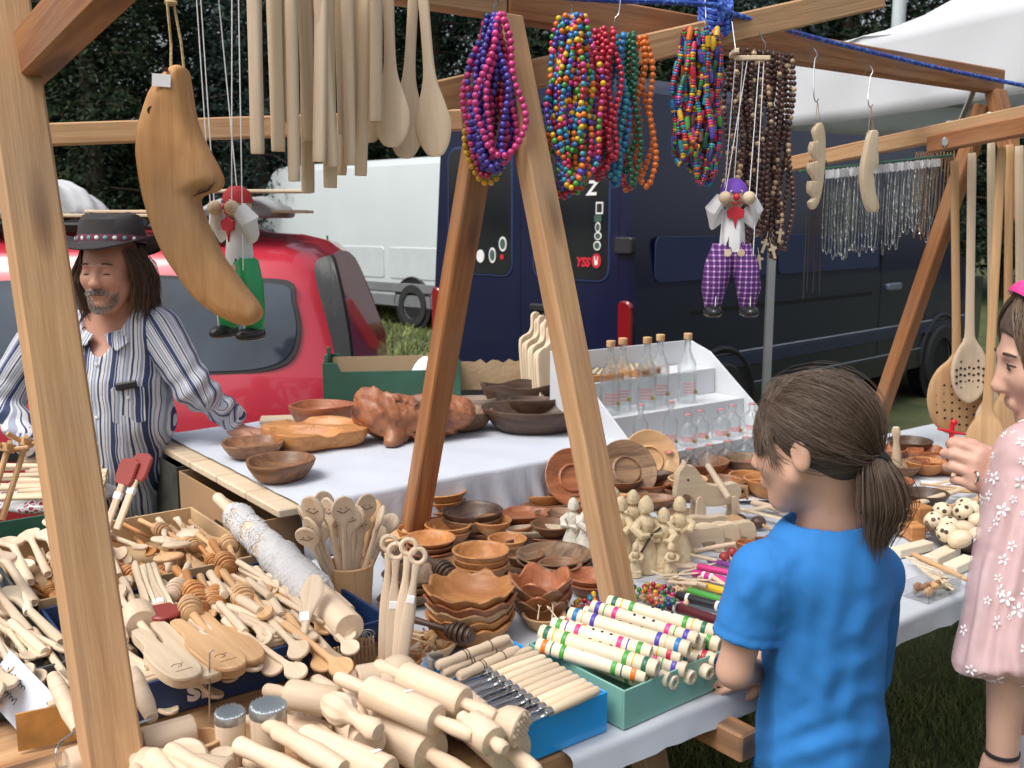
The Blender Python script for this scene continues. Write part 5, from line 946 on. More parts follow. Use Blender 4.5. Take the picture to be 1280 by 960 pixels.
# ---- the trays on the left
bluecard = mat('navy_card', (.012, .04, .13), .45, var=.15, scale=4); olive_c = mat('dark_print_card', (.06, .07, .075), .6, var=.5, scale=12)
def tray(s0, s1, t0, t1, hz, m, label, z0=ZF, m2=None):
    c = st((s0+s1)/2, (t0+t1)/2, z0); return cardbox('tray', (c.x, c.y, z0), TH, s1-s0, t1-t0, hz, m, label, 'tray', .006)
TA = tray(-.90, -.385, -.17, .27, .064, bluecard, 'navy blue card tray with white lettering full of wooden spoons')
TB_ = tray(-.90, -.44, .285, .74, .075, mat('pale_crate_wood', (.48, .33, .18), .8, var=.2, scale=8), 'pale wooden tray of honey dippers behind the navy tray')
TC = tray(-1.42, -.915, -.02, .60, .07, olive_c, 'dark printed card tray of long pale spoons beside the trestle leg')
TG = tray(-1.25, -.62, .765, .93, .065, green_c, 'green card tray at the back left of the table')
# white lettering and badge on the navy tray's front
bpy.context.view_layer.update()
lettw = mat('letter_white', (.75, .76, .78), .5)
ob('lettering', text_mesh('lettering', 'si', .058, lettw, .0004, bold=.002), TA, (-.112, -.2206, .032), (PI/2, 0, 0))
b = MB()
for q in range(2): b.tube([(.20+.020*math.cos(a)*(1-.35*q), -.2206, .042+.012*math.sin(a)*(1-.3*q)) for a in np.linspace(0, 2*PI, 22)], .0008, 4, caps=False)
for x in (-.008, 0, .008): b.tube([(.20+x*.3, -.2206, .050), (.20+x, -.2206, .034)], .0011, 4)
ob('badge', b.mesh('badge', lettw), TA); ob('lettering', text_mesh('lettering', 'natura', .012, lettw, .0003), TA, (.20, -.2206, .022), (PI/2, 0, 0))
# pile of spoons in the navy tray: measured ones on top, more beneath
gp = 'spoons piled in the navy tray'; lb = 'pale wooden spoon in the pile filling the navy tray'
tops = [((425, 828), (345, 742), spB), ((322, 838), (240, 770), spB), ((437, 842), (330, 760), spT), ((380, 820), (310, 745), spP), ((350, 840), (262, 758), spB), ((312, 826), (250, 790), spP), ((417, 790), (330, 735), spT), ((392, 800), (300, 750), spB), ((300, 838), (236, 762), spT), ((405, 815), (290, 765), spB), ((440, 800), (372, 748), spP), ((425, 780), (352, 738), spB), ((410, 838), (360, 770), spT), ((380, 846), (300, 790), spP), ((445, 816), (388, 764), spB), ((285, 815), (238, 775), spB)]
for i, (a, c_, me) in enumerate(tops): lie('wooden_spoon', me, c_, a, ZF+.075+.006*(i % 3), ZF+.062+.006*(i % 4), lb, 'spoon', gp, random.uniform(-.6, .6))
def scatter(n, s0, s1, t0, t1, z0, z1, meshes, name, label, cat, grp, ang=0, spread=.4, sc=(1, 1)):
    for i in range(n):
        me = random.choice(meshes); p = st(random.uniform(s0, s1), random.uniform(t0, t1), random.uniform(z0, z1)); k = random.uniform(*sc); a = ang+random.uniform(-spread, spread); Lx = max(v.co.x for v in me.vertices)*k
        o = ob(name, me); M = Matrix.Translation(p) @ Matrix.Rotation(a, 4, 'Z') @ Matrix.Rotation(random.uniform(-.08, .08), 4, 'Y') @ Matrix.Rotation(random.uniform(-1, 1), 4, 'X') @ Matrix.Diagonal((k, k, k, 1)) @ Matrix.Translation((-Lx/2/k, 0, 0)); o.matrix_world = M; tag(o, label, cat, grp)
scatter(70, -.70, -.43, -.10, .20, ZF+.012, ZF+.07, [spB, spP, spT, handle], 'wooden_spoon', lb, 'spoon', gp, R(-48), .16, (.8, 1.0))
scatter(30, -.66, -.42, -.09, .16, ZF+.07, ZF+.092, [spP, spB, spT, handle], 'wooden_spoon', lb, 'spoon', gp, R(-50), .28, (.8, 1.0))
# stacks of flat spatula boards with a burnt-in cat
sb = [(0, .016), (.05, .02), (.085, .018), (.10, .024), (.125, .04), (.17, .047), (.215, .044), (.245, .03), (.255, 0), (.245, -.03), (.215, -.044), (.17, -.047), (.125, -.044), (.10, -.036), (.085, -.026), (.05, -.02), (0, -.016)]
sbm = prism('spatula_board', [(v.x, v.y*.66) for v in spline([Vector((x, y, 0)) for x, y in sb], 2)], .007, Wd('tan'), .0015, 'XY'); sbp = sbm.copy(); sbp.materials[0] = Wd('pale')
burnt = mat('burnt_line', (.05, .025, .012), .8)
for a, c_, k, nm in (((172, 782), (240, 846), sbp, 'left'), ((220, 770), (296, 834), sbm, 'right')):
    for i in range(4):
        o = lie('spatula_board', k, (a[0], a[1]+9-3*i+7), (c_[0], c_[1]+9-3*i+2), ZF+.062+.0078*i, ZF+.068+.0078*i, 'flat wooden spatula board in the stack at the front of the navy tray' if k is sbm else 'pale flat spatula board in the stack beside the trestle leg', 'spatula', 'spatula boards '+nm, 0)
    b = MB(); b.tube([(.20+.007*math.cos(t), .008*math.sin(t)-.004, .0037) for t in np.linspace(0, 4.6, 14)], .0006, 4); b.tube([(.222, y, .0037) for y in np.linspace(-.014, .014, 9)], .0005, 4); b.tube([(.195, .004, .0037), (.192, .009, .0037), (.197, .008, .0037)], .0005, 4)
    ob('burnt_drawing', b.mesh('burnt_drawing', burnt), o)
scatter(26, -.88, -.62, -.155, -.10, ZF+.035, ZF+.062, [turn_p, turner], 'wooden_stick', 'thin pale stick lying along the front of the navy tray', 'wooden stick', 'sticks along the navy tray', R(37), .15, (.55, .75))
# tray behind: honey dippers, round spoons, spreaders
for i, (a, c_, me) in enumerate([((185, 668), (250, 750), dipper), ((245, 645), (287, 712), dipper), ((300, 730), (285, 675), dipperT), ((222, 690), (240, 770), dipperT), ((278, 668), (268, 758), dipper), ((232, 715), (252, 765), dipper), ((270, 705), (310, 755), dipperT), ((250, 720), (268, 758), dipperT), ((292, 740), (318, 742), dipperB), ((236, 705), (215, 745), dipperB)]):
    lie('honey_dipper', me, a, c_, ZF+.10-.004*(i % 4), ZF+.085-.004*(i % 3), 'turned wooden honey dipper lying in the pale tray', 'honey dipper', 'honey dippers', 0)
discs = spoon_mesh('round_spoon', Wd('tan'), .16, .032, .062, 0, .006, .0055); discb = discs.copy(); discb.materials[0] = Wd('beech')
for i, (x, y) in enumerate([(232, 652), (248, 655), (222, 662), (215, 668), (226, 672), (240, 662), (206, 652), (247, 700), (222, 682), (213, 678), (258, 672), (234, 690)]):
    p = atz(x, y, ZF+.09); o = ob('round_spoon', discs if i % 3 else discb, None, p+Vector((-.05, .09, -.02)), (R(random.uniform(-25, 25)), R(random.uniform(-10, 22)), R(random.uniform(-75, -45)))); tag(o, 'round-headed wooden spoon at the back of the pale tray', 'spoon', 'round-headed spoons')
scatter(60, -.87, -.47, .32, .70, ZF+.012, ZF+.075, [dipper, dipperT, spT, spB, spP, spH], 'honey_dipper', 'honey dipper or spoon lying deep in the pale tray', 'utensil', 'utensils deep in the pale tray', R(-50), .3, (.7, 1))
knife = paddle('butter_spreader', ss([(0, .006, .004, 0), (.01, .009, .0045, 0), (.08, .008, .004, 0), (.10, .009, .003, 0), (.16, .011, .002, 0), (.185, .006, .0015, 0)]), Wd('pale'), 12)
for i, (a, c_) in enumerate([((168, 705), (185, 762)), ((172, 700), (196, 766)), ((182, 705), (204, 764)), ((190, 706), (210, 760)), ((178, 708), (188, 760)), ((186, 700), (216, 770))]): lie('butter_spreader', knife, a, c_, ZF+.10, ZF+.078, 'narrow pale butter spreader in a bundle in the pale tray', 'spreader', 'butter spreaders', random.uniform(.6, 1.5))
redsil = mat('red_silicone', (.27, .04, .03), .45)
def silicone(a, c_, za, zb, label, w=.026):
    A, B = atz(*a, za), atz(*c_, zb); t = thing('silicone_spatula', label, 'spatula'); t.matrix_world = orient(A, B, 0); ln = (B-A).length
    ob('handle', bevbox('handle', ln*.68, .018, .007, .002, Wd('beech')), t, (ln*.34, 0, 0)); P_ = [(0, -w*.8), (.02, -w), (.075, -w), (.088, -w*.5), (.085, w*.6), (.07, w), (.02, w*.95), (0, w*.7)]
    ob('blade', prism('blade', [(ln*.66+x*ln/.24, y) for x, y in P_], .009, redsil, .003, 'XY'), t); ob('price_tag', bevbox('price_tag', .018, .0195, .0088, .001, paper), t, (ln*.55, 0, 0)); return t
def stand_sil(px0, py0, px1, py1, t, label):
    A, B = att(px0, py0, t), att(px1, py1, t+.02); th_ = thing('silicone_spatula', label, 'spatula'); th_.matrix_world = orient(A, B, R(90)); ln = (B-A).length; w = .03
    ob('handle', bevbox('handle', ln*.7, .02, .008, .002, Wd('beech')), th_, (ln*.35, 0, 0)); P_ = [(0, -w*.8), (.02, -w), (.085, -w), (.098, -w*.4), (.09, w*.7), (.075, w), (.02, w*.95), (0, w*.7)]
    ob('blade', prism('blade', [(ln*.64+x*ln*.36/.098, y) for x, y in P_], .01, redsil, .003, 'XY'), th_); ob('price_tag', bevbox('price_tag', .016, .022, .01, .001, paper), th_, (ln*.5, 0, 0))
    th_.matrix_world = orient(A, B) @ Matrix.Rotation(R(10), 4, 'X')
stand_sil(130, 668, 165, 572, .60, 'dark red silicone spatula with taped wooden handle leaning in the tray'); stand_sil(146, 662, 182, 566, .58, 'dark red silicone spatula leaning nearest the red car'); silicone((184, 730), (210, 772), ZF+.09, ZF+.085, 'dark red silicone spatula lying among the spreaders')
# left tray: long pale spoons
gl = 'long spoons in the dark tray'; ll = 'long pale wooden spoon lying in the dark printed tray'
for i, (a, c_) in enumerate([((88, 776), (34, 664)), ((72, 802), (12, 672)), ((92, 760), (58, 662)), ((84, 815), (0, 690)), ((80, 806), (8, 735)), ((100, 755), (66, 650)), ((60, 820), (-20, 720)), ((112, 800), (72, 690)), ((40, 800), (26, 700)), ((166, 762), (124, 662)), ((160, 770), (118, 690)), ((148, 790), (116, 720)), ((156, 800), (134, 730)), ((192, 800), (140, 735))]): lie('long_spoon', sLo[i % 3], a, c_, ZF+.07+.004*(i % 3), ZF+.085+.004*(i % 4), ll, 'spoon', gl, random.uniform(-.4, .4))
scatter(64, -1.36, -.94, .04, .54, ZF+.012, ZF+.085, sLo, 'long_spoon', ll, 'spoon', gl, R(-58), .18, (.95, 1.15))
scatter(56, -1.3, -.92, -.0, .2, ZF+.03, ZF+.09, [spB, spP, handle, sLo[0]], 'long_spoon', 'pale spoon in the tangle at the front of the dark tray', 'spoon', 'tangled spoons in the dark tray', R(-48), .25, (.7, .95))
lie('meat_hammer', lathex('meat_hammer', [(0, 0), (.007, .002), (.008, .01), (.0065, .1), (.007, .16), (.024, .163), (.026, .168), (.026, .215), (.024, .22), (0, .22)], Wd('beech'), 20), (130, 668), (178, 782), ZF+.085, ZF+.075, 'pale wooden hammer with a thick square-cut head between the trays', 'hammer')
# bundle of sticks on a printed plastic bag, back left
for i in range(22): y = 576+(i % 8)*6.2; lie('long_stick', turn_p if i % 2 else handle, (-30+5*(i % 3), y+4-2*(i % 3)), (128+random.uniform(-16, 10), y-1+random.uniform(-3, 3)), ZF+.075+.008*(i // 8), ZF+.075+.008*(i // 8), 'long pale stick in the bundle lying beside the man', 'wooden stick', 'bundle of sticks by the man', 0, None, False)
def bagm():
    m, n, b = nodes('printed_plastic'); tc = N(n, 'ShaderNodeTexCoord'); v = N(n, 'ShaderNodeTexVoronoi', feature='DISTANCE_TO_EDGE'); v.inputs['Scale'].default_value = 75; L(n, tc.outputs['Object'], v.inputs['Vector']); nz = N(n, 'ShaderNodeTexNoise'); nz.inputs['Scale'].default_value = 9; L(n, tc.outputs['Object'], nz.inputs['Vector'])
    g1 = N(n, 'ShaderNodeMath', operation='GREATER_THAN'); g1.inputs[1].default_value = .14; L(n, v.outputs['Distance'], g1.inputs[0]); g2 = N(n, 'ShaderNodeMath', operation='GREATER_THAN'); g2.inputs[1].default_value = .55; L(n, nz.outputs['Fac'], g2.inputs[0]); mu = N(n, 'ShaderNodeMath', operation='MULTIPLY'); L(n, g1.outputs[0], mu.inputs[0]); L(n, g2.outputs[0], mu.inputs[1])
    mx = N(n, 'ShaderNodeMix', data_type='RGBA'); mx.inputs['A'].default_value = (.72, .72, .74, 1); mx.inputs['B'].default_value = (.36, .03, .06, 1); L(n, mu.outputs[0], mx.inputs['Factor']); L(n, mx.outputs['Result'], b.inputs['Base Color']); b.inputs['Roughness'].default_value = .25; return m
p0, p1 = atz(10, 640, ZF), atz(150, 600, ZF); slabcloth('plastic_bag', [(p0.x-.1, p0.y-.05), (p1.x+.08, p1.y+.02)], ZF, .007, bagm(), 'white plastic bag with red print under the stick bundle', 'bag', 7, .072)
# star-headed whisks at the far left
for i, (a, c_) in enumerate((((2, 650), (33, 553)), ((-14, 640), (10, 560)))):
    A, B = att(*a, .42), att(*c_, .45); t = thing('star_whisk', ['pale wooden whisk with a six-pointed star head', 'pale wooden whisk with star head at the edge of the tray'][i], 'whisk'); t.matrix_world = orient(A, B); ln = (B-A).length; b = MB(); b.tube([(0, 0, 0), (ln*.5, 0, 0), (ln, 0, 0)], [.007, .006, .006], 10); b.lathe([(0, -.008), (.014, -.008), (.014, .008), (0, .008)], 14, 0, Matrix.Translation((ln, 0, 0)) @ Matrix.Rotation(PI/2, 4, 'Y')); ob('stem', b.mesh('stem', Wd('tan')), t)
    for k in range(6): q = k*PI/3+.3; b = MB(); b.tube([(ln, 0.012*math.cos(q), .012*math.sin(q)), (ln+.008, .042*math.cos(q), .042*math.sin(q))], .0045, 8); ob('spoke', b.mesh('spoke', Wd('tan')), t)
# paper sign at the far left
sg = thing('paper_sign', 'bluish paper sign with handwriting leaning on the dark tray', 'sign'); A, B = atz(-5, 838, ZF+.075), atz(58, 905, ZF+.03); sg.matrix_world = orient(A, B, R(55)); ob('sheet', bevbox('sheet', (B-A).length, .075, .001, 0, mat('sign_paper', (.60, .66, .76), .7)), sg, ((B-A).length/2, 0, 0))
b = MB()
for r_, (x0, n_) in enumerate(((.02, 26), (.035, 20))): b.tube([(x0+.0011*i+.0016*math.sin(i*.9), .012-.024*r_+.0042*math.cos(i*.9+.6*math.sin(i*.31))*(1.4 if i % 17 < 5 else .7), .0012) for i in range(n_*2)], .0007, 4)
ob('handwriting', b.mesh('handwriting', stblk), sg)
P0 = atz(68, 930, ZF); o = ob('printed_card', prism('printed_card', [(-.05, 0), (.07, 0), (.07, .05), (.03, .062), (-.05, .06)], .004, mat('orange_card', (.50, .24, .06), .6, var=.4, scale=20), 0), None, (P0.x, P0.y, ZF), (0, 0, R(25))); tag(o, 'orange printed card panel standing below the paper sign', 'card')
# bubble-wrapped rolling pin across the trays
A, B = atz(272, 622, ZF+.12), atz(437, 786, ZF+.088); rp = thing('wrapped_rolling_pin', 'long rolling pin in cloudy bubble wrap lying over the trays', 'rolling pin'); rp.matrix_world = orient(A, B); ln = (B-A).length
b = MB(); b.lathe([(0, 0), (.013, .001), (.014, .006), (.013, ln*.18), (.027, ln*.2), (.0285, ln*.22), (.0285, ln-.004), (.026, ln), (0, ln)], 28, 0, Matrix.Rotation(PI/2, 4, 'Y')); ob('pin', b.mesh('pin', Wd('beech')), rp)
s = SDF((ln*.14, -.05, -.05), (ln*.92, .05, .05), .0036); s.cone((ln*.2, 0, 0), (ln*.80, 0, 0), .033, .034, .01); s.cone((ln*.55, .002, .002), (ln*.76, 0, 0), .037, .038, .01); s.d += .0030*np.sin(s.X*390)*np.sin(np.arctan2(s.Y, s.Z)*13)+.005*snoise(s.X, s.Y, s.Z, 70, 3); s.sub(s.dcone((0, 0, 0), (ln, 0, 0), .0292, .0292), .001)
mw, nw_, bw = nodes('bubble_wrap'); bw.inputs['Base Color'].default_value = (.85, .87, .9, 1); bw.inputs['Roughness'].default_value = .25; bw.inputs['Transmission Weight'].default_value = .5; bw.inputs['IOR'].default_value = 1.15; bw.inputs['Alpha'].default_value = .78
ob('bubble_wrap', s.mesh('bubble_wrap', mw, 1), rp)
# upright spatula with price tag, clear plastic box with sticks
o = hang(spat, 'wooden_spatula', 362, 862, 391, 738, atst(atz(365, 850, ZF+.02))[1], 'grey beige spatula with a price tag standing up from the navy tray', 'spatula', None, .3, .392, .42); o.matrix_world = orient(atz(366, 860, ZF+.012), att(391, 736, -.14)) @ Matrix.Diagonal((.52, .62, .9, 1))
ob('price_tag', bevbox('price_tag', .03, .028, .001, 0, paper), o, (.24, .006, .0052), (0, 0, .2)); bx = st(-.50, -.205); cardbox('plastic_box', (bx.x, bx.y, ZF), TH, .15, .05, .055, glassmat('clear_plastic', (.9, .93, .95), .15, .35), 'clear plastic box of thin sticks in front of the navy tray', 'box', .002)
for i in range(16): q = st(-.56+i*.0078, -.205, ZF+.003); o = ob('thin_stick', bevbox('thin_stick', .004, .004, .05, .0005, Wd('tan', 'Z')), None, q+Vector((0, 0, .026)), (R(random.uniform(-5, 5)), R(random.uniform(-4, 4)), .3)); tag(o, 'thin tan stick standing in the clear plastic box', 'stick', 'sticks in the plastic box')
b = MB(); b.tube([att(262, 905, -.24), att(262, 816, -.24), att(268, 812, -.24)], .0015, 6); tag(ob('wire_rod', b.mesh('wire_rod', steel)), 'thin steel wire rod standing before the navy tray', 'wire')
# ---- rolling pins, mallets and rollers along the front left
def pin_mesh(nm, L_, r, hl, hr, m=None): return lathex(nm, [(0, 0), (hr*.7, .001), (hr, .008), (hr*1.05, hl*.5), (hr*.8, hl*.92), (hr*.85, hl-.001), (r*.9, hl), (r, hl+.005), (r, L_-hl-.005), (r*.9, L_-hl), (hr*.85, L_-hl+.001), (hr*.8, L_-hl*.92), (hr*1.05, L_-hl*.5), (hr, L_-.008), (hr*.7, L_-.001), (0, L_)], m or Wd('beech'), 28)
def tagit(o, x, r, ang=0): ob('price_tag', bevbox('price_tag', .006, .016, .0006, 0, paper), o, (x, r*math.sin(ang), r*math.cos(ang)), (-ang, 0, 0)); return o
R1 = pin_mesh('rolling_pin', .30, .0235, .075, .0105); R2 = pin_mesh('rolling_pin', .36, .034, .08, .013); R3 = pin_mesh('rolling_pin', .24, .022, .06, .010)
def prest(me, name, a, c_, za, zb, label, cat, **k): return lie(name, me, a, c_, za, zb, label, cat, None, 0, None, True)
tagit(prest(R2, 'rolling_pin', (392, 850), (590, 975), ZF+.05, ZF+.046, 'thick pale rolling pin with a price tag, largest in the front heap', 'rolling pin'), .22, .0345, .2)
tagit(prest(R1, 'rolling_pin', (420, 846), (592, 920), ZF+.115, ZF+.098, 'pale rolling pin lying across the thick one', 'rolling pin'), .16, .024, .2)
prest(R1, 'rolling_pin', (470, 830), (620, 896), ZF+.12, ZF+.105, 'pale rolling pin beside the blue box', 'rolling pin')
tagit(prest(R1, 'rolling_pin', (330, 905), (545, 992), ZF+.085, ZF+.075, 'pale rolling pin with two paper tags in front of the mallets', 'rolling pin'), .20, .024, .2)
prest(R2, 'rolling_pin', (548, 862), (672, 968), ZF+.046, ZF+.044, 'pale rolling pin under the heap at the table edge', 'rolling pin'); prest(R1, 'rolling_pin', (330, 862), (455, 884), ZF+.075, ZF+.072, 'short pale rolling pin behind the metal-capped mallets', 'rolling pin')
prest(R2, 'rolling_pin', (130, 960), (330, 985), ZF+.05, ZF+.045, 'pale rolling pin lowest in the heap at the front', 'rolling pin'); prest(R1, 'rolling_pin', (380, 930), (480, 1010), ZF+.04, ZF+.04, 'rolling pin half under the tagged pin', 'rolling pin')
prest(R3, 'rolling_pin', (575, 895), (632, 938), ZF+.10, ZF+.09, 'slim pale rolling pin end above the table edge', 'rolling pin')
mallet = lathex('meat_mallet', [(0, 0), (.012, .001), (.014, .008), (.011, .05), (.013, .10), (.012, .115), (.024, .135), (.027, .15), (.0275, .175), (.025, .178), (0, .178)], Wd('beech'), 24)
def spikes(parent, x, r, n=5, m=None, h=.004, along='X'):
    b = MB()
    for i in range(-n, n+1):
        for j in range(-n, n+1):
            y, z = i*r/n*.9, j*r/n*.9
            if y*y+z*z < (r*.93)**2:
                q = r/n*.36; b.add([(x, y-q, z-q), (x, y+q, z-q), (x, y+q, z+q), (x, y-q, z+q), (x+h, y, z)], [(0, 1, 4), (1, 2, 4), (2, 3, 4), (3, 0, 4)])
    return ob('spikes', b.mesh('spikes', m, False), parent)
o = prest(mallet, 'meat_mallet', (560, 872), (652, 912), ZF+.105, ZF+.088, 'pale wooden meat mallet with a studded head against the blue box', 'mallet'); spikes(o, .178, .026, 3, Wd('beech'), .006)
def upmallet(px, py, r, h, label):
    p = atz(px, py, ZF+h); t = thing('metal_capped_mallet', label, 'mallet', (p.x, p.y, ZF)); b = MB(); b.lathe([(0, 0), (r*.9, 0), (r*.92, .004), (r*.8, h*.35), (r*.78, h*.4), (r*1.0, h*.43), (r*1.02, h*.9), (0, h*.9)], 28); ob('head', b.mesh('head', Wd('beech', 'Z')), t)
    b = MB(); b.lathe([(r*1.03, h*.86), (r*1.05, h*.87), (r*1.05, h*.985), (r*1.02, h), (0, h)], 28); c = ob('metal_cap', b.mesh('metal_cap', mat('zinc', (.5, .54, .57), .35, .9)), t); sp_ = spikes(c, 0, r*.98, 6, MATS['zinc'], .006); sp_.location = (0, 0, h); sp_.rotation_euler = (0, -PI/2, 0)
upmallet(287, 890, .0215, .095, 'mallet with a studded steel cap standing upright'); upmallet(335, 881, .026, .105, 'larger studded steel-capped mallet standing upright behind the other')
p = atz(277, 940, ZF+.07); b = MB(); b.lathe([(0, 0), (.016, 0), (.018, .003), (.0195, .05), (.0185, .066), (.016, .07), (0, .07)], 24); tag(ob('wooden_cup', b.mesh('wooden_cup', Wd('beech', 'Z')), None, (p.x, p.y, ZF)), 'small tapered wooden block standing before the mallets', 'block')
p = atz(252, 922, ZF+.06); tag(ob('wooden_bowl', bowl_mesh('wooden_bowl', .03, .05, Wd('tan')), None, (p.x, p.y, ZF+.01)), 'tiny ridged tan bowl beside the steel-capped mallets', 'bowl')
prest(handle, 'mallet_handle', (296, 930), (392, 975), ZF+.075, ZF+.06, 'plain turned handle lying at the front edge', 'handle'); prest(handle, 'mallet_handle', (345, 912), (430, 962), ZF+.10, ZF+.085, 'turned handle lying over the tagged rolling pin', 'handle')
for o in bpy.data.objects:
    if o.name.startswith('mallet_handle'): o.scale = (o.scale[0], 1.4, 1.4)
lem = lathex('lemon_reamer', [(0, 0), (.012, .002), (.016, .012), (.013, .03), (.0095, .05), (.013, .065), (.021, .075), (.022, .09), (.017, .112), (.008, .125), (0, .127)], Wd('beech'), 30)
for v in lem.vertices:
    if v.co.x > .072: a = math.atan2(v.co.z, v.co.y); k = 1+.13*math.cos(a*10); v.co.y *= k; v.co.z *= k
prest(lem, 'lemon_reamer', (474, 916), (405, 874), ZF+.105, ZF+.12, 'ribbed wooden lemon reamer lying on the pins', 'reamer')
def roller(cx, cy, c2x, c2y, hx, hy, h2x, h2y, label):
    A, B = atz(cx, cy, ZF+.06), atz(c2x, c2y, ZF+.06); t = thing('pastry_roller', label, 'roller'); t.matrix_world = orient(A, B); ln = (B-A).length; b = MB(); b.lathe([(0, 0), (.021, 0), (.023, .003), (.023, ln-.003), (.021, ln), (0, ln)], 24, 0, Matrix.Rotation(PI/2, 4, 'Y')); ob('drum', b.mesh('drum', Wd('beech')), t)
    inv = t.matrix_world.inverted(); H0, H1 = inv @ atz(hx, hy, ZF+.12), inv @ atz(h2x, h2y, ZF+.085); b = MB(); b.tube([H0, H0.lerp(H1, .15), H0.lerp(H1, .7), H1], [.009, .012, .013, .009], 14); ob('grip', b.mesh('grip', Wd('beech')), t)
    b = MB(); b.tube(spline([H1, H1.lerp(Vector((-.006, 0, .02)), .5)+Vector((-.01, 0, .005)), Vector((-.012, 0, .028)), Vector((-.012, 0, .004)), Vector((.0, 0, 0))], 5, False), .002, 8); ob('wire_yoke', b.mesh('wire_yoke', steel), t)
roller(178, 930, 242, 912, 166, 838, 190, 898, 'pastry roller with wire yoke beside the trestle leg'); roller(84, 958, 150, 935, 66, 845, 98, 912, 'pastry roller with wire yoke and price tag at the table corner')
p = atz(232, 962, ZF+.05); o = ob('wooden_disc', None); bpy.data.objects.remove(o); b = MB(); b.lathe([(0, 0), (.034, 0), (.036, .004), (.036, .022), (.033, .026), (.008, .026), (0, .02)], 30); tag(ob('wooden_disc', b.mesh('wooden_disc', Wd('beech')), None, p+Vector((0, 0, .0)), (R(35), 0, 0)), 'thick round wooden press lying at the front corner', 'press')
b = MB(); b.ball((0, 0, 0), .034, None, 0, 22, 14); b.lathe([(.016, 0), (.024, .0), (.024, .03), (.019, .033), (.015, .03), (.015, 0)], 20, 0, Matrix.Translation((-.03, .01, 0)) @ Matrix.Rotation(-PI/2, 4, 'Y')); p = atz(498, 846, ZF+.10); tag(ob('darning_ball', b.mesh('darning_ball', Wd('beech')), None, p, (0, 0, .4)), 'round pale wooden ball with a ring resting behind the pins', 'ball')
# ---- pot of wooden spoons
p = atz(437, 762, ZF); pot = ob('wooden_pot', bowl_mesh('wooden_pot', .052, .10, Wd('tan', 'Z'), foot=.86, curve=1), None, (p.x, p.y, ZF)); tag(pot, 'tan wooden pot holding a bouquet of painted spoons', 'pot')
cen = Vector((p.x, p.y, ZF+.09)); heads = [(392, 662), (372, 640), (385, 655), (408, 630), (420, 638), (437, 642), (452, 650), (470, 632), (480, 640), (460, 625), (400, 622), (386, 628), (440, 700), (412, 655), (428, 628), (445, 638), (492, 650), (378, 668), (478, 665), (466, 660)]
bigsp = spoon_mesh('painted_spoon', Wd('beech'), .22, .022, .062, .004, .005, .005); bigst = bigsp.copy(); bigst.materials[0] = Wd('tan'); smile = mat('burnt_ink', (.03, .02, .015), .8)
for i, (x, y) in enumerate(heads):
    d = (x-432)/75; y += 6; B = att(x, y-14, atst(cen)[1]+.05*math.sin(i*2.1)); A = cen+Vector((.028*d, .02*math.sin(i*2.1), -.05)); o = ob('painted_spoon', bigst if i in (12, 7) else bigsp); k = (B-A).length/.22; o.matrix_world = orient(A, B) @ Matrix.Rotation(PI+random.uniform(-.9, .9)*(1 if 390 < x < 470 else .35), 4, 'X') @ Matrix.Diagonal((k, 1.12, 1, 1)); tag(o, 'pale wooden spoon in the pot, tan pointed one' if i == 12 else 'wooden spoon with a burnt-in face standing in the tan pot', 'spoon', 'spoons in the tan pot')
    b = MB(); z = .0075
    for yy in (-.005, .005): b.ball((.195, yy, z-.0035), .0013, None, 0, 5, 4)
    b.tube([(.184+.004*abs(q)*2, .006*q*2, z-.0045+.002*abs(q)) for q in (-1, -.5, 0, .5, 1)], .0007, 4); ob('burnt_face', b.mesh('burnt_face', smile), o)
# ---- bunch of egg spoons with price tags, standing
for i, (xb, yb, xt, yt, k) in enumerate([(488, 832, 496, 678, 0), (500, 838, 524, 684, -.02), (496, 835, 512, 672, .01), (480, 828, 487, 668, .03)]):
    A = atz(xb, yb, ZF+.02); t0 = atst(A)[1]; B = att(xt, yt, t0+.01); t = thing('egg_spoon', ['wooden loop spoon with price tag standing behind the ball', 'wooden loop spoon with price tag standing against the bowls', 'wooden loop spoon between the two tagged ones', 'wooden loop spoon leaning toward the spoon pot'][i], 'spoon'); t.matrix_world = orient(A, B); ln = (B-A).length
    ob('stem', paddle('stem', ss([(0, .006, .004, 0), (.01, .011, .006, 0), (ln*.45, .012, .0065, 0), (ln*.7, .006, .005, 0), (ln*.86, .008, .005, 0)]), Wd('beech'), 12), t); b = MB(); c_ = Vector((ln*.93, 0, 0)); b.tube([c_+Vector((.013*math.cos(a), .013*math.sin(a), 0)) for a in np.linspace(0, 2*PI, 25)], .0045, 8, caps=False); ob('loop', b.mesh('loop', Wd('beech')), t)
    if i < 2: ob('price_tag', bevbox('price_tag', .014, .0135, .0145, .001, paper), t, (ln*(.58 if i else .5), 0, 0))
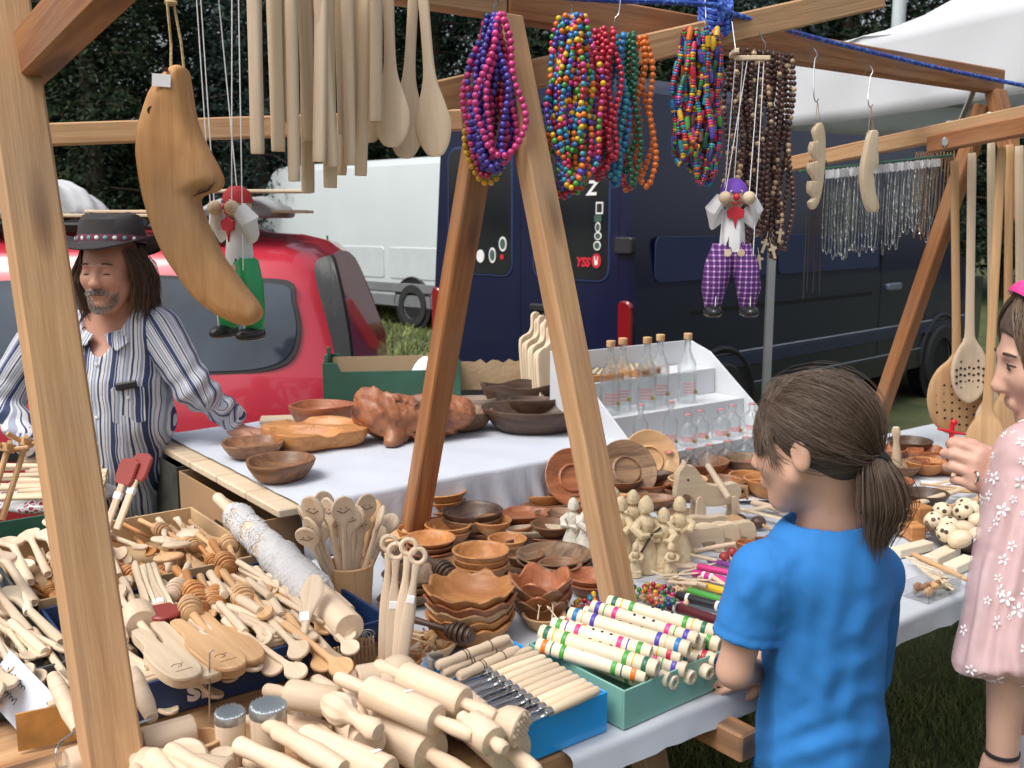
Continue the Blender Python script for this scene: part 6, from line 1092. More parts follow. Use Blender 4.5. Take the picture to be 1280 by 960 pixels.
# ---- blue box of peelers
bluefoil = mat('bright_blue_card', (.015, .33, .80), .25, var=.1, scale=5, coat=.4, bump=.1, bscale=20)
q = st(-.365, -.515); BBX = cardbox('card_box', (q.x, q.y, ZF), TH, .195, .245, .066, bluefoil, 'bright blue card box full of peelers at the table edge', 'box', .004)
peel_h = lathex('peeler', [(0, 0), (.006, .001), (.0075, .006), (.0085, .05), (.0075, .09), (.006, .093), (0, .094)], Wd('pale'), 12)
def peeler(a, c_, za, zb, grp='peelers in the blue box'):
    A, B = atz(*a, za), atz(*c_, zb); t = thing('peeler', 'vegetable peeler with pale handle and steel blade in the blue box', 'peeler', group=grp); t.matrix_world = orient(A, B, random.uniform(-.3, .3)); ob('handle', peel_h, t); b = MB(); b.lathe([(.0062, .092), (.0068, .094), (.0068, .102), (.004, .104), (0, .104)], 10, 0, Matrix.Rotation(PI/2, 4, 'Y')); ob('ferrule', b.mesh('ferrule', steel), t)
    b = MB(); b.add([(.102, -.006, 0), (.16, -.0075, .001), (.172, 0, .003), (.16, .0075, .001), (.102, .006, 0), (.13, -.003, -.003), (.13, .003, -.003), (.155, -.003, -.002), (.155, .003, -.002)], [(0, 5, 7, 1), (5, 0, 4, 6), (6, 4, 3, 8), (1, 7, 2), (7, 8, 2), (8, 3, 2), (5, 6, 8, 7)]); o = ob('blade', b.mesh('blade', steel, True, 30), t); o.modifiers.new('thick', 'SOLIDIFY').thickness = .0012
for i in range(11): peeler((664+i*8.4, 812+i*5.0), (590+i*8.6, 838+i*5.6), ZF+.085, ZF+.078)
for i in range(9): peeler((660+i*9, 818+i*5), (592+i*9, 846+i*5.2), ZF+.066, ZF+.06)
cor = lathex('corer_handle', [(0, 0), (.007, .002), (.009, .01), (.0075, .03), (.0095, .05), (.0085, .055), (.0095, .06), (.0085, .085), (.0095, .1), (.0085, .105), (.010, .12), (.008, .14), (0, .142)], Wd('beech'), 16)
for a, c_, z in (((545, 833), (636, 798), .09), ((552, 842), (640, 804), .078), ((572, 846), (648, 812), .082)):
    o = lie('ringed_tool', cor, a, c_, ZF+z, ZF+z+.006, 'turned beech handle with dark rings in the blue box', 'handle', 'ringed handles in the blue box', 0, None, True); b = MB()
    for x in (.052, .0575, .102): b.lathe([(.0093, x), (.0101, x+.0004), (.0101, x+.0012), (.0093, x+.0016)], 16, 0, Matrix.Rotation(PI/2, 4, 'Y'))
    ob('dark_ring', b.mesh('dark_ring', burnt), o)
# toothed pastry wheel
b = MB(); pts = []
for i in range(24): r_ = .022 if i % 2 else .018; pts.append((r_*math.cos(i*PI/12), r_*math.sin(i*PI/12)))
p = atz(541, 827, ZF+.088); tag(ob('pastry_cutter', prism('pastry_cutter', pts, .0016, steel, 0), None, p, (.2, .2, .5)), 'toothed steel pastry wheel at the corner of the blue box', 'pastry wheel')
# ---- pale green box of wooden flutes
mint = mat('mint_card', (.22, .46, .38), .35, var=.12, scale=4, coat=.3, bump=.12, bscale=18); q = st(-.112, -.53); cardbox('card_box', (q.x, q.y, ZF), TH+R(2), .275, .235, .066, mint, 'pale green card box full of painted wooden whistles', 'box', .004)
def flute(a, c_, za, zb, cols, r=.0125, L_=.26, label='cream wooden whistle with coloured bands in the green box', grp='whistles in the green box', basec='cream'):
    A, B = atz(*a, za), atz(*c_, zb); t = thing('wooden_whistle', label, 'whistle', group=grp); t.matrix_world = orient(A, B, random.uniform(-.5, .5)); L_ = (B-A).length; b = MB(); b.lathe([(r*.45, .02), (r*.45, 0), (r*.9, 0), (r, .002), (r, L_-.002), (r*.9, L_), (r*.5, L_), (r*.5, L_-.02), (0, L_-.02)], 18, 0, Matrix.Rotation(PI/2, 4, 'Y')); ob('barrel', b.mesh('barrel', Wd(basec)), t)
    x = .008
    for i, c in enumerate(cols):
        for side_ in (0, 1):
            x0 = (.01+.017*i) if side_ == 0 else L_-(.024+.017*i); w_ = .009 if i % 2 == 0 else .003; b = MB(); b.lathe([(r*.99, x0), (r*1.025, x0+.0008), (r*1.025, x0+w_-.0008), (r*.99, x0+w_)], 18, 0, Matrix.Rotation(PI/2, 4, 'Y')); ob('band', b.mesh('band', mat('band_'+c, PAL[c], .4)), t)
    for i in range(3): b = MB(); b.lathe([(0, .0006), (.0028, .0006), (.0028, -.001), (0, -.001)], 8); ob('finger_hole', b.mesh('finger_hole', stblk), t, (L_*(.42+.09*i), 0, r))
    return t
cs = [['dgreen', 'yellow', 'green'], ['orange', 'dgreen', 'green'], ['green', 'purple', 'pink'], ['blue', 'wood', 'purple'], ['red', 'yellow', 'orange'], ['purple', 'green', 'pink'], ['teal', 'yellow', 'red']]
fl = [((676, 790), (822, 836), .115), ((672, 806), (808, 846), .10), ((690, 780), (814, 816), .125), ((712, 768), (862, 812), .122), ((700, 778), (852, 822), .108), ((740, 758), (872, 800), .12), ((730, 766), (880, 806), .105), ((760, 752), (894, 790), .118), ((750, 762), (888, 800), .10), ((790, 770), (900, 806), .10), ((690, 800), (836, 850), .085), ((776, 790), (894, 826), .085), ((716, 795), (858, 838), .09), ((735, 785), (872, 826), .088)]
for i, (a, c_, z) in enumerate(fl): flute(a, c_, ZF+z-.012, ZF+z-.03, cs[i % 7], .0125 if i % 3 else .014)
for i in range(10): flute((690+i*16, 806+i*-3), (822+i*11, 860-i*3), ZF+.055-.02*(i % 2), ZF+.045-.02*(i % 2), cs[(i*3) % 7])
# ---- bowls and dishes
bowl(548, 612, 72, .045, Wd('honey'), 'topmost honey bowl of the stack behind the trestle leg', 3, .022, grp='honey bowls behind the trestle leg'); bowl(458, 606, 76, .05, Wd('tan'), 'topmost pale oval bowl of the stack behind the spoon pot', 2, .02, grp='pale bowls behind the spoon pot'); bowl(590, 637, 78, .048, Wd('walnut'), 'topmost dark walnut bowl of the stack behind the orange bowls', 2, .016, grp='walnut bowls', mats=[Wd('olive'), Wd('walnut')])
dish(598, 603, 86, .16, .03, Wd('red'), 'large red brown flat dish behind the walnut bowls', ZF+.03, R(15), .04, 3, 1, 0); dish(575, 658, 86, .13, .014, Wd('grey'), 'flat grey plate beneath the orange plates', ZF, 0)
bowl(538, 672, 64, .022, Wd('honey'), 'topmost honey plate of the stack beside the trestle leg', 3, .014, foot=.6, cat='plate', name='wooden_plate', grp='honey plates', mats=[Wd('red'), Wd('brown'), Wd('honey')]); bowl(480, 668, 60, .03, Wd('tan'), 'tan bowl between the spoon pot and the trestle leg')
bowl(601, 687, 72, .045, Wd('red'), 'topmost orange brown bowl of the round stack', 3, .015, grp='orange brown bowls', mats=[wood('honey', 'X')]); bowl(587, 732, 112, .042, Wd('honey'), 'topmost bowl with scalloped rim of the large stack', 5, .016, grp='scalloped bowls', wavy=1, nw=9, mats=[Wd('honey'), Wd('honey'), Wd('tan'), Wd('red'), Wd('honey')], foot=.6); bowl(676, 722, 78, .045, Wd('red'), 'topmost dark bowl with wavy rim of the leaning stack', 4, .014, grp='dark wavy bowls', wavy=1.6, nw=5, mats=[Wd('brown'), Wd('red')])
bowl(693, 692, 96, .03, Wd('olive'), 'topmost wide streaked bowl beside the wavy bowls', 2, .012, grp='wide streaked bowls'); bowl(738, 719, 60, .03, Wd('red'), 'topmost dark red shallow bowl beside the trestle leg', 2, .014, grp='dark red shallow bowls'); bowl(634, 673, 50, .035, Wd('honey'), 'small honey bowl behind the wide streaked bowl'); bowl(516, 716, 78, .03, Wd('brown'), 'topmost brown bowl of the stack beside the scalloped bowls', 3, .016, grp='brown bowls by the loop spoons', mats=[Wd('olive'), Wd('brown')])
dish(655, 640, 66, .12, .022, Wd('red'), 'reddish dish with scalloped outline', ZF+.02, .2, .08, 5); dish(668, 660, 80, .07, .022, Wd('pale'), 'pale cream boat-shaped dish', ZF+.012, R(10), .05, 3, 1, .2); dish(702, 640, 66, .09, .028, Wd('olive'), 'dark grey leaf-shaped dish', ZF+.01, R(-8), .04, 2, 1, .35); dish(640, 655, 60, .08, .02, Wd('brown'), 'brown leaf dish under the cream boat dish', ZF, .4, .05, 3); dish(672, 676, 80, .08, .02, Wd('walnut'), 'dark walnut leaf dish beside the small honey bowl', ZF, R(12), .04, 3, 0, .3)
dish(676, 615, 90, .10, .035, Wd('honey'), 'long honey dish before the white cloth', ZF, R(8), .03, 3, .5, .2); dish(660, 590, 50, .12, .05, Wd('red'), 'red brown ribbed dish leaning on the white cloth', ZF, 0, .05, 3, 0, 0, tilt=(R(35), R(-20), R(20))); dish(740, 600, 80, .09, .03, Wd('olive'), 'brown boat dish behind the trestle leg', ZF, R(-5), .04, 3, .7, .3); dish(628, 617, 50, .1, .025, Wd('red'), 'small red dish behind the scalloped dish', ZF, .3, .05, 4)
dish(800, 590, 84, .085, .03, Wd('walnut'), 'dark grey long dish before the leaning plates', ZF+.03, R(-4), .03, 3, 0, .3); dish(810, 604, 64, .09, .026, Wd('red'), 'pinkish brown boat dish behind the husk dolls', ZF+.012, 0, .04, 3, 1, .25); dish(812, 622, 72, .10, .028, Wd('brown'), 'brown oval dish behind the husk dolls', ZF, .1, .04, 2, 1, .25); dish(772, 622, 60, .10, .03, Wd('honey'), 'honey leaf dish beside the husk dolls', ZF, .1, .05, 3); dish(850, 640, 60, .08, .025, Wd('olive'), 'dark oval dish under the toy horse', ZF, .2, .03, 3)
bowl(877, 575, 70, .055, Wd('honey'), 'wide honey bowl in front of the flasks', mats=[Wd('brown')]); bowl(930, 572, 56, .05, Wd('olive'), 'dark brown bowl beside the wide honey bowl'); bowl(936, 594, 50, .055, Wd('honey'), 'straight-sided honey bowl in front of the dark brown bowl', foot=.9, curve=1); bowl(895, 592, 60, .03, Wd('red'), 'red brown shallow bowl between the flasks and the toy horse')
lie('honey_dipper', dipperD, (520, 686), (566, 722), ZF+.07, ZF+.06, 'dark brown honey dipper lying between the bowl stacks', 'honey dipper'); o = lie('honey_dipper', dipperD, (508, 772), (592, 796), ZF+.05, ZF+.045, 'large dark honey dipper in front of the scalloped bowls', 'honey dipper')
dish(530, 802, 90, .10, .03, Wd('tan'), 'tan oval basket dish full of small wooden bits', ZF, .3, .03, 3, cat='dish'); scatter(24, *[x for q in [atst(atz(525, 800, ZF+.03))] for x in (q[0]-.04, q[0]+.04, q[1]-.03, q[1]+.03)], ZF+.018, ZF+.034, [knife, dipperT], 'wooden_bit', 'small brown wooden bit heaped in the tan basket dish', 'wood bit', 'wooden bits', 0, 1.5, (.25, .42)); dish(500, 822, 60, .07, .03, Wd('honey'), 'honey oval dish below the tan basket dish', ZF, .2)
bowl(680, 768, 56, .03, Wd('tan'), 'small tan bowl of salt spoons by the whistles'); tiny = spoon_mesh('salt_spoon', Wd('pale'), .09, .012, .026, .004, .003, .003)
for i, (x, y, a, c_) in enumerate(((675, 752, 672, 775), (692, 750, 690, 775), (705, 742, 716, 766), (684, 757, 700, 778))): lie('salt_spoon', tiny, (a, c_), (x, y), ZF+.03, ZF+.055, 'tiny pale salt spoon in the small tan bowl', 'spoon', 'salt spoons', .5)

for i, (px, py, w, hy, H, kd, lb) in enumerate(((512, 640, 60, .10, .02, 'tan', 'tan plate behind the honey plates'), (560, 645, 60, .10, .018, 'brown', 'brown plate under the walnut bowls'), (610, 662, 70, .10, .016, 'red', 'red plate between walnut and orange bowls'), (640, 705, 70, .10, .016, 'olive', 'streaked plate between the bowl stacks'), (560, 705, 70, .1, .016, 'brown', 'brown plate left of the orange bowls'), (700, 668, 80, .09, .016, 'red', 'red flat dish beside the walnut leaf dish'),
        (720, 650, 60, .09, .02, 'honey', 'honey flat dish behind the white doll'), (620, 640, 60, .1, .018, 'red', 'red flat dish beside the walnut bowls'), (600, 625, 60, .1, .016, 'olive', 'olive dish behind the walnut bowls'), (690, 628, 80, .08, .02, 'brown', 'brown narrow dish behind the grey leaf dish'), (730, 622, 70, .09, .02, 'tan', 'tan narrow dish behind the trestle leg'), (640, 602, 60, .1, .02, 'brown', 'brown dish close to the white cloth'),
        (722, 694, 60, .09, .016, 'olive', 'olive dish beside the wide streaked bowl'), (655, 745, 90, .10, .014, 'brown', 'brown plate under the dark wavy bowls'), (505, 690, 60, .10, .02, 'walnut', 'walnut plate beside the dark honey dipper'), (505, 745, 70, .1, .016, 'olive', 'olive plate before the brown bowls'), (770, 640, 50, .08, .02, 'red', 'red dish behind the standing dolls'), (860, 612, 60, .08, .03, 'brown', 'brown bowl under the toy horse'), (905, 612, 60, .09, .03, 'honey', 'honey dish right of the toy horse'), (755, 605, 70, .09, .02, 'honey', 'honey dish before the streaked plate'), (830, 592, 60, .08, .03, 'honey', 'honey dish behind the toy horse head'))):
    dish(px, py, w, hy, H, Wd(kd), lb, ZF, random.uniform(-.4, .4), .03, 3, i, .1)

scatter(34, -1.02, -.45, -.54, -.33, ZF+.012, ZF+.04, [handle, mallet, lem, R3, cor], 'turned_utensil', 'turned pale utensil in the heap of pins along the front', 'utensil', 'utensils among the pins', R(-42), .5, (.8, 1.05))
scatter(6, -.95, -.50, -.52, -.36, ZF+.05, ZF+.075, [mallet, lem, cor], 'turned_utensil', 'turned pale utensil in the heap of pins along the front', 'utensil', 'utensils among the pins', R(-42), .6, (.9, 1.1))
bowl(560, 655, 60, .035, Wd('honey'), 'topmost honey bowl of the pair left of the walnut bowls', 2, .014, grp='honey bowls left of the walnut bowls'); bowl(640, 655, 56, .032, Wd('red'), 'red bowl wedged between the walnut bowls and the cream boat dish'); bowl(655, 692, 50, .03, Wd('brown'), 'brown bowl behind the dark wavy stack'); bowl(520, 660, 50, .04, Wd('honey'), 'honey bowl against the far trestle leg')
bowl(745, 668, 60, .035, Wd('olive'), 'streaked bowl behind the near trestle leg'); bowl(712, 612, 64, .035, Wd('brown'), 'brown bowl before the red plate'); bowl(630, 598, 60, .03, Wd('honey'), 'honey bowl close before the white cloth'); bowl(500, 622, 60, .04, Wd('tan'), 'tan bowl against the white cloth left of the far trestle leg')

scatter(40, -.87, -.66, -.12, .2, ZF+.012, ZF+.05, [spB, spP, handle], 'wooden_spoon', 'pale spoon lying under the flat spatula boards', 'spoon', 'spoons under the spatula boards', R(-48), .16, (.85, 1.0))
for a, c_, k in (((196, 776), (268, 842), sbp), ((246, 762), (318, 824), sbm)):
    for i in range(3): lie('spatula_board', k, (a[0], a[1]+9-3*i), (c_[0], c_[1]+9-3*i), ZF+.062+.0078*i, ZF+.068+.0078*i, 'plain flat spatula board overlapping the stacks in the navy tray', 'spatula', 'plain spatula boards', 0)
for i, (px, py, w, H, kd, lb) in enumerate(((775, 598, 56, .04, 'brown', 'brown bowl under the leaning streaked plate'), (790, 575, 50, .03, 'red', 'red bowl beside the leaning plates'), (838, 575, 56, .045, 'walnut', 'dark walnut bowl before the flasks'), (905, 600, 56, .04, 'brown', 'brown bowl behind the coconut rattles'), (860, 598, 50, .045, 'tan', 'tan bowl behind the toy horse'), (745, 640, 54, .035, 'red', 'red bowl tucked behind the trestle leg'), (690, 655, 54, .03, 'brown', 'brown bowl behind the white doll'), (960, 598, 60, .05, 'honey', 'honey bowl beyond the girl\'s face'), (615, 650, 50, .035, 'honey', 'honey bowl in front of the walnut stack'), (530, 640, 60, .035, 'red', 'red bowl before the honey stack'), (700, 705, 56, .03, 'brown', 'brown bowl between the wavy and shallow bowls'))):
    bowl(px, py, w, H, Wd(kd), lb, z0=ZF+.016)
# ================================================================== DOLLS, TOYS, PENS AND BEADS ON THE RIGHT HALF OF THE TABLE
husk = mat('corn_husk', (.72, .58, .36), .75, var=.18, scale=30, bump=.5, bscale=70); huskw = mat('corn_husk_white', (.74, .70, .60), .75, var=.1, scale=30, bump=.5, bscale=70)
def doll(px, py, hpx, label, m, child=False, stick=False, grp=None):
    p = atz(px, py, ZF); k = mpp(p)*hpx/100; t = thing('husk_doll', label, 'doll', (p.x, p.y, ZF), (0, 0, random.uniform(-.6, .6)), grp)
    b = MB(); b.lathe([(0, 0), (20*k, 0), (18*k, 20*k), (11*k, 44*k), (8*k, 52*k), (11*k, 60*k), (10*k, 70*k), (4*k, 76*k), (0, 77*k)], 20, mod=lambda a, r, z: (r*(1+.06*math.sin(a*7+z*90)), z)); ob('dress', b.mesh('dress', m), t)
    b = MB(); b.ball((0, 0, 84*k), 8.5*k, None, 0, 12, 10); ob('head', b.mesh('head', m), t); b = MB(); b.lathe([(9.6*k, 80*k), (10.2*k, 86*k), (8*k, 95*k), (3*k, 100*k), (0, 100*k)], 14, mod=lambda a, r, z: (r*(1+.05*math.sin(a*5)), z)); ob('bonnet', b.mesh('bonnet', m), t)
    for s in (-1, 1): b = MB(); b.tube([(s*9*k, 0, 68*k), (s*18*k, -4*k, 58*k), (s*12*k, -13*k, 50*k), (s*2*k, -16*k, 52*k)], [5*k, 7*k, 6*k, 3*k], 8); ob('arm', b.mesh('arm', m), t)
    if stick: b = MB(); b.tube([(-20*k, -15*k, 20*k), (0, -16*k, 52*k), (14*k, -15*k, 60*k)], 1.6*k, 6); ob('broom', b.mesh('broom', MATS['bark']), t)
gd = 'corn husk dolls'
for i, (x, y, h, c, s_) in enumerate([(775, 700, 82, husk, 0), (806, 712, 95, husk, 1), (828, 712, 80, husk, 0), (848, 700, 82, husk, 0), (790, 690, 80, husk, 0), (765, 690, 84, husk, 0), (838, 722, 46, husk, 0), (794, 720, 44, husk, 0), (734, 697, 82, huskw, 0), (716, 690, 70, huskw, 0)]):
    doll(x, y, h, ['golden corn husk doll in the group behind the trestle leg', 'golden corn husk doll holding a broom in the middle of the group', 'golden corn husk doll in the group behind the trestle leg', 'golden corn husk doll in the group behind the trestle leg', 'golden corn husk doll in the group behind the trestle leg', 'golden corn husk doll in the group behind the trestle leg', 'tiny corn husk doll standing before the group', 'tiny corn husk doll beside the broom doll', 'white corn husk doll with rolled bonnet beside the trestle leg', 'smaller white corn husk doll behind the white one'][i], c, False, s_, gd)
# toy horse
def cut(px, py, pts, k, th, m, rz, name, label, cat, z=ZF, extra=None, bev=.002, grp=None, lean=0):
    p = atz(px, py, z); kk = mpp(p)*k; t = thing(name, label, cat, (p.x, p.y, z), (lean, 0, rz), grp); P_ = spline([Vector((x*kk, y*kk, 0)) for x, y in pts], 3); ob('body', prism('body', [(v.x, v.y) for v in P_], th, m, bev), t)
    if extra: extra(t, kk)
    return t
def horse_x(t, k):
    b = MB(); b.ball((-30*k, -.0125, 62*k), 1.6*k, None, 0, 8, 6); ob('eye', b.mesh('eye', stblk), t)
    for y in (-.016, .016): ob('leg', prism('leg', [(v.x, v.y) for v in spline([Vector((x*k, z*k, 0)) for x, z in ((-18, 38), (-10, 38), (-6, 20), (-8, 0), (-22, 0), (-20, 20))], 3)], .008, Wd('pale', 'Z'), .001), t, (0, y, 0))
    for y in (-.016, .016): ob('leg', prism('leg', [(v.x, v.y) for v in spline([Vector((x*k, z*k, 0)) for x, z in ((28, 36), (36, 36), (40, 18), (42, 0), (28, 0), (30, 18))], 3)], .008, Wd('pale', 'Z'), .001), t, (0, y, 0))
    b = MB(); b.tube([(38*k, 0, 48*k), (50*k, 0, 46*k), (54*k, 0, 30*k)], [3*k, 4*k, 1.5*k], 8); ob('tail', b.mesh('tail', Wd('tan')), t)
cut(884, 657, [(-46, 42), (-44, 60), (-42, 72), (-36, 80), (-34, 86), (-30, 80), (-22, 78), (-12, 66), (-4, 56), (14, 52), (34, 54), (42, 46), (40, 34), (20, 26), (0, 26), (-16, 30), (-24, 40), (-34, 44), (-40, 38)], 1.0, .024, Wd('pale'), R(14), 'toy_horse', 'pale cut-out wooden toy horse standing among the dishes', 'toy horse', ZF, horse_x)
o = ob('wooden_box', bevbox('wooden_box', .05, .045, .055, .002, Wd('tan')), None, atz(915, 660, ZF+.0275), (0, 0, .3)); tag(o, 'small tan wooden box behind the coconut rattles', 'box'); lie('turned_stick', handle, (885, 582), (912, 624), ZF+.14, ZF+.09, 'turned handle rising behind the toy horse', 'handle')
def ell_x(t, k): b = MB(); b.ball((-22*k, -.011, 20*k), 1.6*k, None, 0, 8, 6); ob('eye', b.mesh('eye', stblk), t)
eleph = [(-34, 2), (-36, 16), (-30, 28), (-16, 34), (4, 32), (22, 34), (32, 26), (34, 0), (22, 0), (20, 12), (4, 12), (0, 0), (-12, 0), (-14, 10), (-24, 12), (-26, 2)]
for i, (x, y) in enumerate(((872, 690), (892, 686), (912, 684), (880, 676))): cut(x, y, eleph, 1.0, .020, Wd('pale'), R(10), 'toy_elephant', 'pale cut-out wooden elephant in the little herd before the rattles', 'toy elephant', ZF, ell_x, .003, 'toy elephants')
coco = mat('coconut_brown', (.085, .045, .03), .35, var=.3, scale=40)
for i, (x, y, hx, hy) in enumerate(((924, 650, 905, 620), (948, 653, 975, 668))):
    p = atz(x, y, ZF+.02); t = thing('coconut_rattle', ['dark coconut rattle leaning on the small box', 'dark coconut rattle with its stick toward the girl'][i], 'rattle', p); b = MB(); b.ball((0, 0, 0), .0185, None, 0, 18, 12, (1.12, 1, .9)); ob('gourd', b.mesh('gourd', coco), t); q = atz(hx, hy, ZF+.04)-p; b = MB(); b.tube([q*.25, q], .004, 8); ob('stick', b.mesh('stick', Wd('tan')), t)
# sticks, small cups and bits near the girl
for i, (a, c_) in enumerate((((930, 640), (1000, 625)), ((940, 628), (1010, 645)), ((905, 632), (985, 650)), ((950, 612), (1010, 622)), ((1090, 620), (1140, 610)))): lie('wooden_utensil', handle if i % 2 else knife, a, c_, ZF+.02, ZF+.02, 'pale wooden utensil lying behind the girl\'s face', 'utensil', 'utensils behind the girl')
o = ob('paper_sheet', bevbox('paper_sheet', .10, .05, .002, 0, paper), None, atz(942, 622, ZF+.012), (0, 0, R(8))); tag(o, 'white paper sheet lying behind the rattles', 'paper')
for i, (x, y, kd) in enumerate(((932, 678, 'red'), (953, 675, 'brown'), (968, 672, 'red'))): bowl(x, y, 24, .028, Wd(kd), ['tiny red brown cup in front of the rattles', 'tiny dark cup beside the red one', 'tiny red cup touching the girl\'s shoulder'][i], foot=.8, curve=1, cat='cup', name='wooden_cup')
lie('green_peg', handle, (930, 692), (948, 668), ZF+.03, ZF+.06, 'bright green painted peg among the tiny cups', 'peg').data = lathex('green_peg', [(0, 0), (.004, 0), (.005, .05), (.004, .1), (0, .1)], mat('peg_green', (.03, .45, .2), .4), 10)
for i in range(26):
    x, y = random.uniform(770, 905), random.uniform(688, 728); me = random.choice([knife, tiny, handle]); p = atz(x, y, ZF+.012+.01*random.random()); o = ob('wooden_trinket', me, None, p, (random.uniform(-.3, .3), random.uniform(-.2, .2), random.uniform(-1.4, .8)), random.uniform(.4, .62)); tag(o, 'small wooden trinket scattered before the husk dolls', 'trinket', 'wooden trinkets')
mush = MB(); mush.lathe([(0, 0), (.006, 0), (.0055, .012), (.013, .013), (.012, .02), (.007, .026), (0, .028)], 14)
mm_ = mush.mesh('toy_mushroom', mat('toy_red', (.35, .04, .04), .4))
for i, (x, y) in enumerate(((905, 704), (915, 698), (922, 706))): tag(ob('toy_mushroom', mm_, None, atz(x, y, ZF), (0, 0, i)), 'small dark red toy mushroom near the girl\'s shoulder', 'toy', 'toy mushrooms')
# heaps of small bead bracelets
def bracelet(px, py, z, r, cols, label, grp):
    p = atz(px, py, z); b = MB(); n = int(2*PI*r/.0118); tl = Matrix.Rotation(random.uniform(-.35, .35), 3, 'X') @ Matrix.Rotation(random.uniform(-.35, .35), 3, 'Y')
    for i in range(n): a = 2*PI*i/n; b.ball(tl @ Vector((r*math.cos(a), r*math.sin(a), 0)), .0061, gc(cols[i % len(cols)] if len(cols) < 3 else random.choice(cols)), 0, 8, 6)
    tag(ob('bead_bracelet', b.mesh('bead_bracelet', beadm, True, 60, True), None, p), label, 'bracelet', grp)
bc = [['red', 'yellow'], ['dgreen', 'green'], ['wood', 'wood'], ['orange', 'red'], mixc, ['dgreen', 'navy'], ['wood', 'pink'], ['crimson', 'dgreen']]
for i in range(13): bracelet(790+random.uniform(0, 62), 732+random.uniform(0, 44), ZF+.012+.009*(i % 3), random.uniform(.014, .022), bc[i % 8], 'bead bracelet in the colourful heap to the right of the trestle leg', 'bracelets right of the leg')
for i in range(6): bracelet(714+random.uniform(0, 44), 742+random.uniform(0, 22), ZF+.012+.008*(i % 2), random.uniform(.014, .02), mixc, 'bead bracelet in the small heap to the left of the trestle leg', 'bracelets left of the leg')
for i in range(7): bracelet(818+i*6, 752-i*3, ZF+.01, .012, ['wood'], 'pale wooden bead bracelet between the bead heap and the pens', 'pale bracelets')
# painted pens and flutes lying beyond the green box
def pen(a, c_, z, r, col, cap, label, rings=()):
    A, B = atz(*a, ZF+z), atz(*c_, ZF+z); t = thing('painted_pen', label, 'pen'); t.matrix_world = orient(A, B); ln = (B-A).length; b = MB(); b.lathe([(0, 0), (r*.8, 0), (r, .003), (r, ln*.7), (r*.98, ln*.7), (0, ln*.7)], 16, 0, Matrix.Rotation(PI/2, 4, 'Y')); ob('barrel', b.mesh('barrel', mat('pen_'+col, PAL.get(col) or col, .3)), t)
    b = MB(); b.lathe([(0, ln*.7), (r*1.03, ln*.7), (r*1.03, ln*.97), (r*.7, ln), (0, ln)], 16, 0, Matrix.Rotation(PI/2, 4, 'Y')); ob('cap', b.mesh('cap', mat('pen_'+cap, PAL.get(cap, (.8, .78, .74)), .35)), t)
    for x in rings: b = MB(); b.lathe([(r*1.0, ln*x), (r*1.06, ln*x+.001), (r*1.06, ln*x+.006), (r*1.0, ln*x+.007)], 16, 0, Matrix.Rotation(PI/2, 4, 'Y')); ob('ring', b.mesh('ring', mat('pen_white', (.8, .78, .74), .4)), t)
PAL.update(black=(.02, .02, .024), white=(.8, .78, .74), darkred=(.09, .012, .016), magenta=(.62, .03, .26))
pen((866, 716), (930, 732), .016, .009, 'magenta', 'pink', 'bright pink painted pen with stripes beside the girl\'s arm', (.2, .35)); pen((872, 708), (930, 720), .024, .008, 'pink', 'magenta', 'slim pink pen above the striped pink one'); pen((864, 728), (925, 744), .01, .008, 'yellow', 'orange', 'yellow painted pen under the pink ones')
pen((846, 744), (930, 766), .016, .010, 'black', 'white', 'black painted pen with white end pattern', (.15, .6)); pen((836, 756), (925, 786), .018, .011, 'darkred', 'black', 'thick dark red pen beneath the black one', (.1,)); pen((820, 770), (920, 806), .016, .010, 'white', 'black', 'cream and black painted pen beside the red one', (.55, .62)); pen((810, 776), (905, 800), .026, .008, 'red', 'white', 'long bright red pen with white tip over the whistles'); pen((850, 772), (915, 796), .022, .009, 'dgreen', 'white', 'dark green pen with white tip', (.3,))
pen((885, 700), (935, 712), .01, .007, 'violet', 'white', 'small violet pen at the top of the row'); pen((860, 738), (920, 755), .012, .008, 'green', 'red', 'green pen with red cap half under the black pen'); pen((800, 786), (880, 812), .012, .008, 'blue', 'white', 'blue pen lying along the green box')
# ---- to the right of the girl
p = atz(1121, 588, ZF+.0); mt_ = thing('mortar_glass', 'low glass dish holding a pale pestle', 'glass dish', (p.x, p.y, ZF)); b = MB(); b.lathe([(0, 0), (.04, 0), (.045, .004), (.055, .05), (.053, .05), (.043, .008), (0, .006)], 28); ob('glass_body', b.mesh('glass_body', glass), mt_)
A = atz(1121, 585, ZF+.01); B = att(1120, 535, atst(A)[1]); o = ob('pestle', lathex('pestle', [(0, 0), (.013, .002), (.015, .015), (.011, .05), (.008, .075), (.011, .09), (.0125, .1), (.009, .11), (0, .112)], Wd('pale'), 16)); o.matrix_world = orient(A, B) @ Matrix.Diagonal((1.25, 1.1, 1.1, 1)); tag(o, 'pale turned pestle standing in the glass dish', 'pestle')
def heart(t): r = 1-.32*abs(math.sin((t-PI/2)/2))**.4+.0; x = 16*math.sin(t)**3/16; y = (13*math.cos(t)-5*math.cos(2*t)-2*math.cos(3*t)-math.cos(4*t))/15; return x*.072, y*.066
for x, y, z, lb in ((1168, 590, ZF, 'red brown heart-shaped dish in front of the other heart dish'), (1160, 576, ZF+.0, 'red brown heart-shaped dish behind the glass')):
    tag(ob('heart_dish', dish_mesh('heart_dish', heart, .04, Wd('red'), n=72), None, atz(x, y, z), (0, 0, R(30))), lb, 'dish')
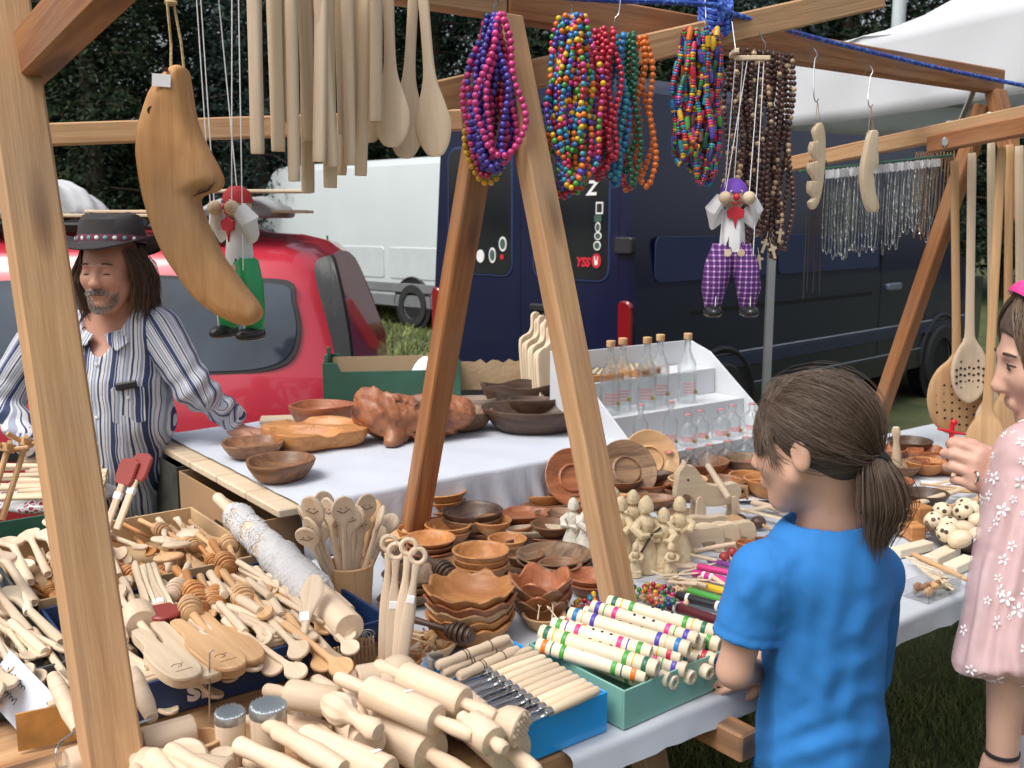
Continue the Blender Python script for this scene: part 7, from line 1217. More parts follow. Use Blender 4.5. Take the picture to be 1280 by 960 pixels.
bowl(1158, 616, 56, .04, Wd('walnut'), 'dark walnut bowl to the right of the ponytail'); bowl(1195, 578, 70, .035, Wd('honey'), 'honey bowl behind the heart dishes'); bowl(1118, 600, 50, .04, Wd('red'), 'red bowl behind the ponytail'); bowl(1212, 660, 104, .05, Wd('walnut'), 'wide dark bowl full of decorated balls')
def ballm():
    m, n, b = nodes('decorated_ball'); tc = N(n, 'ShaderNodeTexCoord'); v = N(n, 'ShaderNodeTexVoronoi'); v.inputs['Scale'].default_value = 55; L(n, tc.outputs['Object'], v.inputs['Vector']); r1 = N(n, 'ShaderNodeValToRGB'); e = r1.color_ramp.elements; r1.color_ramp.interpolation = 'EASE'; e[0].position = .28; e[0].color = (.07, .035, .02, 1); e[1].position = .36; e[1].color = (.72, .60, .42, 1); L(n, v.outputs['Distance'], r1.inputs[0]); L(n, r1.outputs[0], b.inputs['Base Color']); b.inputs['Roughness'].default_value = .5; return m
bmt = ballm(); b0 = MB(); b0.ball((0, 0, 0), .026, None, 0, 20, 14); bme = b0.mesh('decorated_ball', bmt); be = MB(); be.ball((0, 0, 0), .022, None, 0, 18, 12, (1.35, 1, 1)); bee = be.mesh('wooden_egg', Wd('pale'))
for i, (x, y, z) in enumerate(((1184, 665, .052), (1186, 658, .05), (1168, 652, .045), (1204, 640, .062), (1216, 638, .06), (1206, 634, .056), (1178, 640, .05))): tag(ob('decorated_ball', bme, None, atz(x, y, ZF+z), (i, i*2, i*3)), 'cream ball with dark burnt petal pattern in the wide dark bowl', 'ball', 'decorated balls')
for i, (x, y, z) in enumerate(((1206, 662, .05), (1222, 652, .055), (1224, 670, .05), (1200, 674, .045), (1240, 660, .05))): tag(ob('wooden_egg', bee, None, atz(x, y, ZF+z), (.2*i, .3, i)), 'plain pale wooden egg in the wide dark bowl', 'egg', 'wooden eggs')
for i, (x, y, sx, sy, sz, rz) in enumerate(((1150, 642, .05, .05, .045, .3), (1142, 664, .04, .05, .04, .1), (1128, 655, .045, .04, .05, .5))): tag(ob('wooden_block', bevbox('wooden_block', sx, sy, sz, .003, Wd('honey')), None, atz(x, y, ZF+sz/2), (0, 0, rz)), ['honey coloured wooden box beside the ponytail', 'honey coloured wooden box in front of the other', 'honey coloured wooden box half behind the ponytail'][i], 'box')
for i, (a, c_) in enumerate((((1160, 640), (1236, 622)), ((1150, 628), (1220, 606)), ((1165, 612), (1250, 616)), ((1190, 600), (1260, 606)), ((1150, 605), (1200, 610)), ((1170, 630), (1230, 640)))): lie('flat_stick', turn_p if i % 2 else spT, a, c_, ZF+.03, ZF+.03, 'pale flat wooden stick behind the wide dark bowl', 'stick', 'sticks behind the dark bowl')
for i, (x, y, sx, sy, rz, lb) in enumerate(((1178, 694, .12, .035, 42, 'cream wooden block with a notch at the table edge'), (1200, 706, .10, .035, 40, 'cream wooden block nearest the pink sleeve'), (1140, 686, .12, .03, 30, 'cream wooden slat box beside the blue shirt'))): tag(ob('cream_block', bevbox('cream_block', sx, sy, .022, .002, Wd('cream')), None, atz(x, y, ZF+.011), (0, 0, R(rz))), lb, 'block')
lie('twig_pencil', lathex('twig_pencil', [(0, 0), (.004, .001), (.0055, .01), (.006, .08), (.0052, .15), (.003, .17), (0, .178)], Wd('tan'), 10), (1140, 692), (1220, 730), ZF+.03, ZF+.02, 'crooked tan twig pencil lying along the table edge', 'pencil')
for i in range(7): lie('twig_pencil', turn_p, (1132+i*5, 696+i*4), (1175+i*3, 708+i*5), ZF+.02, ZF+.02, 'thin pale stick in the row beside the blue shirt', 'stick', 'pale sticks by the shirt')
q = atz(1165, 742, ZF); cardbox('plastic_box', (q.x, q.y, ZF), TH, .13, .06, .035, glassmat('clear_plastic'), 'clear plastic tray of nuts at the table edge', 'tray', .002)
for i in range(18): p = q+UX*random.uniform(-.055, .055)+WX*random.uniform(-.02, .02)+Vector((0, 0, .012+.012*random.random())); b = MB(); b.ball((0, 0, 0), .007, None, 0, 8, 6, (1.3, 1, 1)); tag(ob('wooden_nut', b.mesh('wooden_nut', Wd(random.choice(['brown', 'tan']))), None, p, (i, i, i)), 'small brown nut in the clear plastic tray', 'nut', 'nuts in the tray')

for i in range(34):
    p = st(random.uniform(.95, 2.0), random.uniform(-.42, .25), ZF+.008+.012*random.random()); me = random.choice([turn_p, spT, spB, knife, handle]); o = ob('wooden_utensil', me, None, p, (random.uniform(-1, 1), random.uniform(-.05, .05), random.uniform(.2, 1.3)), random.uniform(.5, .8)); tag(o, 'wooden utensil strewn over the far end of the table', 'utensil', 'utensils at the far end')
for i in range(9):
    a_ = st(1.0+.11*i+random.uniform(-.03, .03), random.uniform(-.3, .25), ZF); kd = ['brown', 'honey', 'red', 'walnut', 'tan'][i % 5]; tag(ob('wooden_bowl', bowl_mesh('wooden_bowl', random.uniform(.05, .075), random.uniform(.03, .05), Wd(kd)), None, a_), ['brown', 'honey', 'red', 'walnut', 'tan'][i % 5]+' bowl standing among the utensils at the far end', 'bowl', 'bowls at the far end')
for i in range(6): tag(ob('white_card', bevbox('white_card', .11, .08, .003, 0, paper), None, st(.95+.2*i, -.15+.1*(i % 3), ZF+.002), (0, 0, i)), 'white card lying under the utensils at the far end', 'card', 'white cards')
# ================================================================== PEOPLE
def skinmat(name, c, blush=(.55, .16, .12)):
    m = mat(name, c, .48, var=.07, scale=22, bump=.06, bscale=320, sss=.12, spec=.4); return m
def hairmat(name): return colmat(name, .5, 0)
def strands(paths, r, cols, name, m):
    P = np.array(paths, float); n, k, _ = P.shape; T = np.gradient(P, axis=1); T /= np.linalg.norm(T, axis=2, keepdims=True)+1e-9
    up = np.array([.31, .22, .92]); B = np.cross(T, up); B /= np.linalg.norm(B, axis=2, keepdims=True)+1e-9; Nn = np.cross(B, T); V = np.zeros((n, k, 3, 3), np.float32); rr = r*np.concatenate([np.full(k-2, 1.), [.8, .25]])[None, :, None]
    for j in range(3): a = 2*PI*j/3; V[:, :, j] = P+(B*math.cos(a)+Nn*math.sin(a))*rr
    base = (np.arange(n)[:, None]*k+np.arange(k-1)[None, :]).reshape(-1)*3; F = np.concatenate([np.stack([base+j, base+(j+1) % 3, base+3+(j+1) % 3, base+3+j], 1) for j in range(3)]).astype(np.int32)
    me = bpy.data.meshes.new(name); me.vertices.add(n*k*3); me.vertices.foreach_set('co', V.reshape(-1)); me.loops.add(F.size); me.loops.foreach_set('vertex_index', F.ravel()); me.polygons.add(len(F)); me.polygons.foreach_set('loop_start', np.arange(0, F.size, 4, dtype=np.int32)); me.polygons.foreach_set('loop_total', np.full(len(F), 4, np.int32)); me.update(calc_edges=True)
    ca = me.color_attributes.new('Col', 'FLOAT_COLOR', 'POINT'); C_ = np.repeat(np.concatenate([np.array(cols, np.float32), np.ones((n, 1), np.float32)], 1), k*3, 0); ca.data.foreach_set('color', C_.ravel()); me.materials.append(m); me.polygons.foreach_set('use_smooth', [True]*len(F)); return me
def folds(me, org, lines):                            # raise fold ridges in a cloth along lines seen from the stall front
    n = len(me.vertices); co = np.zeros(n*3, np.float32); me.vertices.foreach_get('co', co); co = co.reshape(-1, 3).astype(float); no = np.zeros(n*3, np.float32); me.vertices.foreach_get('normal', no); no = no.reshape(-1, 3)
    d = co+np.array(org)-CC; w = d@CF; px = 640+FPX*d[:, 0]/w; py = 480-FPX*(d@CU)/w; out = np.zeros(n); face = np.einsum('ij,ij->i', no, d) < 0
    if face.mean() < .2: no = -no; face = ~face
    for x0, y0, x1, y1, amp, sg in lines:
        ex, ey = x1-x0, y1-y0; t = ((px-x0)*ex+(py-y0)*ey)/(ex*ex+ey*ey); tc = np.clip(t, 0, 1); bow = 6*np.sin(tc*PI*1.3+x0)
        dx = px-x0-tc*ex+bow*ey/math.hypot(ex, ey); dy = py-y0-tc*ey-bow*ex/math.hypot(ex, ey); r = np.hypot(dx, dy)/sg; out += amp*np.exp(-r*r*1.1)*np.clip(np.minimum(tc*4, (1-tc)*4)+.15, 0, 1)-amp*.45*np.exp(-(r-2)**2*1.2)
    co += no*(out*face)[:, None]; me.vertices.foreach_set('co', co.astype(np.float32).ravel()); me.update()
class Head:                                        # a head's own frame: x to the face, y to its left, z up
    def __init__(s, c, yaw, pitch=0, roll=0, sc=1): s.c = Vector(c); s.M = (Matrix.Rotation(yaw, 4, 'Z') @ Matrix.Rotation(pitch, 4, 'Y') @ Matrix.Rotation(roll, 4, 'X')); s.k = sc
    def p(s, x, y, z): return s.c+s.M.to_3x3() @ (Vector((x, y, z))*s.k)
    def build(s, f, male=False):
        k = s.k; e = lambda x, y, z, r, kk=.02: f.ell(s.p(x, y, z), tuple(q*k for q in r), kk*k, s.M); c = lambda a, b, r0, r1, kk: f.cone(s.p(*a), s.p(*b), r0*k, r1*k, kk*k)
        e(-.012, 0, .030, (.094, .074, .086)); e(.030, 0, -.030, (.060, .056, .078), .03); e(.052, 0, -.012, (.036, .050, .05), .02)
        e(.062, 0, -.093, (.021 if not male else .026, .024 if not male else .03, .018), .025); c((.02, .052, -.045), (.05, .02, -.095), .016, .014, .03); c((.02, -.052, -.045), (.05, -.02, -.095), .016, .014, .03)
        c((.084, 0, .008), (.101, 0, -.026), .0075, .010, .012); e(.100, 0, -.032, (.011, .013, .009) if not male else (.015, .019, .012), .008)
        for y in (-1, 1):
            e(.093, y*.010, -.036, (.007, .006, .005), .006); e(.078, y*.024, .020, (.012, .020, .007), .012); e(.060, y*.036, -.022, (.024, .022, .022), .02); f.subell(s.p(.093, y*.029, .003), (.014*k, .0155*k, .011*k), .010*k, s.M); e(.073, y*.029, .003, (.0135, .0155, .0125), .004)
            e(-.008, y*.081, -.004, (.018, .009, .031), .006); f.subell(s.p(-.003, y*.091, -.001), (.009*k, .005*k, .018*k), .004*k, s.M)
        c((.088, -.018, -.058), (.088, .018, -.058), .0055, .0055, .006); c((.086, -.015, -.067), (.086, .015, -.067), .0065, .0065, .006); f.subcone(s.p(.096, -.02, -.0625), s.p(.096, .02, -.0625), .0022*k, .0022*k, .003*k)
    def rad(s, D, a, b, c_): return 1/np.sqrt((D[..., 0]/a)**2+(D[..., 1]/b)**2+(D[..., 2]/c_)**2)
    def world(s, P): M = np.array(s.M.to_3x3()); return np.array(s.c)+(P*s.k) @ M.T
def hand(f, W, fd, pn, sc=1, curl=(.3, .35, .4, .45), side=1, thumb=(.6, .7, .5), spread=.12, tc=.3, kk=1):
    fd = Vector(fd).normalized(); pn = Vector(pn); pn = (pn-fd*pn.dot(fd)).normalized(); sd = fd.cross(pn)*side; W = Vector(W); ends = []
    f.cone(W-fd*.012*sc, W+fd*.02*sc, .021*sc, .021*sc, .01, (pn, 1.35))
    for i, (o, kl, fl) in enumerate(((.027, .083, .070), (.009, .087, .078), (-.009, .083, .071), (-.026, .075, .055))):
        K0 = W+fd*kl*sc+sd*o*sc; f.cone(W+fd*.012*sc+sd*o*.6*sc, K0, .0145*sc, .0105*sc, .012*sc); d = (fd+sd*o*spread*38*.3).normalized(); p = K0; ang = 0; r = (.0092, .0095, .009, .0078)[i]*sc
        for j, q in enumerate((.45, .31, .26)):
            ang += curl[i]*(1, 1.25, .8)[j]; dd = d*math.cos(ang)+pn*math.sin(ang); e = p+dd*fl*q*sc; f.cone(p, e, r*(1-.07*j), r*(.93-.08*j), .0035*sc); p = e
        ends.append(p)
    p = W+fd*.020*sc+sd*.020*sc; d = (fd*thumb[0]+sd*thumb[1]+pn*thumb[2]).normalized()
    for j, (q, r) in enumerate(((.042, .0135), (.032, .0105), (.026, .0092))): e = p+d*q*sc; f.cone(p, e, r*sc, r*.9*sc, .008*sc if j == 0 else .0035*sc); p = e; d = (d-sd*tc+fd*.15).normalized()
    ends.append(p); return ends
def eyes(h, parent, col=(.10, .06, .03), lid=None, closed=False, mlid=None):
    for y in (-1, 1):
        if not closed:
            b = MB(); b.ball((0, 0, 0), .0115*h.k, None, 0, 14, 10); e = ob('eye', b.mesh('eye', mat('eye_white', (.72, .70, .68), .2)), parent, h.p(.0755, y*.029, .003)); b = MB(); q = h.M.to_3x3() @ Vector((1, 0, -.1)); b.ball(q*.0085*h.k, .0056*h.k, None, 0, 10, 8); ob('iris', b.mesh('iris', mat('iris_brown', col, .1)), e)
        b = MB(); z0 = .008 if not closed else -.003; b.tube([h.p(.0875-.010*abs(t)**2, y*.029+t*.015, z0-.005*t*t) for t in np.linspace(-1, 1, 9)], .0013*h.k, 6); ob('eyelashes', b.mesh('eyelashes', mat('lash_dark', (.03, .02, .015), .8)), parent)
        b = MB(); b.tube([h.p(.089-.009*abs(t+.2*y)**2, y*.029+t*.019, .026-.006*t*t) for t in np.linspace(-1, 1, 9)], [.0012*h.k, .002*h.k, .0024*h.k]+[.0026*h.k]*4+[.002*h.k, .001*h.k], 6, sx=.7); ob('eyebrow', b.mesh('eyebrow', mat('brow_brown', (.07, .045, .03), .8)), parent)
# ------------------------------------------------------------------ the girl in the blue shirt
def V3(px, py, y, o): return aty(px, py, y)-o
GO = Vector((.44, 1.52, 0)); gp_ = lambda px, py, y: V3(px, py, y, GO)
girl = thing('person', 'child in a blue t-shirt with brown ponytail looking at the stall', 'person', GO)
HG = Head(gp_(1014, 556, 1.50), R(146), R(9), 0, .885)
neck = gp_(1042, 652, 1.52); sL, sR = gp_(948, 716, 1.47), gp_(1096, 716, 1.575); hip = gp_(1018, 985, 1.53); eL = gp_(918, 838, 1.47); wL = gp_(950, 838, 1.60); eR = gp_(1078, 850, 1.68); wR = gp_(960, 838, 1.66)
sk1 = skinmat('skin_child', (.58, .345, .25)); f = SDF((-.34, -.32, -.01), (.30, .36, 1.46), .004); HG.build(f)
f.cone(HG.p(-.028, 0, -.03), neck+Vector((0, 0, -.02)), .043, .047, .02); ch = neck+Vector((-.01, .02, -.11)); f.cone(sL+Vector((.03, .01, -.01)), sR+Vector((-.03, 0, -.01)), .045, .045, .03); f.cone(ch, hip+Vector((0, 0, .02)), .085, .085, .04, (Vector((-.5, .87, 0)), 1.25)); f.cone(neck, ch, .045, .07, .03)
f.cone(sL, eL, .034, .027, .02); f.cone(eL, wL, .026, .019, .012); f.cone(sR, eR, .034, .027, .02); f.cone(eR, wR, .026, .019, .012)
hand(f, wR, Vector((-.9, -.42, .12)), Vector((-.3, .5, -.8)), .82, (.25, .25, .3, .3), 1, (.5, .3, .6)); hand(f, wL, Vector((.55, .8, .1)), (.6, -.5, .2), .82, (.3, .3, .35, .4), -1)
for s in (-1, 1):
    h0 = hip+Vector((.055*s, .03*s, -.02)); kn = Vector((h0.x+.0, h0.y, .38)); an = Vector((h0.x, h0.y-.01, .06)); f.cone(h0, kn, .068, .043, .03); f.cone(kn, an, .043, .027, .02); f.cone(an, an+Vector((-.05, .10, -.035)), .028, .024, .02); f.cone(an+Vector((-.05, .10, -.035)), an+Vector((-.065, .13, -.04)), .026, .02, .01)
ob('body', f.mesh('body', sk1), girl); eyes(HG, girl)
tee = wrinkled(mat('blue_jersey', (.022, .185, .52), .85, var=.06, scale=9, bump=.12, bscale=500), 5.5, .02, .28, (1.3, 1.3, .8))
f = SDF((-.32, -.26, .60), (.28, .32, 1.27), .0042); tq = (Vector((-.5, .87, 0)), 1.18)
f.cone(sL+Vector((.02, .0, -.008)), sR+Vector((-.02, 0, -.008)), .050, .050, .03); f.cone(ch+Vector((0, -.02, .03)), hip+Vector((0, -.012, .10)), .108, .105, .04, tq); f.cone(hip+Vector((0, -.012, .10)), hip+Vector((-.012, -.012, -.10)), .107, .130, .03, tq); f.cone(neck+Vector((0, 0, -.035)), ch, .066, .09, .04)
slh = sL.lerp(eL, .66); srh = sR.lerp(eR, .7); f.cone(sL, slh+(eL-sL)*.2, .042, .050, .03); f.cone(sR, srh+(eR-sR)*.2, .042, .048, .03)
zz = f.Z; f.d += .003*np.sin((f.X*26+f.Y*12+zz*17))*np.clip((1.12-zz)*3, 0, 1)*np.sin(zz*31+f.X*22)+.0014*snoise(f.X*1.6, f.Y*1.6, zz*.6, 34, 5)+.0010*snoise(f.X+f.Z*.5, f.Y, zz, 75, 2)+.006*np.sin(f.X*60+zz*34+2*np.sin(zz*21))*np.clip((.86-zz)*7, 0, 1)
sx_ = (sL-sR).normalized(); ps_ = (f.X-sL.x)*sx_.x+(f.Y-sL.y)*sx_.y+(f.Z-sL.z)*sx_.z; f.d += .0018*np.exp(-((ps_-.004+.35*np.clip(sL.z-f.Z, 0, .1))/.0035)**2)*(f.Z > sL.z-.075); dn = (eL-sL).normalized(); msk = f.X-.0 < sL.x+.045; pl = (f.X-slh.x)*dn.x+(f.Y-slh.y)*dn.y+(f.Z-slh.z)*dn.z; f.d = np.where((f.X < sL.x+.028) & (f.Z < sL.z-.02), np.maximum(f.d+.0016*(np.abs(pl+.016) < .003), pl), f.d)
f.subcone(neck+Vector((-.004, 0, -.012)), neck+Vector((-.02, .0, .08)), .056, .09, .006); f.cutplane(hip+Vector((0, 0, -.06)), (0, 0, -1)); tsm = f.mesh('t_shirt', tee); folds(tsm, GO, [(1048, 690, 1030, 940, 0.00223, 12), (1010, 720, 1000, 900, 0.00186, 11), (1085, 700, 1075, 860, 0.00186, 11), (965, 760, 985, 900, 0.00223, 11), (1118, 745, 1060, 800, 0.00223, 10), (1122, 790, 1040, 850, 0.00223, 11), (950, 800, 990, 870, 0.00223, 10), (930, 925, 1030, 900, 0.00223, 10), (930, 950, 1060, 925, 0.00223, 10), (1110, 905, 1020, 945, 0.00223, 11), (1105, 860, 1050, 890, 0.00186, 9), (900, 770, 940, 742, 0.00149, 9), (925, 790, 940, 720, 0.00186, 9), (960, 700, 935, 760, 0.00186, 10), (985, 690, 975, 740, 0.00149, 9), (1060, 810, 1045, 900, -0.00149, 9), (1000, 800, 990, 880, -0.00149, 9), (1090, 830, 1095, 940, 0.00186, 10), (950, 880, 940, 955, 0.00186, 9)]); ob('t_shirt', tsm, girl)
b = MB(); an_ = np.linspace(0, 2*PI, 33); b.tube([neck+Vector((-.006+.057*math.cos(a), .057*math.sin(a), -.010+.006*math.cos(a))) for a in an_], .006, 8, caps=False); ob('neckband', b.mesh('neckband', tee), girl)
f = SDF((-.2, -.2, .30), (.24, .24, .80), .006); f.cone(hip+Vector((0, 0, .0)), hip+Vector((0, 0, -.06)), .105, .108, .03, tq)
for s in (-1, 1): h0 = hip+Vector((.055*s, .03*s, -.04)); f.cone(h0, Vector((h0.x, h0.y, .36)), .08, .066, .02)
ob('shorts', f.mesh('shorts', mat('denim', (.03, .05, .10), .9, var=.2, scale=30)), girl)
# hair: scalp cap, then strands drawn back to the tie
def cap(h, name, m, cutx, a=(.103, .084, .098), z0=-.02, extra=None):
    f = SDF(np.array(h.c)-.15*h.k, np.array(h.c)+.15*h.k, .004); f.ell(h.p(-.014, 0, .031), tuple(q*h.k for q in a), .01, h.M); n = h.M.to_3x3() @ Vector(cutx[1]); f.cutplane(h.p(*cutx[0]), n)
    if extra: extra(f)
    return f.mesh(name, m)
hm = hairmat('hair_strands'); hbase = mat('hair_base', (.085, .058, .042), .75, var=.3, scale=60)
ob('hair', cap(HG, 'hair', hbase, ((.028, 0, .0), (.80, 0, -.62)), (.0985, .0795, .0915), extra=lambda f: f.ell(HG.p(-.052, 0, -.022), (.035, .048, .036), .02, HG.M)), girl)
def hcol(n, base=(.115, .080, .058), v=.4): k = rng.uniform(1-v, 1+v*1.3, (n, 1)); t = rng.uniform(0, 1, (n, 1)); return np.clip(np.array(base)*k+np.array([[.03, .018, .010]])*t, 0, 1)
tie = np.array((-.108, -.004, -.030))
def sweep(n, start_fn, end, lift=.007, m=14, rnd=.004):
    out = []; c0 = np.array((-.014, 0, .031)); el = (.0985, .0795, .0915)
    for i in range(n):
        d0 = start_fn(); d0 = d0/np.linalg.norm(d0); d1 = (end-c0)+rng.normal(0, .008, 3); d1 /= np.linalg.norm(d1); om = math.acos(np.clip(d0@d1, -.999, .999)); t = np.linspace(0, 1, m)[:, None]
        D = (np.sin((1-t)*om)*d0+np.sin(t*om)*d1)/math.sin(om); rr = 1/np.sqrt((D[:, 0]/el[0])**2+(D[:, 1]/el[1])**2+(D[:, 2]/el[2])**2); low = np.clip(-D[:, 2], 0, 1)*.02*(D[:, 0] < .2)
        P = c0+D*(rr+low*0+lift*rng.uniform(.2, 1)+.003*np.sin(t[:, 0]*PI)*rng.uniform(-1, 1.4))[:, None]; P[-3:] = P[-3:]*.6+.4*(end+rng.normal(0, .006, 3)); P[-1] = end+rng.normal(0, .006, 3); out.append(P)
    return out
def st1():
    a = rng.uniform(-PI, PI); 
    while True:
        d = rng.normal(0, 1, 3); d /= np.linalg.norm(d)
        if d[0]*.80-d[2]*.62 < .38 and d[2] > -.85 and not (d[0] > -.22 and d[2] < -.10): return d
ps = sweep(8500, st1, tie)+sweep(150, st1, tie, .022)
fr_ = []
for i in range(1900):                               # the fringe and the temple wisps
    y0 = rng.uniform(-.062, .062); t = np.linspace(0, 1, 12)[:, None]; a0 = np.array((.018+rng.normal(0, .01), y0*.55, .122)); a1 = np.array((.084-.5*y0*y0/.06, y0*1.02, .075+rng.normal(0, .004))); a2 = np.array((.091-6.5*y0*y0+rng.normal(0, .003), y0*1.12, .026+rng.normal(0, .008)-abs(y0)*.45)); P = a0*(1-t)**2+2*a1*1.07*t*(1-t)+a2*t*t; P += rng.normal(0, .0012, (1, 3)); fr_.append(P)
for i in range(90):
    s_ = rng.choice([-1, 1]); t = np.linspace(0, 1, 12)[:, None]; a0 = np.array((.05+rng.normal(0, .012), s_*.058, .07)); a1 = np.array((.052+rng.normal(0, .008), s_*.082, .0)); a2 = np.array((.040+rng.normal(0, .010), s_*.072, -.012+rng.normal(0, .014))); fr_.append(a0*(1-t)**2+2*a1*t*(1-t)+a2*t*t)
allp = [HG.world(P) for P in ps]; allp = [np.array([P[int(round(q))] for q in np.linspace(0, len(P)-1, 12)]) for P in allp]+[HG.world(P) for P in fr_]
ob('hair_strands', strands(allp, .00046, hcol(len(allp)), 'hair_strands', hm), girl)
tw = HG.world(tie[None])[0]; pt = []
tpx = 640+FPX*(tw[0]+GO.x)/((tw[1]+GO.y)*math.cos(PITCH)-(tw[2]-CAMZ)*math.sin(PITCH)); ty_ = tw[1]+GO.y; q1, q2, q3 = np.array(gp_(1103, 604, ty_-.02)), np.array(gp_(1106, 634, ty_-.02)), np.array(gp_(1098, 664, ty_-.01)); Q = [tw, np.array(gp_(1097, 582, ty_-.012)), q1, q2, q3]
for i in range(2600):
    sp = rng.normal(0, 1, 3)*(1.5 if rng.random() < .06 else 1); pts = []
    for j, q in enumerate(Q): w_ = (.005, .008, .011, .012, .007)[j]; pts.append(q+sp*w_*np.array([1.0, .9, .35])+np.array([0, 0, rng.normal(0, .016) if j == 4 else 0]))
    sv = spline([Vector(p) for p in pts], 4, False); pt.append(np.array([list(v) for v in sv]))
ob('ponytail', strands(pt, .0006, hcol(len(pt), (.115, .080, .058)), 'ponytail', hm), girl)
f = SDF(tw-.12, tw+.16, .004)
for a_, b_, r0, r1 in ((Q[0], Q[1], .010, .013), (Q[1], Q[2], .013, .016), (Q[2], Q[3], .016, .016), (Q[3], Q[4], .016, .008)): f.cone(a_-np.array([0, 0, 0]), b_, r0, r1, .01)
ob('ponytail_core', f.mesh('ponytail_core', hbase), girl)
b = MB(); dr = Vector(Q[1]-Q[0]).normalized(); M_ = Matrix.Translation(Vector(tw)+dr*.006) @ dr.to_track_quat('Z', 'Y').to_matrix().to_4x4(); b.lathe([(.012, -.009), (.018, -.007), (.0205, 0), (.018, .008), (.012, .010)], 18, 0, M_); ob('hair_tie', b.mesh('hair_tie', mat('hair_tie_black', (.012, .011, .014), .8, bump=.4, bscale=300)), girl)
# ------------------------------------------------------------------ the girl in pink at the edge of the stall
PO = Vector((.93, 1.60, 0)); pp_ = lambda px, py, y: V3(px, py, y, PO)
pk = thing('person', 'girl in a sheer pink flowered blouse and pink headband holding a red toy', 'person', PO)
HP = Head(pp_(1327, 444, 1.62), R(168), R(14), 0, 1.02); nk = pp_(1345, 530, 1.63); s2L, s2R = pp_(1285, 575, 1.53), pp_(1420, 560, 1.70); e2L = pp_(1262, 800, 1.46); w2L = pp_(1252, 948, 1.47); e2R = pp_(1345, 650, 1.80); w2R = pp_(1276, 612, 1.70); hp2 = pp_(1345, 900, 1.60)
sk2 = skinmat('skin_girl', (.60, .36, .27)); f = SDF((-.34, -.3, -.01), (.42, .42, 1.62), .0042); HP.build(f); f.cone(HP.p(-.03, 0, -.03), nk, .046, .05, .02); c2 = nk+Vector((.0, .01, -.13)); f.cone(s2L+Vector((.03, .02, 0)), s2R+Vector((-.03, -.01, 0)), .05, .05, .03); f.cone(nk, c2, .05, .085, .03); f.cone(c2, hp2, .098, .10, .04)
f.cone(s2L, e2L, .040, .033, .02); f.cone(e2L, w2L, .033, .0225, .012); hand(f, w2L, (-.05, .1, -1), (.4, .5, 0), .92, (.25, .28, .3, .35), 1)
f.cone(s2R, e2R, .040, .033, .02); f.cone(e2R, w2R, .032, .023, .012); hE = hand(f, w2R, (-.90, -.05, .42), (-.25, .95, -.1), 1.12, (.62, .72, .78, .8), -1, (.8, .35, .45), .1, .25)
for s in (-1, 1): h0 = hp2+Vector((.06*s, .05*s, 0)); kn = Vector((h0.x, h0.y, .44)); f.cone(h0, kn, .08, .05, .03); f.cone(kn, Vector((h0.x, h0.y, .07)), .05, .03, .02); f.cone(Vector((h0.x, h0.y, .06)), Vector((h0.x-.11, h0.y+.06, .03)), .03, .025, .02)
ob('body', f.mesh('body', sk2), pk); eyes(HP, pk)
f = SDF((-.16, -.16, .55), (.2, .2, .9), .006); f.cone(hp2, hp2+Vector((0, 0, -.05)), .12, .125, .03)
for s in (-1, 1): h0 = hp2+Vector((.06*s, .05*s, -.04)); f.cone(h0, h0+Vector((0, 0, -.12)), .096, .092, .02)
f.cutplane(hp2+Vector((0, 0, -.2)), (0, 0, -1)); ob('shorts', f.mesh('shorts', mat('white_denim', (.70, .68, .68), .8, bump=.1, bscale=200)), pk)
f = SDF((-.34, -.34, .72), (.44, .40, 1.46), .0045); f.cone(s2L+Vector((.03, .02, .0)), s2R+Vector((-.03, -.01, 0)), .062, .062, .04); f.cone(c2, hp2+Vector((0, 0, .02)), .128, .150, .04); f.cone(nk+Vector((0, 0, -.03)), c2, .075, .12, .04)
slv = s2L.lerp(e2L, 1.16); f.cone(s2L, slv+Vector((-.004, .01, 0)), .050, .072, .03); f.cone(s2R, s2R.lerp(e2R, .8), .055, .065, .03); f.d += .004*np.sin(f.X*55+f.Z*8)*np.clip((1.2-f.Z)*3, 0, 1)+.003*snoise(f.X, f.Y, f.Z*.5, 40, 8)
dn = (e2L-s2L).normalized(); pl = (f.X-slv.x)*dn.x+(f.Y-slv.y)*dn.y+(f.Z-slv.z+.02*np.sin(f.Y*30))*dn.z; f.d = np.maximum(f.d, pl*1.0 if False else np.where(f.X < slv.x+.09, pl, -9)); f.subcone(nk+Vector((-.02, 0, -.02)), nk+Vector((-.04, 0, .1)), .07, .11, .008); f.d = np.maximum(f.d, -(f.d+.009)); f.cutplane(hp2+Vector((0, 0, -.03)), (0, 0, -1))
def laceM():
    m, n, b = nodes('pink_chiffon'); b.inputs['Base Color'].default_value = (.84, .60, .62, 1); b.inputs['Roughness'].default_value = .7; tc = N(n, 'ShaderNodeTexCoord'); v = N(n, 'ShaderNodeTexNoise'); v.inputs['Scale'].default_value = 18; L(n, tc.outputs['Object'], v.inputs['Vector']); mr = N(n, 'ShaderNodeMapRange'); mr.inputs['To Min'].default_value = .30; mr.inputs['To Max'].default_value = .62; L(n, v.outputs['Fac'], mr.inputs['Value']); L(n, mr.outputs[0], b.inputs['Alpha']); return m
bl = f.mesh('blouse', laceM()); folds(bl, PO, [(1262, 600, 1215, 850, .006, 8), (1280, 620, 1250, 860, .006, 8), (1240, 700, 1205, 840, .005, 6), (1275, 760, 1272, 860, .006, 7)]); blo = ob('blouse', bl, pk)
fm = MB(); nv = len(bl.polygons); cen_ = np.zeros(nv*3, np.float32); bl.polygons.foreach_get('center', cen_); cen_ = cen_.reshape(-1, 3); nor = np.zeros(nv*3, np.float32); bl.polygons.foreach_get('normal', nor); nor = nor.reshape(-1, 3); used = []
ax_ = np.array(s2L.lerp(e2L, .5))
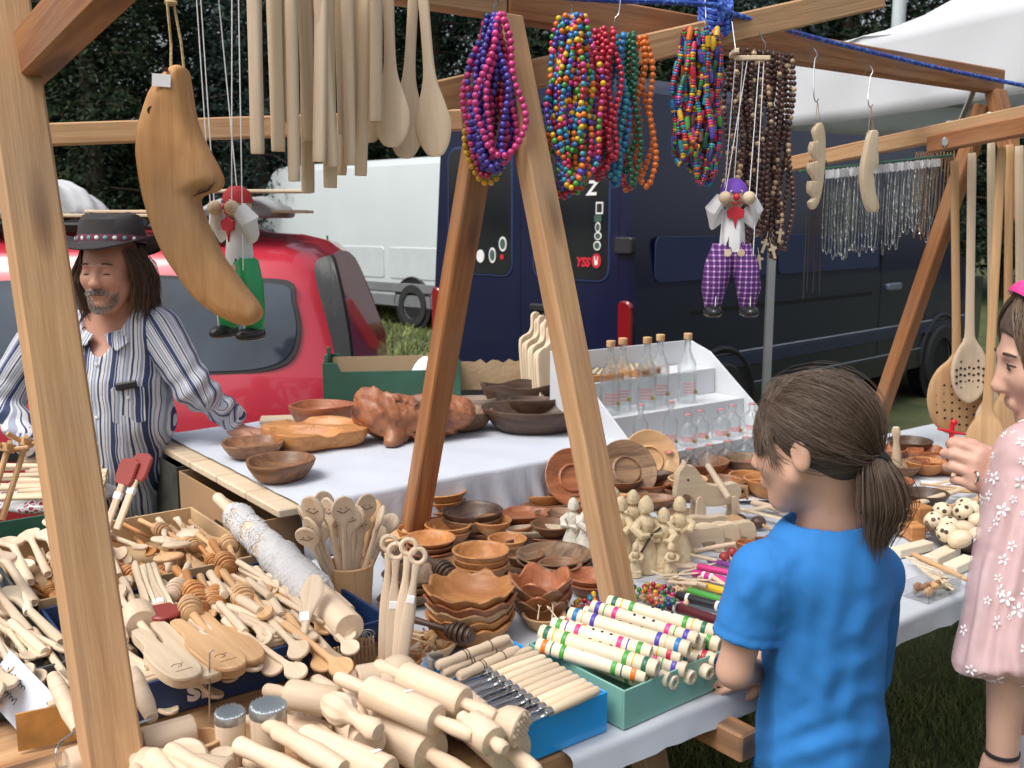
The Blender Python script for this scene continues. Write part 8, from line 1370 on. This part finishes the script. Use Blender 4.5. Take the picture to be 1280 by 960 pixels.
for i in rng.permutation(nv)[:26000]:
    c = cen_[i]
    if len(used) > 330: break
    if c[0] > .03 or nor[i][1] > .35: continue
    if used and np.min(np.linalg.norm(np.array(used)-c, axis=1)) < .0155: continue
    used.append(c); n_ = Vector(nor[i].tolist()); q = n_.to_track_quat('Z', 'Y').to_matrix().to_4x4(); M_ = Matrix.Translation(Vector(c.tolist())+n_*.0012) @ q @ Matrix.Rotation(rng.uniform(0, 6), 4, 'Z'); sz = rng.choice([.0035, .005, .007, .0085])
    for k in range(5): a = 2*PI*k/5; fm.lathe([(0, -.0006), (sz*.42, -.0004), (sz*.5, 0), (sz*.42, .0004), (0, .0006)], 8, 0, M_ @ Matrix.Rotation(a, 4, 'Z') @ Matrix.Translation((sz*.85, 0, 0)) @ Matrix.Diagonal((1.1, .62, 1, 1)))
o = ob('flower_embroidery', fm.mesh('flower_embroidery', mat('white_embroidery', (.82, .80, .81), .7)), blo); struct(o, 'stuff')
ob('hair', cap(HP, 'hair', hbase, ((.035, 0, .0), (.80, 0, -.62)), (.1005, .0825, .0935), extra=lambda f: f.cone(HP.p(-.06, 0, .01), HP.p(-.06, 0, -.07), .055, .05, .02)), pk)
pl_ = []
for i in range(2600):                               # long loose hair, parted on top and falling behind
    c0 = np.array((-.014, 0, .031)); a = rng.uniform(.55, PI)*rng.choice([-1, 1]); d0 = np.array((rng.uniform(-.5, .62), rng.normal(0, .06), 1.)); d0 /= np.linalg.norm(d0); d1 = np.array((math.cos(a), math.sin(a), -.15)); d1 /= np.linalg.norm(d1); om = math.acos(np.clip(d0@d1, -.99, .99)); t = np.linspace(0, 1, 9)[:, None]; D = (np.sin((1-t)*om)*d0+np.sin(t*om)*d1)/math.sin(om); lf = rng.uniform(.001, .008)
    P = c0+D*(1/np.sqrt((D[:, 0]/.1005)**2+(D[:, 1]/.0825)**2+(D[:, 2]/.0935)**2)+lf)[:, None]; e_ = P[-1]+np.array((-.03+rng.normal(0, .012), rng.normal(0, .012), -.26+rng.normal(0, .05))); P = np.concatenate([P, [P[-1]*.66+e_*.34+rng.normal(0, .003, 3), P[-1]*.33+e_*.67+rng.normal(0, .005, 3), e_]]); pl_.append(HP.world(P))
ob('hair_strands', strands(pl_, .0011, hcol(len(pl_), (.11, .072, .048)), 'hair_strands', hm), pk)
b = MB(); hb_ = []
for a in np.linspace(-1.9, 1.9, 34):
    D = Vector((.85*math.cos(a)-.22, math.sin(a), math.cos(a))).normalized(); r_ = 1/math.sqrt((D.x/.1005)**2+(D.y/.0825)**2+(D.z/.0935)**2)+.0165; hb_.append(HP.p(-.014+D.x*r_, D.y*r_, .031+D.z*r_))
b.tube(hb_, .0028, 8, sx=4.5, up=HP.M.to_3x3() @ Vector((0, -1, .3))); ob('headband', b.mesh('headband', mat('pink_plastic', (.75, .06, .28), .35)), pk)
b = MB(); w0 = w2L.lerp(e2L, .06); dr = (w2L-e2L).normalized(); M_ = Matrix.Translation(w0) @ dr.to_track_quat('Z', 'Y').to_matrix().to_4x4(); b.lathe([(.0235, -.003), (.0262, -.002), (.0262, .003), (.0235, .004)], 24, 0, M_); ob('bracelet', b.mesh('bracelet', MATS['hair_tie_black']), pk)
tpz = PO+(hE[0]+hE[4])/2; ty = thing('red_toy', 'small red wooden toy held in the fingers of the girl in pink', 'toy', tpz+Vector((-.004, -.004, .008))); tm = mat('toy_scarlet', (.62, .015, .03), .35)
ob('wing', bevbox('wing', .055, .010, .004, .0015, tm), ty, (0, 0, .012), (0, R(12), R(10))); b = MB(); b.tube([(0, 0, -.018), (0, 0, .026)], [.0035, .0045], 10); ob('stick', b.mesh('stick', tm), ty); b = MB(); b.ball((.003, 0, .029), .0062, None, 0, 10, 8); ob('knob', b.mesh('knob', tm), ty)
b = MB(); rc = w2R+Vector((-.93, -.12, .34)).normalized()*.098; b.lathe([(.0095, -.002), (.011, 0), (.0095, .002)], 16, 0, Matrix.Translation(rc+Vector((0, -.012, -.004))) @ Matrix.Rotation(PI/2, 4, 'Y')); ob('ring', b.mesh('ring', steel), pk)
# ------------------------------------------------------------------ the stallholder
MO = Vector((-1.17, 2.98, 0)); mp_ = lambda px, py, y: V3(px, py, y, MO)
man = thing('person', 'man in striped shirt and black hat leaning a hand on the back table', 'person', MO)
HM = Head(mp_(139, 338, 2.92), R(-96), R(2), 0, 1.0); nm_ = mp_(140, 402, 2.97); mL, mR = mp_(198, 412, 2.97), mp_(56, 420, 2.98); eL = mp_(243, 486, 2.93); wL = mp_(291, 522, 3.0); eR = mp_(2, 498, 3.0); wR = mp_(40, 556, 2.88); mh = mp_(132, 640, 2.99)
sk3 = skinmat('skin_man', (.52, .26, .18)); f = SDF((-.46, -.3, -.01), (.52, .32, 1.62), .0045); HM.build(f, True); f.cone(HM.p(-.02, 0, -.04), nm_+Vector((0, 0, -.03)), .056, .06, .02); mc = nm_+Vector((0, .0, -.17)); f.cone(mL+Vector((-.05, 0, 0)), mR+Vector((.05, 0, 0)), .06, .06, .03); f.cone(nm_, mc, .06, .11, .03); f.cone(mc, mh, .13, .13, .04)
f.cone(mL, eL, .05, .04, .02); f.cone(eL, wL, .038, .027, .012); f.cone(mR, eR, .05, .04, .02); f.cone(eR, wR, .038, .027, .012)
wL2 = wL+Vector((.01, 0, -.0)); hand(f, Vector((wL.x+.012, wL.y, ZB+.032)), (.94, .1, -.12), (.05, 0, -1), 1.02, (.10, .10, .12, .15), -1, (.55, .75, .05)); f.cone(wL, Vector((wL.x+.015, wL.y, ZB+.03)), .027, .022, .01); hand(f, wR, (.75, .2, -.6), (.3, .8, 0), 1.0, (.3, .3, .3, .35), 1)
for s in (-1, 1): h0 = Vector((mh.x+.085*s, mh.y, mh.z)); f.cone(h0, Vector((h0.x, h0.y, .42)), .09, .058, .03); f.cone(Vector((h0.x, h0.y, .42)), Vector((h0.x, h0.y, .08)), .058, .036, .02); f.cone(Vector((h0.x, h0.y, .06)), Vector((h0.x+.02*s, h0.y-.16, .035)), .04, .032, .02)
ob('body', f.mesh('body', sk3), man); eyes(HM, man, closed=True)
b = MB(); b.tube([HM.p(.096-9*t*t, t, -.0625-.0*t) for t in np.linspace(-.02, .02, 9)], .0014, 5); ob('mouth', b.mesh('mouth', mat('lip_dark', (.16, .05, .04), .6)), man)
def stripem(name, axis, sc, off=0):
    m, n, b = nodes(name); tc = N(n, 'ShaderNodeTexCoord'); sp = N(n, 'ShaderNodeSeparateXYZ'); L(n, tc.outputs['Object'], sp.inputs[0]); nz = N(n, 'ShaderNodeTexNoise'); nz.inputs['Scale'].default_value = 7; L(n, tc.outputs['Object'], nz.inputs['Vector']); a = N(n, 'ShaderNodeMath', operation='MULTIPLY_ADD'); a.inputs[1].default_value = .02; L(n, nz.outputs['Fac'], a.inputs[0])
    if axis == 'A': at_ = N(n, 'ShaderNodeMath', operation='ARCTAN2'); L(n, sp.outputs['Z'], at_.inputs[0]); L(n, sp.outputs['Y'], at_.inputs[1]); L(n, at_.outputs[0], a.inputs[2])
    else: L(n, sp.outputs[axis], a.inputs[2])
    mu = N(n, 'ShaderNodeMath', operation='MULTIPLY'); mu.inputs[1].default_value = sc; L(n, a.outputs[0], mu.inputs[0]); fr = N(n, 'ShaderNodeMath', operation='FRACT'); L(n, mu.outputs[0], fr.inputs[0]); r1 = N(n, 'ShaderNodeValToRGB'); r1.color_ramp.interpolation = 'CONSTANT'; e = r1.color_ramp.elements
    W_, Nv, Gy, Lb = (.62, .62, .65, 1), (.035, .05, .125, 1), (.30, .33, .42, 1), (.46, .50, .58, 1); e[0].position = 0; e[0].color = W_; e[1].position = .93; e[1].color = Nv
    for p_, c in ((.10, Nv), (.125, W_), (.18, Gy), (.26, W_), (.30, Nv), (.45, Lb), (.48, Nv), (.53, W_), (.58, Gy), (.62, W_), (.70, Nv), (.725, Lb), (.80, Gy), (.86, W_)): x = e.new(p_); x.color = c
    L(n, fr.outputs[0], r1.inputs[0]); L(n, r1.outputs[0], b.inputs['Base Color']); b.inputs['Roughness'].default_value = .85; n2 = N(n, 'ShaderNodeTexNoise'); n2.inputs['Scale'].default_value = 40; L(n, tc.outputs['Object'], n2.inputs['Vector']); bp = N(n, 'ShaderNodeBump'); bp.inputs['Strength'].default_value = .25; bp.inputs['Distance'].default_value = .006; L(n, n2.outputs['Fac'], bp.inputs['Height']); L(n, bp.outputs[0], b.inputs['Normal']); return m
f = SDF((-.34, -.28, .62), (.34, .26, 1.40), .0048); f.cone(mL+Vector((-.045, 0, .0)), mR+Vector((.045, 0, .0)), .074, .074, .04); f.cone(mc+Vector((0, 0, .03)), mc+Vector((0, 0, -.10)), .150, .158, .05, (Vector((0, 1, 0)), 1.25)); f.cone(mc+Vector((0, -.02, -.14)), mh+Vector((0, -.02, -.02)), .155, .165, .06, (Vector((0, 1, 0)), 1.12)); f.cone(nm_+Vector((0, .01, -.05)), mc, .085, .14, .05)
f.d += .006*np.sin(f.Z*44+f.X*26+2*np.sin(f.X*17))*np.clip((1.16-f.Z)*4, 0, 1)+.0045*snoise(f.X, f.Y, f.Z, 26, 3); f.subcone(nm_+Vector((0, -.10, -.10)), nm_+Vector((0, -.05, .05)), .016, .085, .006); f.cutplane(mh+Vector((0, 0, -.02)), (0, 0, -1)); sh = ob('shirt', f.mesh('shirt', stripem('shirt_stripes', 'X', 12.5)), man)
for S_, E_, W_, nm2 in ((mL, eL, wL, 0), (mR, eR, wR, 1)):
    M_ = orient(S_, E_); inv = M_.inverted(); e_, w_ = inv @ E_, inv @ W_; f = SDF((-.09, min(0, w_.y)-.1, min(0, w_.z)-.1), (max(e_.x, w_.x)+.09, max(0, w_.y)+.1, max(0, w_.z)+.1), .005); f.cone((0, 0, 0), e_, .070, .056, .03); f.cone(e_, Vector(w_)-(Vector(w_)-Vector(e_))*.06, .055, .040, .02)
    u_ = (f.X*(w_.x)+f.Y*w_.y+f.Z*w_.z)/Vector(w_).length; f.d += .005*np.sin(u_*95+f.Y*22)*np.clip((u_-.08)*8, 0, 1)+.0035*snoise(f.X, f.Y, f.Z, 30, nm2); o = ob('sleeve', f.mesh('sleeve', stripem('sleeve_stripes_%d' % nm2, 'A', .95)), sh); o.matrix_local = M_
    b = MB(); dr = (Vector(W_)-Vector(E_)).normalized(); M2 = Matrix.Translation(Vector(W_)-dr*.012) @ dr.to_track_quat('Z', 'Y').to_matrix().to_4x4(); b.lathe([(.034, -.022), (.0445, -.02), (.043, .015), (.034, .017)], 20, 0, M2); ob('cuff', b.mesh('cuff', stripem('cuff_stripes', 'X', 30)), sh)
for s in (-1, 1):                                    # collar wings, pockets, buttons
    P_ = [(0, 0), (s*.052, .018), (s*.062, -.03), (s*.028, -.058), (s*.006, -.03)]; P_ = P_ if s > 0 else P_[::-1]; o = ob('collar', prism('collar', P_, .006, stripem('collar_stripes%d' % s, 'X', 16), .001), sh, nm_+Vector((s*.016, -.098, -.028)), (R(-38), 0, R(24*s)))
    o = ob('pocket', prism('pocket', rrect(-.045, .045, -.055, .05, .008, 2), .006, stripem('pocket_stripes%d' % s, 'X', 10.5), .001), sh, mc+Vector((s*.085, -.132-.0, -.055)), (R(-2), 0, R(20*s)))
    ob('pocket_button', bevbox('pocket_button', .009, .003, .009, .001, wht), o, (0, -.005, .02))
o = ob('glasses_case', bevbox('glasses_case', .06, .012, .022, .004, black), sh, mc+Vector((.085, -.14, .0)), (R(0), R(-8), R(18)))
ob('pen', bevbox('pen', .006, .006, .03, .001, mat('pen_blue', (.03, .08, .4), .3)), sh, mc+Vector((-.115, -.136, .006)))
for i in range(5): ob('button', bevbox('button', .009, .003, .009, .001, wht), sh, mc+Vector((0, -.128-.012*min(i, 3)-.004, .06-.075*i)))
f = SDF((-.28, -.25, .05), (.28, .25, .86), .007); f.cone(mh, mh+Vector((0, 0, -.08)), .148, .15, .03)
for s in (-1, 1): h0 = Vector((mh.x+.085*s, mh.y, mh.z-.04)); f.cone(h0, Vector((h0.x, h0.y, .1)), .105, .075, .02)
ob('jeans', f.mesh('jeans', MATS['denim']), man)
# hat, hair, beard
hf = mat('black_felt', (.028, .024, .026), .85, bump=.2, bscale=220); b = MB()
def hatmod(a, r, z):
    if z < .004 or r > .105: return r*(1+.04*math.cos(2*a)), z+(r-.10)*(.42*math.cos(2*a)*-1+.05) if r > .105 else z
    return r*(1+.07*math.cos(2*a)*-1), z-(.022*max(0, math.cos(a))**2 if z > .09 else 0)
b.lathe([(.168, -.002), (.170, .002), (.168, .006), (.135, .004), (.108, .006), (.102, .014), (.098, .05), (.093, .085), (.083, .108), (.06, .118), (.03, .110), (0, .104)], 48, mod=hatmod); ht = ob('hat', b.mesh('hat', hf), man); Mh = Matrix.Translation(HM.p(-.016, 0, .070)) @ HM.M @ Matrix.Rotation(R(-7), 4, 'Y'); ht.matrix_local = Mh; ht.scale = (.90, .90, .82)
b = MB(); b.lathe([(.1035, .010), (.1045, .012), (.102, .032), (.1005, .033)], 48, mod=lambda a, r, z: (r*(1+.07*math.cos(2*a)*-1), z)); bd = ob('hat_band', b.mesh('hat_band', mat('band_maroon', (.16, .03, .06), .7)), ht)
for i in range(22): a = 2*PI*i/22; b = MB(); r = .1038*(1-.07*math.cos(2*a)); b.lathe([(0, .0022), (.0045, .002), (.0075, 0), (0, -.001)], 8); ob('band_motif', b.mesh('band_motif', mat('motif_teal', (.12, .36, .36), .6) if i % 2 else wht), bd, (r*math.cos(a), r*math.sin(a), .0215), (0, PI/2, a))
pm = []; cols_ = []
for i in range(2200):                                # shoulder-long hair below the hat
    a = rng.uniform(.95, 2*PI-.95); c0 = np.array((-.014+.098*math.cos(a), .080*math.sin(a), .055+rng.normal(0, .006))); sd_ = math.sin(a); end = c0+np.array((-.012+rng.normal(0, .010)-.01, .012*sd_+rng.normal(0, .010), -.155+rng.normal(0, .025)-(.03 if abs(sd_) < .6 else 0))); mid = c0*.5+end*.5+np.array((.0, .020*sd_, 0))+rng.normal(0, .004, 3)
    sv = spline([Vector(c0), Vector(c0*.8+end*.2+np.array((0, .008*sd_, 0))), Vector(mid), Vector(end)], 4, False); pm.append(HM.world(np.array([list(v) for v in sv])))
ob('hair', strands(pm, .0012, hcol(len(pm), (.085, .05, .034), .6), 'hair', hm), man)
pb = []
for i in range(2600):                                # short grey beard and moustache
    if rng.random() < .35: continue
    if i < 2000:
        a = rng.uniform(-1.45, 1.45); v = rng.uniform(0, 1); x = .030+.050*math.cos(a)+.010*v; y = .054*math.sin(a)*(1.02-.22*v); z = -.046-.058*v*(.45+.55*math.cos(a))-.012*abs(math.cos(a)); nrm = np.array((math.cos(a)*.8, math.sin(a), -.5))
        if math.cos(a) > .84 and v < .36: continue
        p0 = np.array((x, y, z))
    else: y = rng.normal(0, .015); p0 = np.array((.0945-8*y*y, y, -.050+rng.normal(0, .003)-abs(y)*.22)); nrm = np.array((.5, y*18, -.8))
    nrm = nrm+rng.normal(0, .35, 3); nrm /= np.linalg.norm(nrm); p1 = p0+nrm*rng.uniform(.003, .008); pb.append(HM.world(np.array([p0-nrm*.004, p0+nrm*.003, (p0+p1)/2+rng.normal(0, .0005, 3), p1])))
ob('beard', strands(pb, .0009, np.clip(rng.uniform(.18, .55, (len(pb), 1))*np.array([[1, .88, .78]]), 0, 1), 'beard', hm), man)
